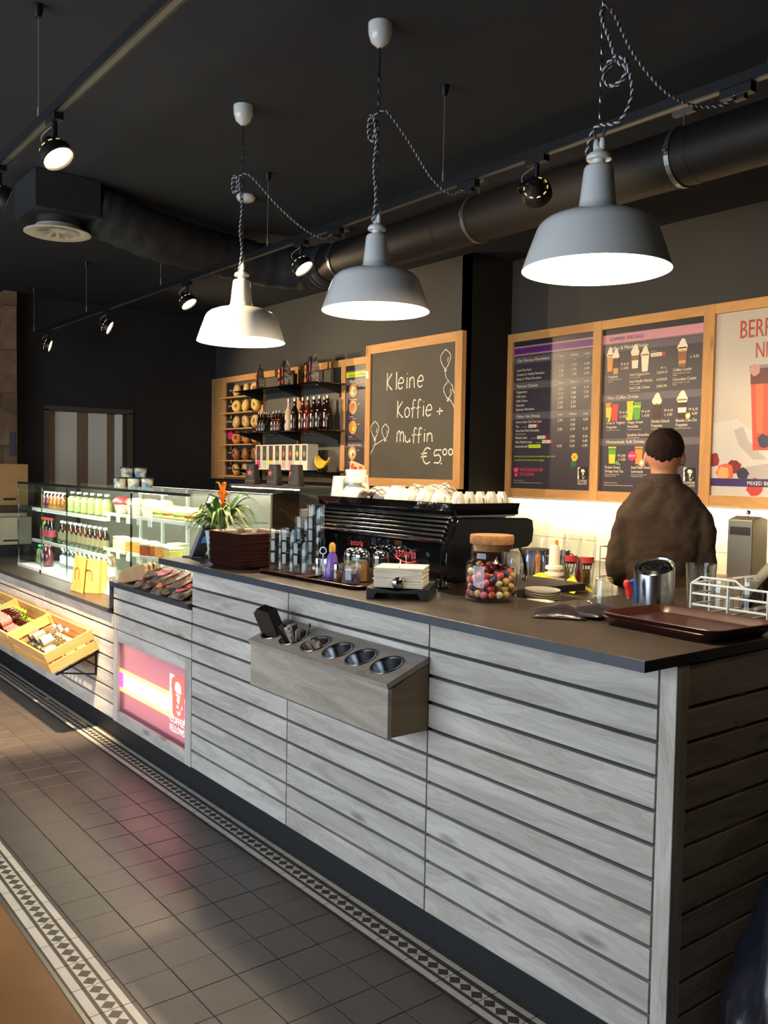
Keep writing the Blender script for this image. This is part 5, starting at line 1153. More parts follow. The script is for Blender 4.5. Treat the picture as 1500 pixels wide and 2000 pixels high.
# --- sweets jar with cork lid
jr = thing('sweets_jar', 'big glass jar of wrapped chocolate balls with a cork lid', 'jar', (-2.128, 2.105, ZT))
jp = [(0, .004), (.078, .004), (.084, .010), (.0855, .02), (.0855, .118), (.081, .130), (.070, .138), (.0685, .142), (.0685, .185), (.070, .187)]
MB().lathe(jp, 48).build('glass', m_clear, jr, smooth=40)
MB().lathe([(0, 0), (.077, 0), (.0845, .008), (.0, .009)], 40).build('glass_base', m_tumbler, jr, smooth=40)
MB().lathe([(.060, .165), (.064, .187), (.072, .189), (.073, .194), (.073, .214), (.071, .218), (0, .219)], 40).build('cork_lid', noise_mat('cork', '#b5814e', '#9a683a', (70, 70, 70), .85, bump=.4), jr, smooth=40)
bc = ['#c04a40', '#d0584c', '#3a3440', '#c09a5a', '#d88474', '#ddd4a8', '#4a4450', '#cc6a80', '#d8ab62', '#b04040']
bmats = [noise_mat('sweet_%d' % i, c, c, (40, 40, 40), .28, bump=.6, spec=.7) for i, c in enumerate(bc)]
bms = [MB().sphere((0, 0, 0), .0128, 10, 7).mesh('wrapped_sweet', [m], smooth=True) for m in bmats]
rb_ = random.Random(21); placed = []
tries = 0
while len(placed) < 120 and tries < 20000:
    tries += 1
    a = rb_.uniform(0, 2*PI); q = .0705*math.sqrt(rb_.random()) if rb_.random() < .35 else rb_.uniform(.060, .0712); z = .024+rb_.random()*(.078-.012*math.cos(a+.5))
    p = (q*math.cos(a), q*math.sin(a), z)
    if all((p[0]-c[0])**2+(p[1]-c[1])**2+(p[2]-c[2])**2 > .0226**2 for c in placed): placed.append(p)
for i, p in enumerate(placed):
    link('chocolate_ball', bms[rb_.randrange(len(bms))], None, (jr.location.x+p[0], jr.location.y+p[1], jr.location.z+p[2]), (rb_.uniform(0, 6), rb_.uniform(0, 6), 0), 0, 'foil wrapped chocolate ball inside the cork lidded jar', 'sweet', 'chocolate balls in the jar')
# --- dark packets, trays, steel dispenser, glasses at the near corner
m_dfoil = noise_mat('dark_foil', '#1d1a20', '#2c2830', (25, 25, 25), .3, bump=.6, spec=.6)
for i, (x, y, rz, s_) in enumerate(((-1.800, 2.080, 38, 1.35), (-1.735, 2.150, 12, 1.2))):
    pm = MB(); rg = [[(a*1.0, b, z) for a, b in ((-.055, -.075), (.055, -.075), (.055, .075), (-.055, .075))] for z in (0, .001)]
    vs_ = []; nn = 8
    for jx in range(nn+1):
        for jy in range(nn+1):
            u, v = jx/nn-.5, jy/nn-.5; vs_.append((u*.115*s_, v*.155*s_, .003+.026*max(0, (1-(2*u)**2))*max(0, 1-(2*v)**2)+.004*math.sin(u*14+v*9)*(1-(2*u)**2)*(1-(2*v)**2)))
    pm.add(vs_, [(a*(nn+1)+b, (a+1)*(nn+1)+b, (a+1)*(nn+1)+b+1, a*(nn+1)+b+1) for a in range(nn) for b in range(nn)])
    o = pm.build('foil_packet', m_dfoil, None, (x, y, ZT+.001+.004*i), (0, R(-3*i), R(rz)), smooth=50, fix=False, label=['dark foil packet lying at the front on the near worktop', 'dark foil packet half under the front one'][i], cat='packet')
    sd = o.modifiers.new('thick', 'SOLIDIFY'); sd.thickness = .002
tm2 = tray_mesh(.195, .145, .05, .022)
for k in range(2): link('serving_tray', tm2, None, (-1.442+.006*k, 2.178, ZT+.012*k), (0, 0, R(-4+1.5*k)), 0, ['lower brown tray of the pair at the worktop corner', 'upper brown tray of the pair at the worktop corner'][k], 'tray')
sd_ = thing('steel_dispenser', 'brushed steel cylinder with a slanted open top', 'dispenser', (-1.70, 2.40, ZT), R(35))
cyl = MB(); n = 40
def slant(a, r): return .138+.024*math.sin(a+.3)
ro, ri = .062, .0595
rings = [[(ro*math.cos(2*PI*k/n), ro*math.sin(2*PI*k/n), 0) for k in range(n)], [(ro*math.cos(2*PI*k/n), ro*math.sin(2*PI*k/n), slant(2*PI*k/n, ro)) for k in range(n)],
         [(ri*math.cos(2*PI*k/n), ri*math.sin(2*PI*k/n), slant(2*PI*k/n, ro)) for k in range(n)], [(ri*math.cos(2*PI*k/n), ri*math.sin(2*PI*k/n), .02) for k in range(n)]]
cyl.loft(rings); cyl.build('cylinder', mat('cylinder_steel', '#a9acb0', .25, 1), sd_, smooth=40)
lidp = []
MB().loft([[(q*math.cos(2*PI*k/n), q*math.sin(2*PI*k/n), .130+.024*(q/.062)*math.sin(2*PI*k/n+.3)+dz) for k in range(n)] for q, dz in ((.0592, 0), (.050, .006), (.040, .002), (.030, .008), (.020, .004), (.008, .008))]).build('slanted_lid', m_chrome, sd_, smooth=40)
bm2 = thing('clear_scoop', 'clear plastic measuring jug standing behind the steel cylinder', 'jug', (-1.60, 2.50, ZT))
MB().lathe([(0, 0), (.035, 0), (.040, .02), (.046, .145), (.048, .15), (.045, .15), (.038, .02), (0, .006)], 28).build('jug', m_clear, bm2, smooth=40)
tall = tumbler(.034, .105, 'tall_glass')
for i, (x, y) in enumerate(((-1.765, 2.235), (-1.855, 2.31), (-1.845, 2.215))):
    o = link('tumbler', tall, None, (x, y, ZT+(.106 if i == 0 else .02)), (PI if i == 0 else R(90), 0, R(40*i)), 0, ['tumbler upside down beside the red and blue brush', 'tumbler lying behind the dark packets', 'small tumbler lying next to the upside down one'][i], 'glass'); o.scale = (.9, .9, 1) if i == 0 else (.55, .55, .75)
    if i: o.location.z = ZT+.0195
br = thing('cleaning_brush', 'small brush with a red and blue handle between glasses', 'brush', (-1.715, 2.295, ZT), R(20))
MB().lathe([(0, 0), (.022, 0), (.020, .018), (.010, .04), (.009, .05)], 16).build('bristle_head', m_tumbler, br, smooth=40)
MB().tube(smooth_path([(0, 0, .045), (-.004, 0, .07), (-.008, 0, .088), (.0, 0, .094)], 4), [.009, .0095, .010, .010, .010, .011, .012, .012, .012, .012, .010, .008, .006][:13], 10).build('red_grip', mat('grip_red', '#cf2a2a', .4), br, smooth=True)
MB().tube(smooth_path([(.002, .004, .094), (.014, .004, .096), (.020, .004, .07), (.022, .004, .03)], 4), .006, 8).build('blue_strap', mat('grip_blue', '#2456a8', .4), br, smooth=True)
# --- white wire dish rack with glass, plates and a leaning tray
dr = thing('dish_rack', 'white wire dish rack at the right edge of the worktop', 'dish rack', (-1.53, 2.345, ZT))
m_wirew = mat('wire_white', '#d9dcd8', .35, spec=.5)
RW, RD, RH = .60, .42, .108
def wire(name, pts, r=.0032): MB().tube(pts, r, 6).build(name, m_wirew, dr, smooth=True)
for z in (.012, .045, .078, RH):
    wire('rail', [(0, 0, z), (RW, 0, z), (RW, RD, z), (0, RD, z), (0, 0, z)], .0034)
for x in (0, .12, .24, .36, .48, RW):
    wire('upright', [(x, -.004, .005), (x, -.004, RH)]); wire('upright', [(x, RD+.004, .005), (x, RD+.004, RH)])
for y in (.1, .2, .3): wire('upright', [(-.004, y, .005), (-.004, y, RH)])
for k in range(9): wire('floor_wire', [(.03+.066*k, 0, .02), (.03+.066*k, RD, .02)], .0026)
wire('handle', [(0, 0, RH), (.03, -.0, RH+.02), (.14, -.0, RH+.02), (.17, 0, RH)])
MB().box(.10, RW, -.008, .0, .004, .018).build('rubber_foot', m_wirew, dr)
for i, (x, y) in enumerate(((-1.475, 2.42), (-1.40, 2.45))): o = link('tumbler', tall, None, (x, y, ZT+.1315), (PI, 0, i), 0, ['tumbler upside down at the left end of the dish rack', 'second tumbler upside down in the dish rack'][i], 'glass')
pl = MB().lathe([(0, .004), (.055, .004), (.10, .012), (.105, .016), (.10, .010), (.055, 0), (0, 0)], 36).mesh('plate', [m_white], smooth=40)
for i in range(2): link('dinner_plate', pl, None, (-1.425+.03*i, 2.60, ZT+.118), (0, R(-55), R(10)), 0, ['white plate leaning in the dish rack against the tray', 'second white plate hidden behind in the dish rack'][i], 'plate')
link('serving_tray', tray_mesh(.19, .14, .04, .02), None, (-1.335, 2.60, ZT+.170), (R(0), R(-52), R(12)), 0, 'brown tray leaning upright in the dish rack', 'tray')
# --- plant
pt = thing('potted_plant', 'potted plant with striped leaves and an orange flower beside the trays', 'plant', (-3.755, 1.945, ZT))
MB().lathe([(0, 0), (.048, 0), (.050, .004), (.068, .13), (.069, .134), (.064, .134), (.062, .12), (0, .118)], 32).build('pot', mat('pot_white', '#cfd3d6', .3, coat=.3), pt, smooth=40)
m_leaf = noise_mat('leaf_green', '#3f6b2c', '#6d9440', (3, 30, 30), .45); m_leafs = mat('leaf_striped', '#5f8a3c', .45)
def leaf_geo(mb, base, az, Ln, w_, rise, droop, mi=0, n=10, twist=0):
    vs_ = []; cx, sy = math.cos(az), math.sin(az)
    for i in range(n+1):
        t_ = i/n; r_ = Ln*t_*(1-.18*t_*droop); z = rise*math.sin(min(1, t_*1.25)*PI/2)-droop*Ln*.75*max(0, t_-.25)**2*1.6
        wd = w_*(math.sin(PI*min(1, .12+t_*.95))**.8)*(1-.15*t_)+.0006; p = Vector((base[0]+cx*r_, base[1]+sy*r_, base[2]+z)); s_ = Vector((-sy, cx, .15*math.sin(twist)))
        vs_ += [p-s_*wd+Vector((0, 0, wd*.35)), p, p+s_*wd+Vector((0, 0, wd*.35))]
    mb.add(vs_, [(3*i+a, 3*i+a+1, 3*i+a+4, 3*i+a+3) for i in range(n) for a in (0, 1)], mi)
m_cream_edge = mat('leaf_cream', '#b9bf7a', .45)
rl = random.Random(12)
for k in range(95):
    mb = MB(); az = rl.uniform(0, 2*PI); leaf_geo(mb, (0, 0, .125), az, rl.uniform(.12, .235), rl.uniform(.0065, .010), rl.uniform(.05, .15), rl.uniform(.3, .95), 0)
    mb.build('leaf', m_leaf if k % 3 else m_cream_edge, pt, smooth=True, fix=False)
for k, (az, Ln, rise, dr_) in enumerate(((.4, .26, .17, .8), (-.3, .24, .14, .6), (2.6, .24, .15, .7), (3.3, .22, .12, .8), (1.6, .2, .2, .5), (-1.2, .17, .16, .6), (4.4, .2, .1, .9), (.9, .22, .19, .5), (-.7, .2, .19, .5))):
    mb = MB(); leaf_geo(mb, (0, 0, .125), az, Ln, .017, rise, dr_, 0, 12); mb.build('broad_leaf', noise_mat('broad_leaf_green', '#2f5a28', '#4c7a35', (6, 6, 6), .4), pt, smooth=True, fix=False)
m_petal = noise_mat('petal_orange', '#e8741f', '#f2a02c', (30, 30, 30), .45)
fl_ = MB().tube([(0, 0, .12), (.005, .01, .26)], .005, 6); fl_.build('flower_stem', m_leaf, pt)
for k in range(16):
    mb = MB(); lv = k//6; leaf_geo(mb, (.005, .01, .235+.022*lv), k*2.4, .062-.013*lv, .010, .03+.025*lv, .2, 0, 6); mb.build('petal', m_petal, pt, smooth=True, fix=False)
# customer display and leaning sign panel
cd = thing('customer_display', 'small tilted customer screen showing a bagel, behind the plant leaves', 'screen', (-4.02, 2.05, ZT-.028), R(18))
MB().tube([(.10, .02, .028), (.0, .0, .17)], .009, 8).build('arm', m_matblack, cd)
Mx = Matrix.Translation((-.01, -.01, .24)) @ Matrix.Rotation(R(-16), 4, 'X') @ Matrix.Rotation(R(14), 4, 'Y')
MB().box(-.058, .058, 0, .016, -.075, .075, M=Mx).build('bezel', mat('screen_bezel', '#3a3a3c', .4), cd, bevel=.002)
sc = MB().box(-.049, .049, -.001, 0, -.055, .066, M=Mx); scr = sc.build('screen', mat('screen_glow', '#c9c6b8', .3, emit=.55), cd)
pc = MB(); pc.add([tuple(Mx @ Vector((.036*math.cos(a*PI/12)*(.55 if a > 11 else 1)-.004, -.0018, .028*math.sin(a*PI/12)*(.4 if a > 11 else 1)+.012))) for a in range(24)], [tuple(range(24))[::-1]]); pc.build('picture', mat('screen_bagel', '#7a5f35', .4, emit=.3), cd, fix=False)
lp = thing('leaning_panel', 'grey leaning terminal panel with a small blue sticker at the worktop end', 'panel', (-3.875, 1.89, ZT), R(30))
Mx = Matrix.Rotation(R(-24), 4, 'Y') @ Matrix.Rotation(R(40), 4, 'Z') if False else Matrix.Rotation(R(24), 4, 'Y')
MB().box(-.012, .008, -.055, .055, 0, .165, M=Mx).build('panel', mat('panel_grey', '#4d565e', .35), lp, bevel=.004)
MB().box(-.0145, -.012, -.03, .03, .08, .115, M=Mx).box(.0082, .0092, -.03, .03, .08, .115, M=Mx).build('sticker', mat('sticker_blue', '#4d8fc8', .4, emit=.3), lp)
MB().box(-.05, .06, -.05, .05, 0, .008).build('base', m_matblack, lp, bevel=.002)
# ================================================================== DISPLAY CASE AND LOW WORKTOP
DX0, DX1, DY0, DY1, DZ0, DZ1 = -7.27, -4.25, 2.02, 2.52, .755, 1.412
dc = thing('display_case', 'long glass refrigerated display case on the low worktop', 'display case', (DX0, DY0, DZ0))
DW, DD, DH = DX1-DX0, DY1-DY0, DZ1-DZ0
m_pane = glass_mat('case_glass', '#f5f8f5', .03, .5, .01); m_case_w = mat('case_white', '#dfe3e2', .35); m_caseb = mat('case_dark', '#20211f', .5); m_edge = glass_mat('glass_edge', '#7fa596', .25, .8)
for a, b in ((0, .59), (.592, 1.14), (1.142, 2.265), (2.267, DW)): MB().box(a, b, 0, .006, .022, DH-.012).build('front_pane', m_pane, dc)
MB().box(0, .006, .008, DD, .022, DH-.012).build('end_pane', m_pane, dc); MB().box(DW-.006, DW, .008, DD, .022, DH-.012).build('end_pane', m_pane, dc)
MB().box(0, DW, 0, DD, DH-.012, DH-.004).build('top_pane', m_pane, dc)
for x in (.0, .59, 1.14, 2.265): MB().box(x-.004, x+.004, -.0015, .0075, .022, DH-.012).build('pane_joint', m_edge, dc)
MB().box(0, DW, -.004, .012, .0, .024).build('sill', m_case_w, dc, bevel=.002); MB().box(0, DW, .012, DD, .0, .02).build('deck', m_case_w, dc)
MB().box(.592, .600, -.016, -.004, .0, .026).build('clip', m_iron, dc, bevel=.002)
MB().box(0, DW, -.003, .012, DH-.016, DH-.001).build('top_rail', m_caseb, dc)
MB().box(.0, DW, DD-.012, DD, .02, DH-.012).build('back_door', mat('case_back', '#7a766a', .3), dc)
for x in (1.25, 1.62, 2.0, 2.5): MB().box(x, x+.02, DD-.03, DD-.012, .02, DH-.012).build('back_post', m_case_w, dc)
m_shelf = glass_mat('shelf_glass', '#e2ece4', .05, .5)
LS, RS = (1.205, .962), (1.250, 1.025); XM = -5.62
for z in LS: MB().box(.05, XM-DX0-.01, .10, DD-.02, z-DZ0-.008, z-DZ0).build('shelf', m_shelf, dc)
for z in RS: MB().box(XM-DX0+.01, DW-.02, .07, DD-.02, z-DZ0-.008, z-DZ0).build('shelf', m_shelf, dc)
for z in LS: MB().box(.05, XM-DX0-.01, .092, .10, z-DZ0-.016, z-DZ0+.008).build('shelf_strip', m_case_w, dc)
for z in RS: MB().box(XM-DX0+.01, DW-.02, .062, .07, z-DZ0-.016, z-DZ0+.004).build('shelf_strip', m_case_w, dc)
for k in range(5):
    for z in RS: MB().box(.0, .055, -.002, 0, -.05, -.008).build('price_tag', m_capw, dc, (XM-DX0+.08+.16*k, .060, z-DZ0))
m_led = mat('case_led', '#f4fbf2', .4, emit=7, ecol='#f2ffe6')
for nm, x0, x1, z in (('led_top', 2.30, DW-.35, DH-.022),):
    MB().box(x0, x1, .03, .045, z, z+.008).build(nm, m_led, dc)
for z, x0, x1 in ((LS[0], .1, XM-DX0-.1), (LS[1], .1, XM-DX0-.1), (RS[0], XM-DX0+.1, DW-.1), (RS[1], XM-DX0+.1, DW-.1)):
    MB().box(x0, x1, .11, .12, z-DZ0-.020, z-DZ0-.012).build('led_bar', m_led, dc)
    l = bpy.data.lights.new('case_light', 'AREA'); l.shape = 'RECTANGLE'; l.size = x1-x0; l.size_y = .03; l.energy = 5; l.color = (1, .97, .84)
    o = bpy.data.objects.new('case_light', l); COL.objects.link(o); o.parent = dc; o.location = ((x0+x1)/2, .13, z-DZ0-.024); o.rotation_euler = (R(25), 0, 0)
for x0, x1 in ((.1, XM-DX0), (XM-DX0, DW-.08)):
    l = bpy.data.lights.new('case_light', 'AREA'); l.shape = 'RECTANGLE'; l.size = x1-x0; l.size_y = .03; l.energy = 10; l.color = (1, .96, .80)
    o = bpy.data.objects.new('case_light', l); COL.objects.link(o); o.parent = dc; o.location = ((x0+x1)/2, .05, DH-.026); o.rotation_euler = (R(30), 0, 0)
# --- drinks
def case_drinks(key, cols, r, h, x0, dx, y, z, name, words, cap, lab=None, body=None, grp=None):
    for i, c in enumerate(cols):
        ms_ = DR.setdefault((key, c), bottle_meshes('case_%s_%s' % (key, c), r, h, liquid_mat('drink_'+c, c, .15) if c else None, cap, lab, body))
        put_bottle(ms_, name, words % ORD[i], (x0+dx*i, y, z), (0, 0, 0), grp or words.split(' ')[-1])
DR = {}
cc = m_capw
case_drinks('sq', ['#6b1f3c', '#6b1f3c', '#c77a1e', '#d08a22', '#c77a1e', '#b06a1c'], .033, .135, -7.13, .088, 2.19, LS[0], 'juice_bottle', 'small juice bottle, %s from the left on the top case shelf', cc, None, None, 'juice bottles in the case')
case_drinks('lime', ['#d8e08e']*6, .040, .150, -6.53, .135, 2.20, LS[0], 'lemonade_bottle', 'pale green lemonade bottle, %s from the left in the case', cc, None, None, 'lemonade bottles in the case')
case_drinks('tea', ['#a8b83a', '#12100f', '#12100f'], .034, .175, -7.12, .083, 2.18, LS[1], 'soda_bottle', 'soda bottle at the left end of the middle case shelf, %s', mat('cap_red2', '#b02a2a', .4), mat('cola_label', '#c0545e', .5), None, 'soda bottles in the case')
case_drinks('amber', ['#3a1f12', '#55290f', '#6b3510', '#55290f', '#6b3510', '#7a3d10', '#55290f', '#3a1f12', '#6b3510', '#4a2410'], .032, .165, -6.80, .098, 2.21, LS[1], 'iced_tea_bottle', 'amber iced tea bottle, %s from the left on the middle case shelf', m_capw, mat('amber_label', '#8f8a6a', .5), None, 'iced tea bottles in the case')
case_drinks('lemon', ['#c2bd7a']*3, .024, .145, -7.16, .055, 2.15, DZ0+.0205, 'soda_bottle', 'small pale soda bottle, %s from the left on the case floor', m_capt, None, None, 'pale soda bottles')
case_drinks('red', ['#7a1c34']*2, .037, .155, -6.98, .085, 2.14, DZ0+.0205, 'juice_bottle', 'red juice bottle, %s of the pair on the case floor', mat('cap_dark', '#5b1626', .4), None, None, 'red juice bottles')
case_drinks('water', [None]*11, .033, .185, -6.78, .095, 2.22, DZ0+.0205, 'water_bottle', 'clear water bottle, %s from the left on the case floor', mat('cap_lightblue', '#a9d0dc', .4), mat('water_label', '#b9dbe2', .45), None, 'water bottles on the case floor')
# --- pastries
m_muf = noise_mat('muffin_cake', '#a8713a', '#c48f52', (30, 30, 30), .8, bump=.4); m_mufp = mat('muffin_paper', '#d2bfa2', .8); m_ice = noise_mat('icing', '#efe6cf', '#e2d4b4', (20, 20, 20), .5); m_berry = mat('muffin_red', '#b02a34', .45); m_mufd = noise_mat('muffin_dark', '#4a2a1a', '#6a4026', (30, 30, 30), .8, bump=.4)
mdef = [('red glazed', m_berry), ('dark chocolate', m_mufd), ('white iced', m_ice), ('golden', m_muf), ('pale iced', m_ice), ('sugar dusted', m_ice)]
for i, (w_, m) in enumerate(mdef):
    t = thing('muffin', '%s muffin, %s from the left on the top case shelf' % (w_, ORD[i]), 'muffin', (-5.52+.118*i, 2.17+.03*(i % 2), RS[0]), group='muffins in the case')
    MB().lathe([(0, 0), (.036, 0), (.050, .055), (.048, .056), (0, .05)], 20).build('paper_case', m_mufp, t, smooth=30)
    MB().lathe([(.049, .052), (.058, .062), (.056, .078), (.042, .094), (.02, .102), (0, .103)], 20).build('top', m, t, smooth=True)
m_bread = noise_mat('bagel_sandwich', '#d4a85c', '#e6c684', (25, 25, 25), .6, bump=.2); m_fill = mat('filling', '#8f5a2c', .6); m_let = mat('lettuce', '#6d9440', .6)
for i in range(4):
    t = thing('bagel_sandwich', 'filled bagel sandwich, %s from the left on the top case shelf' % ORD[i], 'sandwich', (-4.86+.138*i, 2.16, RS[0]), group='bagel sandwiches in the case')
    MB().lathe([(0, 0), (.052, 0), (.062, .012), (.060, .026), (0, .028)], 24).build('bottom_half', m_bread, t, smooth=True); MB().lathe([(0, .027), (.064, .027), (.066, .036), (0, .037)], 24).build('filling', m_fill if i % 2 else m_let, t, smooth=True); MB().lathe([(0, .036), (.061, .036), (.063, .050), (.05, .068), (.025, .078), (0, .079)], 24).build('top_half', m_bread, t, smooth=True)
m_sponge = noise_mat('sponge', '#d89a4a', '#c9822f', (40, 40, 40), .8); m_cr = noise_mat('cream_topping', '#f0e8cc', '#e6dab2', (18, 18, 18), .55, bump=.3); m_carr = noise_mat('carrot_cake', '#a8582a', '#8c431e', (40, 40, 40), .8)
cakes = [(-5.50, 2.16, 'cream covered round cake piece', m_cr), (-5.36, 2.17, 'cream cake piece with a brown top', m_cr), (-5.21, 2.14, 'orange sponge cake slice with cream', m_sponge), (-5.07, 2.17, 'white cream cake slice', m_cr), (-4.95, 2.12, 'brown carrot cake slice', m_carr), (-4.80, 2.15, 'sponge slice with chocolate decoration', m_sponge), (-4.66, 2.13, 'yellow crumb cake slice', noise_mat('crumb', '#dcd27a', '#c9bb55', (40, 40, 40), .9, bump=.5)), (-4.88, 2.26, 'cream slice in the rear of the cake shelf', m_cr)]
for i, (x, y, w_, m) in enumerate(cakes):
    t = thing('cake_slice', w_+' on the middle case shelf', 'cake', (x, y, RS[1]), R(20*(i % 3)-10), group='cakes in the case')
    MB().prism([(-.052, -.045), (.056, -.04), (.05, .045), (-.05, .04)], 'z', .002, .06).build('sponge', m, t, bevel=.006)
    MB().prism([(-.052, -.045), (.056, -.04), (.05, .045), (-.05, .04)], 'z', .060, .075).build('topping', m_cr, t, bevel=.005); MB().box(-.062, .062, -.055, .055, 0, .0018).build('cake_card', m_mufp, t)
for i in range(4):
    t = MB().lathe([(0, 0), (.055, 0), (.065, .02), (.05, .05), (0, .06)], 18).build('bread_roll', m_bread, None, (-5.25+.14*i, 2.13, DZ0+.0205), smooth=True, label='pale bread roll, %s from the left at the case floor' % ORD[i], cat='bread roll', group='bread rolls in the case')
# --- tubs on the case
m_tub = noise_mat('tub_print', '#c9c2a0', '#3f6a90', (22, 22, 22), .35, lo=.42, hi=.58); m_tublid = mat('tub_lid', '#1d2430', .35)
tubm = (MB().lathe([(0, 0), (.034, 0), (.041, .058), (0, .058)], 20).mesh('tub', [m_tub], smooth=40), MB().lathe([(.043, .056), (.043, .064), (0, .065)], 20).mesh('lid', [m_tublid], smooth=40))
for i, (k, z) in enumerate(((0, 0), (1, 0), (2, 0), (.5, 1), (1.5, 1))):
    t = thing('ice_cream_tub', ['left', 'middle', 'right', 'left', 'right'][i]+' tub in the %s row of the small pyramid on the case' % ('lower' if i < 3 else 'upper'), 'tub', (-5.66+.0545*k, 2.21+.0705*k, DZ1-.0035+.066*z), R(30), 'ice cream tubs on the case')
    link('tub', tubm[0], t); link('lid', tubm[1], t)
# --- paper bags, tan cases and pouches in front
m_kraft = noise_mat('gold_paper', '#d2a95c', '#c0954a', (12, 12, 12), .6, bump=.2)
for i, (x, y, rz, h) in enumerate(((-5.585, 1.905, 2, .225), (-5.50, 1.945, 30, .212), (-5.475, 1.972, 40, .20))):
    t = thing('paper_bag', ['front gold paper bag leaning on the low worktop', 'middle gold paper bag of the folded set', 'rear gold paper bag of the folded set'][i], 'paper bag', (x, y, .755), rot=(R(-6), 0, R(rz)), group='gold paper bags')
    MB().prism([(-.085, 0), (.085, 0), (.080, h), (-.080, h)], 'y', -.006, .008).build('bag', m_kraft, t, bevel=.002)
    MB().tube(smooth_path([(-.03, -.009, h*.35), (-.028, -.012, h*.62), (0, -.012, h*.68), (.028, -.012, h*.62), (.03, -.009, h*.35)], 5), .003, 6).build('handle', mat('bag_cord', '#8a6a3a', .7), t)
m_tan = noise_mat('tan_leather', '#b48a5c', '#c29a6a', (20, 20, 20), .55)
for i, (x, y, rz, s_) in enumerate(((-4.665, 1.915, 14, 1.), (-4.715, 1.975, 6, 1.))):
    t = thing('card_terminal', ['front tan cased card terminal on the sign worktop', 'rear tan cased card terminal on the sign worktop'][i], 'card terminal', (x, y, .9095), rot=(R(0), R(-9), R(rz)))
    prof_ = [(-.125, .004), (.118, .018), (.128, .03), (.128, .088), (.11, .10), (-.06, .086), (-.105, .068), (-.13, .03)]
    MB().prism(prof_, 'y', -.028, -.004).build('case_half', m_tan, t, bevel=.006); MB().prism(prof_, 'y', .004, .024).build('case_half', m_tan, t, bevel=.006)
    MB().prism([(u*.95, .003+v*.97) for u, v in prof_], 'y', -.005, .005).build('device', m_matblack, t)
m_pouch = noise_mat('pouch_film', '#4a4038', '#8a7a6a', (40, 40, 40), .15, bump=.9, spec=.8); pcol = ['#c8566c', '#a8552c', '#c8703c', '#b54a5a', '#8f4a2a', '#c8566c', '#a8552c', '#b54a5a', '#8a4a30']
rp = random.Random(4)
for i, (x, y, z) in enumerate(((-4.46, 1.905, 0), (-4.35, 1.90, 0), (-4.24, 1.905, 0), (-4.13, 1.91, 0), (-4.42, 1.935, .045), (-4.30, 1.935, .05), (-4.19, 1.94, .045), (-4.02, 1.905, 0), (-4.07, 1.935, .048))):
    t = thing('biscuit_pouch', 'shiny pouch of biscuits, %s in the pile on the sign worktop' % ORD[i], 'pouch', (x, y, .909+z), rot=(R(rp.uniform(10, 24)), R(rp.uniform(-8, 8)), R(rp.uniform(-25, 25))), group='biscuit pouches')
    vs_ = []; nn = 8
    for sgn in (1, -1):
        for jx in range(nn+1):
            for jy in range(nn+1):
                u, v = jx/nn-.5, jy/nn-.5; b = max(0, 1-(2*u)**4)*max(0, 1-(2*v)**4); vs_.append((u*.10, v*.145, .028+sgn*(.001+.024*b)+.006*math.sin(u*25+v*13+i)*b))
    k_ = (nn+1)**2; mb = MB().add(vs_, [(a*(nn+1)+b, (a+1)*(nn+1)+b, (a+1)*(nn+1)+b+1, a*(nn+1)+b+1) for a in range(nn) for b in range(nn)]+[(k_+a*(nn+1)+b, k_+a*(nn+1)+b+1, k_+(a+1)*(nn+1)+b+1, k_+(a+1)*(nn+1)+b) for a in range(nn) for b in range(nn)])
    mb.build('film', m_pouch, t, smooth=50, fix=False)
    MB().prism([(.030*math.cos(a*PI/9), .046*math.sin(a*PI/9)) for a in range(18)], 'z', .052, .0585).build('label', mat('pouch_'+pcol[i], pcol[i], .4), t); MB().box(-.02, .02, -.008, .008, .058, .0595).build('label_band', mat('pouch_band', '#3a2020', .4), t)
# --- left background: wooden pillar, rack, cardboard boxes
m_recl = noise_mat('reclaimed_wood', '#5e4733', '#96795a', (6, 2, 5), .75, detail=7, bump=.3)
pil = thing('wooden_pillar', 'pillar clad with reclaimed boards at the far left wall', 'pillar', (-9.36, 2.43, 0))
rp = random.Random(8); z = 0
while z < 3.2:
    h = min(rp.uniform(.35, .7), 3.225-z)
    MB().box(0, .16+rp.uniform(0, .012), 0, .115+rp.uniform(0, .008), -h/2+.002, h/2-.002).build('board', m_recl, pil, (0, 0, z+h/2)); z += h
MB().box(.172, .174, .045, .10, 1.62, 1.86).build('notice', mat('notice_purple', '#4a4666', .5), pil)
rk = thing('storage_rack', 'dark storage rack behind the left end of the display case', 'rack', (-8.95, 2.06, 0))
MB().box(0, .80, 0, .50, 0, .84).build('base_cabinet', m_plinth, rk, bevel=.004); MB().box(0, .80, 0, .46, 1.17, 1.185).build('top_shelf', m_carcass, rk)
for x in (.0, .78):
    for y in (.0, .44): MB().box(x, x+.02, y, y+.02, .84, 1.17).build('post', m_iron, rk)
m_card = noise_mat('cardboard', '#a8814f', '#b48d5c', (8, 8, 8), .8)
def carton(x, y, z, w_, d_, h, label, m=m_card, rz=0):
    t = thing('cardboard_box', label, 'box', (x, y, z), rz); MB().box(0, w_, 0, d_, 0, h).build('carton', m, t, bevel=.003)
    MB().box(w_/2-.025, w_/2+.025, -.001, d_+.001, h-.001, h+.001).build('tape', mat('parcel_tape', '#8f6f42', .4), t); MB().box(w_, w_+.001, d_*.2, d_*.6, h*.12, h*.18).build('print', m_plinth, t)
carton(-8.62, 2.10, 1.1855, .44, .26, .36, 'large cardboard box standing on the rack at left')
m_cardp = noise_mat('pale_carton', '#c9bb9c', '#d2c6aa', (8, 8, 8), .8)
carton(-8.60, 2.09, .8405, .28, .30, .27, 'pale carton below the large cardboard box', m_cardp); carton(-8.30, 2.09, .8405, .12, .30, .24, 'narrow pale carton next to the rack post', m_cardp)
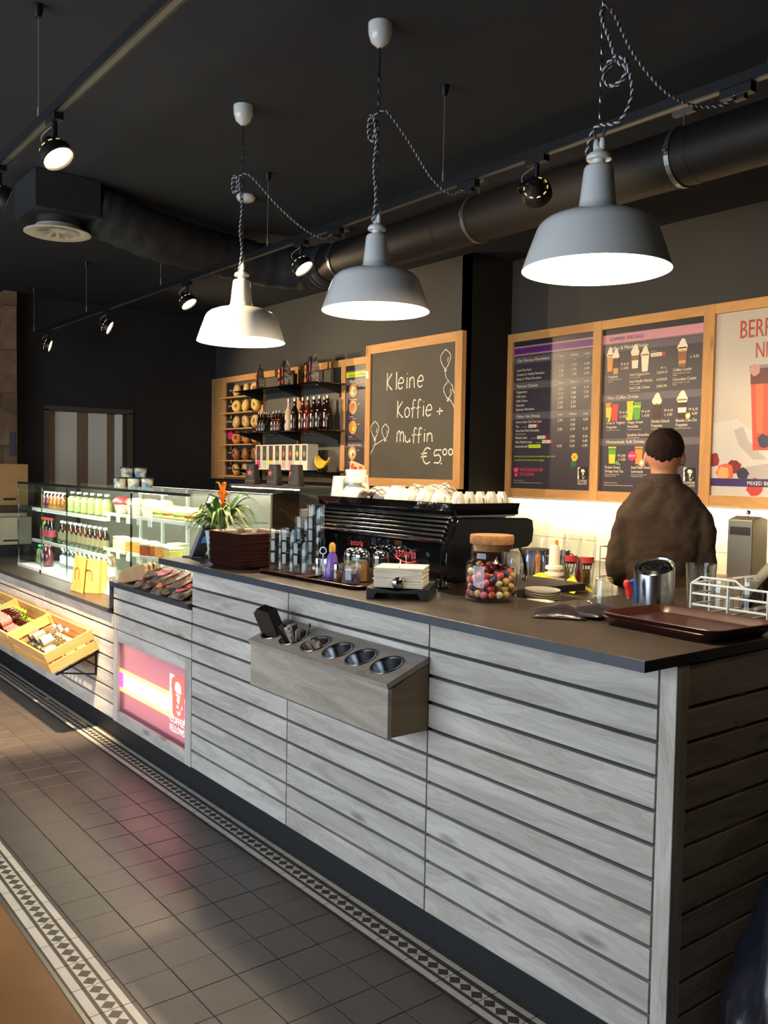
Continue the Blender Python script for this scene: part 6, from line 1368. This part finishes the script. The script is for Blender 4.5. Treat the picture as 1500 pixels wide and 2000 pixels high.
# ================================================================== BEHIND THE COUNTER
sv = thing('service_shelf', 'low shelf in the gap behind the worktop', 'shelf', (-2.26, 2.225, .97))
MB().box(0, .28, 0, .42, 0, .02).build('board', m_top, sv); MB().box(0, .28, .40, .42, -.97, 0).build('support', m_carcass, sv)
sau = MB().lathe([(0, .003), (.035, .003), (.062, .011), (.064, .013), (.060, .008), (.034, 0), (0, 0)], 32).mesh('saucer', [m_white], smooth=40)
for k in range(13): link('saucer', sau, None, (-2.105, 2.30, .991+.0085*k), (0, 0, 0), 0, 'white saucer on top of the saucer stack behind the jar' if k == 12 else 'white saucer, %s from below in the shorter stack behind the jar' % ORD[k], 'saucer', 'saucers behind the jar')
for k in range(16): link('saucer', sau, None, (-2.175-.0006*k, 2.42, .991+.0085*k), (0, R(2), 0), 0, 'cream saucer on top of the taller stack behind the jar' if k == 15 else 'cream saucer, %s from below in the taller stack behind the jar' % ORD[k], 'saucer', 'taller saucer stack behind the jar')
# back counter
bc_ = thing('back_counter', 'dark back counter along the tiled wall behind the man', 'counter', (-5.1, 3.56, 0))
MB().prism([(0, 0), (2.46, 0), (2.46, .94), (6.1, .94), (6.1, 1.64), (0, 1.64)], 'z', .885, .92).build('top', m_top, bc_, bevel=.002)
MB().prism([(0, .03), (2.44, .03), (2.44, .97), (6.1, .97), (6.1, 1.64), (0, 1.64)], 'z', .08, .885).build('cabinet', m_carcass, bc_)
for k in range(4): MB().box(.02+.61*k, .60+.61*k, .012, .03, .12, .86).build('cabinet_door', m_black, bc_, bevel=.002)
ZB = .92
pint = MB().lathe([(0, .012), (.029, .012), (.031, .05), (.037, .11), (.045, .19), (.0455, .235), (.043, .285), (.0445, .286), (.047, .235), (.0465, .19), (.0385, .11), (.033, .05), (.033, .0), (0, 0)], 28).mesh('pint_glass', [m_clear], smooth=40)
for i, (x, y) in enumerate(((-3.335, 3.925), (-3.225, 3.935))):
    t = thing('pint_glass', ['left of the two tall branded glasses on the back counter', 'right of the two tall branded glasses on the back counter'][i], 'glass', (x, y, ZB), R(40)); link('glass', pint, t)
    lb = MB()
    for (h0, h1, mi, a) in ((.10, .135, 1, .55), (.135, .17, 0, .75)):
        vs_ = []
        for q in range(9):
            an = -PI/2-a+2*a*q/8; rr_ = .0425 if h0 < .12 else .046; vs_ += [(rr_*math.cos(an), rr_*math.sin(an), h0), ((rr_+.004)*math.cos(an), (rr_+.004)*math.sin(an), h1)]
        lb.add(vs_, [(2*q, 2*q+2, 2*q+3, 2*q+1) for q in range(8)], mi)
    lb.build('emblem', [mat('glass_red', '#c03a40', .4), mat('glass_black', '#171415', .4)], t, fix=False)
    tx = MB(); put_text(tx, '1883', .030, (-.030, -.047, .103), (1, 0, 0), (0, 0, 1)); tx.build('lettering', m_capw, t, fix=False, kind='stuff')
jc = thing('citrus_press', 'white ridged citrus press on the back counter', 'juicer', (-3.40, 3.86, ZB))
MB().lathe([(0, 0), (.062, 0), (.060, .03), (.035, .036), (.035, .048), (.055, .052), (.055, .066), (.035, .07), (.035, .084), (.052, .088), (.050, .104), (.032, .11), (.030, .20), (.022, .225), (0, .228)], 32).build('press', mat('press_white', '#f0ece2', .35), jc, smooth=40); MB().lathe([(.010, .224), (.010, .25), (0, .252)], 10, (.012, 0, 0)).build('spout', m_petal, jc, smooth=40)
m_yc = noise_mat('yellow_cloth', '#d8c820', '#e8dc3c', (20, 20, 20), .85)
for i, (x, y, sx, sy, rz) in enumerate(((-3.36, 3.68, .16, .09, 30), (-3.13, 3.70, .11, .08, -15))):
    vs_ = []; nx, ny = 22, 14
    for j in range(ny+1):
        for k in range(nx+1):
            u, v = k/nx-.5, j/ny-.5; r2 = (2*u)**2+(2*v)**2
            vs_.append((u*2*sx*(.9+.1*math.sin(v*11+i)), v*2*sy*(.9+.1*math.sin(u*9)), max(.002, .066*math.exp(-r2*1.1)+.012*math.sin(u*13+v*5+i*2)*math.exp(-r2)+.006*math.sin(v*23+u*8)*math.exp(-r2))))
    o = MB().add(vs_, [(j*(nx+1)+k, j*(nx+1)+k+1, (j+1)*(nx+1)+k+1, (j+1)*(nx+1)+k) for j in range(ny) for k in range(nx)]).build('cleaning_cloth', m_yc, None, (x, y, ZB+.002), (0, 0, R(rz)), smooth=True, fix=False, label=['yellow cleaning cloth heaped before the citrus press', 'yellow cleaning cloth heaped before the tall glasses'][i], cat='cloth')
    sd = o.modifiers.new('thick', 'SOLIDIFY'); sd.thickness = .003
m_blueled = mat('led_blue', '#2a6cff', .4, emit=6, ecol='#2a50ff')
bx = thing('blender_base', 'blender base with a glowing blue light', 'blender', (-3.70, 4.05, ZB)); MB().prism(rrect(.08, .08, .02), 'z', 0, .17).build('housing', m_matblack, bx, bevel=.006); MB().prism([(.022*math.cos(a*PI/8), .11+.022*math.sin(a*PI/8)) for a in range(16)], 'y', -.084, -.080).build('blue_lamp', m_blueled, bx, rot=(0, 0, R(40)))
MB().lathe([(.055, .17), (.075, .38), (.078, .385)], 24).build('jug', m_clear, bx, smooth=40)
l = bpy.data.lights.new('blue_glow', 'POINT'); l.energy = .5; l.color = (.12, .25, 1); l.shadow_soft_size = .02; o = bpy.data.objects.new('blue_glow', l); COL.objects.link(o); o.parent = bx; o.location = (.05, -.12, .12)
for i, (x, y) in enumerate(((-3.66, 3.84), (-3.56, 3.88))):
    t = thing('water_pitcher', ['clear pitcher catching blue light, left one', 'clear pitcher catching blue light, right one'][i], 'pitcher', (x, y, ZB)); MB().lathe([(0, .006), (.045, .006), (.055, .17), (.058, .175), (.056, .17), (.048, 0), (0, 0)], 24).build('body', m_tumbler, t, smooth=40); MB().tube(smooth_path([(.05, 0, .15), (.09, 0, .145), (.088, 0, .07), (.05, 0, .05)], 5), .006, 8).build('handle', m_clear, t, smooth=True)
for i, (x, y, h) in enumerate(((-3.50, 3.93, .15), (-3.47, 4.02, .18))):
    t = thing('milk_jug', ['short steel milk jug beside the pitchers', 'tall steel milk jug beside the pitchers'][i], 'jug', (x, y, ZB)); MB().lathe([(0, 0), (.042, 0), (.044, .03), (.036, h*.75), (.040, h), (.038, h), (.034, h*.75), (.04, .03), (0, .006)], 24).build('body', m_chrome, t, smooth=40); MB().tube(smooth_path([(.037, 0, h*.9), (.07, 0, h*.85), (.068, 0, h*.35), (.042, 0, h*.25)], 5), .004, 6).build('handle', m_chrome, t, smooth=True)
t = thing('pepper_mill', 'slim wooden pepper mill on the back counter', 'mill', (-3.47, 3.80, ZB)); MB().lathe([(0, 0), (.02, 0), (.021, .03), (.013, .07), (.012, .12), (.018, .14), (.012, .165), (0, .17)], 16).build('body', mat('mill_wood', '#9a6a42', .45), t, smooth=40)
t = thing('berry_jar', 'dark red jar on the back counter', 'jar', (-3.36, 4.06, ZB)); MB().lathe([(0, 0), (.045, 0), (.045, .12), (.038, .135), (.038, .15), (0, .15)], 20).build('jar', mat('jar_red', '#5a1a16', .25, coat=.4), t, smooth=40)
for i, (x, y) in enumerate(((-3.12, 4.12), (-3.05, 4.16), (-3.16, 4.22))):
    t = thing('pump_bottle', 'dark pump bottle on the back counter, %s from the left' % ('second', 'third', 'first')[i], 'bottle', (x, y, ZB), R(30*i)); MB().lathe([(0, 0), (.032, 0), (.033, .14), (.018, .17), (.018, .19)], 18).build('bottle', mat('pump_dark', '#231d18', .25), t, smooth=40); MB().lathe([(.012, .18), (.012, .23), (.005, .235), (.005, .265)], 12).tube([(0, 0, .262), (-.05, 0, .268), (-.062, 0, .25)], [.011, .008, .006], 8).build('pump', m_matblack, t, smooth=40)
wr = thing('wire_rack', 'small wire rack holding the pump bottles', 'rack', (-3.24, 4.06, ZB))
for z in (.05, .15, .22): MB().tube([(0, 0, z), (.27, 0, z), (.27, .22, z), (0, .22, z), (0, 0, z)], .003, 6).build('rail', m_wire, wr)
for x in (0, .27): MB().tube([(x, 0, 0), (x, 0, .22)], .003, 6).build('upright', m_wire, wr)
t = thing('towel_dispenser', 'grey steel dispenser box on the counter right of the man', 'dispenser', (-2.735, 4.72, ZB)); MB().prism([(-.08, 0), (.08, 0), (.08, .39), (.0, .405), (-.08, .385)], 'x', -.075, .075).build('box', mat('disp_steel', '#7d7a72', .35, .7), t, bevel=.004); MB().box(-.06, .06, -.083, -.079, .30, .345).build('slot', m_matblack, t); MB().sphere((0, .0, .425), .014, 10, 8).tube([(0, 0, .40), (0, 0, .425)], .004, 6).build('knob', m_chrome, t, smooth=True)
# bean display with starred cups
cab = thing('side_cabinet', 'dark cabinet behind the plant carrying the coffee bean box', 'cabinet', (-5.45, 2.84, 0)); MB().box(0, .95, 0, .50, 0, .95).build('body', m_black, cab, bevel=.003); MB().box(-.005, .955, -.008, .505, .95, .97).build('top', m_top, cab)
bd = thing('bean_dispenser', 'clear box filled with roasted coffee beans behind the plant', 'bean dispenser', (-5.40, 2.88, .97))
MB().box(0, .85, 0, .005, .0, .455).build('front_pane', m_clear, bd); MB().box(0, .005, .006, .40, 0, .455).build('end_pane', m_clear, bd); MB().box(.845, .85, .006, .40, 0, .455).build('end_pane', m_clear, bd); MB().box(0, .85, .40, .405, 0, .455).build('back_pane', m_clear, bd)
MB().box(-.01, .86, -.01, .41, .455, .468).build('lid', mat('lid_steel', '#4a4742', .5, .3), bd, bevel=.002)
m_bean = noise_mat('coffee_beans', '#22130b', '#5a3822', (70, 70, 70), .4, bump=1., spec=.6)
vs_ = []; nx, ny = 60, 26; rb3 = random.Random(2)
for j in range(ny+1):
    for k in range(nx+1):
        u, v = k/nx, j/ny; vs_.append((.008+.834*u, .008+.388*v, .20+.22*math.sin(PI*u)**.8*(.75+.25*math.sin(PI*v))+rb3.uniform(-.006, .006)))
mb = MB().add(vs_, [(j*(nx+1)+k, j*(nx+1)+k+1, (j+1)*(nx+1)+k+1, (j+1)*(nx+1)+k) for j in range(ny) for k in range(nx)])
fr_ = [(vs_[k][0], .008, 0) for k in range(nx+1)]; mb.add([vs_[k] for k in range(nx+1)]+fr_, [(k, nx+1+k, nx+2+k, k+1) for k in range(nx)])
for kk in (0, nx): mb.add([vs_[j*(nx+1)+kk] for j in range(ny+1)]+[(vs_[kk][0], vs_[j*(nx+1)][1], 0) for j in range(ny+1)], [(j, j+1, ny+2+j, ny+1+j) for j in range(ny)])
mb.build('coffee_beans', m_bean, bd, smooth=60, fix=False, kind='stuff')
m_scup = mat('star_cup', '#2e2a29', .5); m_star = mat('star_orange', '#c8643c', .5)
for i, x in enumerate((-5.29, -5.00, -4.74)):
    t = thing('star_cup', 'dark paper cup with an orange star upside down, %s of three' % ('left', 'middle', 'right')[i], 'cup', (x, 2.98, 1.4385), R(36-22*i), 'starred paper cups')
    MB().lathe([(.052, 0), (.053, .004), (.051, .012), (.038, .128), (.037, .134), (.034, .131), (0, .130)], 28).build('cup', m_scup, t, smooth=40)
    st = []
    for k in range(10):
        r_ = .026 if k % 2 == 0 else .0105; a = PI/2+k*PI/5; px, pz = r_*math.cos(a), .078+r_*math.sin(a); rad = .0518-(pz-.012)*.112+.0012; an = px/rad-PI/2; st.append((rad*math.cos(an), rad*math.sin(an), pz))
    c0 = (0, -(.0518-.066*.112+.0016), .078); MB().add([c0]+st, [(0, 1+k, 1+(k+1) % 10) for k in range(10)]).build('star', m_star, t, fix=False)
    tx = MB(); put_text(tx, 'COFFEE FELLOWS', .011, (-.042, -.0525, .02), (1, 0, 0), (0, .1, 1), wid=.9)
    tx.v = [((.0525)*math.sin(a/.0525), -(.0525-(z_-.012)*.112+.0008)*math.cos(a/.0525), z_) for a, b, z_ in tx.v]; tx.build('lettering', m_star, t, fix=False, kind='stuff')
# ------------------------------------------------------------------ the man at the back counter
PX, PY, PRZ = -2.365, 3.385, R(34.6)
man = thing('person', 'man with short dark hair in a dark brown jacket, seen from behind', 'person', (PX, PY, 0), PRZ)
def ell(cx, cy, z, hx, hy, n=28, p=2.3):
    out = []
    for k in range(n):
        a = 2*PI*k/n; c, s_ = math.cos(a), math.sin(a); out.append((cx+hx*math.copysign(abs(c)**(2/p), c), cy+hy*math.copysign(abs(s_)**(2/p), s_), z))
    return out
def remesh(o, vox, it=4, disp=0):
    r = o.modifiers.new('weld', 'REMESH'); r.mode = 'VOXEL'; r.voxel_size = vox; r.use_smooth_shade = True
    s_ = o.modifiers.new('soft', 'SMOOTH'); s_.factor = .5; s_.iterations = it
    if disp:
        tx_ = bpy.data.textures.new('folds', 'CLOUDS'); tx_.noise_scale = .13; tx_.noise_depth = 2
        d_ = o.modifiers.new('folds', 'DISPLACE'); d_.texture = tx_; d_.strength = disp; d_.mid_level = .5; d_.texture_coords = 'LOCAL'
m_skin = noise_mat('skin', '#b97a58', '#c98a66', (30, 30, 30), .5, rnd=False); m_jkt = noise_mat('jacket_brown', '#43352a', '#4e4034', (60, 60, 200), .8, bump=.15, spec=.2, rnd=False); m_trs = mat('trousers_dark', '#1d1b1c', .8); m_hair = noise_mat('hair_dark', '#1a100a', '#33211a', (120, 120, 40), .8, bump=.6, rnd=False, spec=.15); m_shoe = mat('shoe_black', '#0f0f0f', .4)
def limb(mb, pts, rad, n=14):
    pp = smooth_path(pts, 5); k = len(pts)-1; rr_ = []
    for i in range(len(pp)):
        t_ = i/5; a = min(int(t_), k-1); rr_.append(rad[a]+(rad[a+1]-rad[a])*(t_-a))
    mb.tube(pp, rr_, n)
b = MB()
# head, neck, core, arms, legs joined into one skin surface
hd = []
for i in range(13):
    t_ = i/12; zz = 1.515+.235*t_; s_ = (1-abs(2*min(.985, max(.015, t_))-1)**2.5)**.4; wx = .077*s_*(.66+.38*min(1, t_*1.8)); wy = .098*s_*(.86+.16*t_)
    hd.append(ell(0, .012-.012*t_+.02*(1-t_)*.6, zz, max(.01, wx), max(.012, wy), 24, 2.1))
b.loft(hd)
b.sphere((0, .112, 1.60), .013, 10, 8, sz=1.6); b.sphere((0, .100, 1.535), .022, 10, 8)
for s_ in (-1, 1): b.sphere((s_*.080, -.002, 1.620), .024, 10, 10, sx=.42, sy=.8, sz=1.35)
limb(b, [(0, -.012, 1.40), (0, -.010, 1.50), (0, -.002, 1.58)], [.066, .058, .057], 18)
b.loft([ell(0, 0, z, hx, hy) for z, hx, hy in ((.92, .155, .10), (1.05, .14, .095), (1.2, .14, .095), (1.34, .145, .09), (1.40, .12, .08), (1.44, .07, .06))])
HANDS = []
for s_ in (-1, 1):
    limb(b, [(s_*.13, 0, 1.37), (s_*.168, -.015, 1.26), (s_*.178, -.02, 1.13), (s_*.165, .13, 1.075), (s_*.148, .25, 1.06)], [.030, .030, .028, .029, .027])
    b.loft([[(s_*.145+dx, .255+.03*k, 1.058+dz) for dx, dz in ((-.036, -.012), (0, -.015), (.036, -.012), (.036, .012), (0, .015), (-.036, .012))] for k in range(4)])
    for f_ in range(4):
        x = s_*.145+(-.028+.0187*f_); Ln = (.058, .070, .066, .052)[f_]
        limb(b, [(x, .335, 1.058), (x, .335+Ln*.5, 1.052), (x*.99, .335+Ln*.85, 1.030)], [.0095, .009, .0075], 8)
    limb(b, [(s_*.145-s_*.03, .27, 1.056), (s_*.145-s_*.058, .30, 1.050), (s_*.145-s_*.064, .335, 1.042)], [.012, .011, .009], 8)
    limb(b, [(s_*.085, 0, .95), (s_*.095, .005, .50), (s_*.10, -.01, .10), (s_*.10, .02, .05)], [.078, .052, .038, .036])
body = b.build('body', m_skin, man, smooth=True); remesh(body, .0075, 3)
for s_ in (-1, 1): MB().sphere((s_*.031, .094, 1.645), .0105, 10, 8).build('eye', m_white, man, smooth=True)
MB().box(-.024, .024, .110, .118, 1.562, 1.569).build('mouth', mat('lips', '#8f4a42', .5), man, bevel=.002)
j = MB()
j.loft([ell(0, y, z, hx, hy, 30) for z, y, hx, hy in ((.90, .0, .172, .122), (1.00, 0, .164, .118), (1.10, -.004, .158, .114), (1.20, -.006, .162, .116), (1.30, -.008, .170, .120), (1.36, -.010, .172, .116), (1.40, -.010, .170, .108), (1.43, -.010, .160, .100), (1.46, -.010, .136, .090), (1.49, -.010, .104, .080), (1.515, -.012, .076, .070))])
for s_ in (-1, 1): limb(j, [(s_*.120, -.008, 1.405), (s_*.150, -.01, 1.36), (s_*.172, -.018, 1.26), (s_*.182, -.026, 1.135), (s_*.175, .03, 1.085), (s_*.165, .13, 1.072), (s_*.150, .215, 1.062)], [.045, .060, .056, .051, .050, .047, .040], 18)
jk = j.build('jacket', m_jkt, man, smooth=True); remesh(jk, .009, 6, .045)
MB().loft([ell(0, -.012, z, hx, hy, 28, 2.) for z, hx, hy in ((1.500, .092, .078), (1.520, .077, .073), (1.548, .068, .068), (1.554, .065, .066), (1.545, .062, .063), (1.51, .068, .066))], caps=False).build('collar', m_jkt, man, smooth=True)
tr_ = MB(); tr_.loft([ell(0, 0, z, hx, hy) for z, hx, hy in ((.80, .165, .118), (.90, .172, .118), (1.0, .16, .11))])
for s_ in (-1, 1): limb(tr_, [(s_*.088, 0, .86), (s_*.098, .004, .50), (s_*.102, -.006, .08)], [.092, .070, .056], 16)
trs = tr_.build('trousers', m_trs, man, smooth=True); remesh(trs, .010, 3)
for s_ in (-1, 1): MB().loft([[(s_*.102+.045*math.cos(2*PI*k/16)*w_, .045+.125*math.sin(2*PI*k/16)*w2, z) for k in range(16)] for z, w_, w2 in ((.001, 1, 1), (.03, 1, 1), (.06, .9, .75), (.09, .8, .45))]).build('shoe', m_shoe, man, smooth=True)
# hair: cap over crown and back of the head, short at the nape
hr = MB(); vs_ = []; nn, mm = 40, 22
def head_pt(a, t_, k):
    zz = 1.515+.235*t_; s_ = (1-abs(2*min(.985, max(.015, t_))-1)**2.5)**.4; wx = .077*s_*(.66+.38*min(1, t_*1.8)); wy = .098*s_*(.86+.16*t_)
    return (wx*k*math.cos(a), .012-.012*t_+.012*(1-t_)+wy*k*math.sin(a), 1.625+(zz-1.625)*(1.02 if t_ > .5 else 1.))
for i in range(mm+1):
    for k in range(nn):
        a = 2*PI*k/nn; low = .48-.09*max(0, -math.sin(a))**2+.28*max(0, math.sin(a))**.7+random.Random(k*7).uniform(-.028, .028); t_ = low+(1-low)*i/mm; f_ = min(1, i/8)
        rj = random.Random(i*97+k).uniform(-.008, .008); vs_.append(head_pt(a, min(.999, t_), 1.0+.07*f_+.05*max(0, t_-.75)+rj))
hr.add(vs_, [(i*nn+k, i*nn+(k+1) % nn, (i+1)*nn+(k+1) % nn, (i+1)*nn+k) for i in range(mm) for k in range(nn)]+[tuple(mm*nn+k for k in range(nn))])
hr.build('hair', m_hair, man, smooth=True)
# dark plastic bag leaning at the counter end
m_bag = noise_mat('bin_bag', '#11141d', '#181c28', (6, 6, 6), .28, bump=.9, spec=.6)
rg = []; rb4 = random.Random(6)
for i in range(15):
    t_ = i/14; z = .004+.80*t_; r_ = (.255*(1-.72*t_**1.5))*(1 if i else .75)
    rg.append([(r_*math.cos(2*PI*k/40)*(1+.07*math.sin(k*.9+i*.8)+.05*math.sin(k*2.3-i*1.7)), r_*1.15*math.sin(2*PI*k/40)*(1+.06*math.sin(k*1.3+i)), z+.012*math.sin(k*1.1+i*2)*(1 if 0 < i < 14 else 0)) for k in range(40)])
MB().loft(rg).build('plastic_bag', m_bag, None, (-.935, 2.02, 0), smooth=60, label='dark navy plastic bag slumped at the counter end', cat='bag')
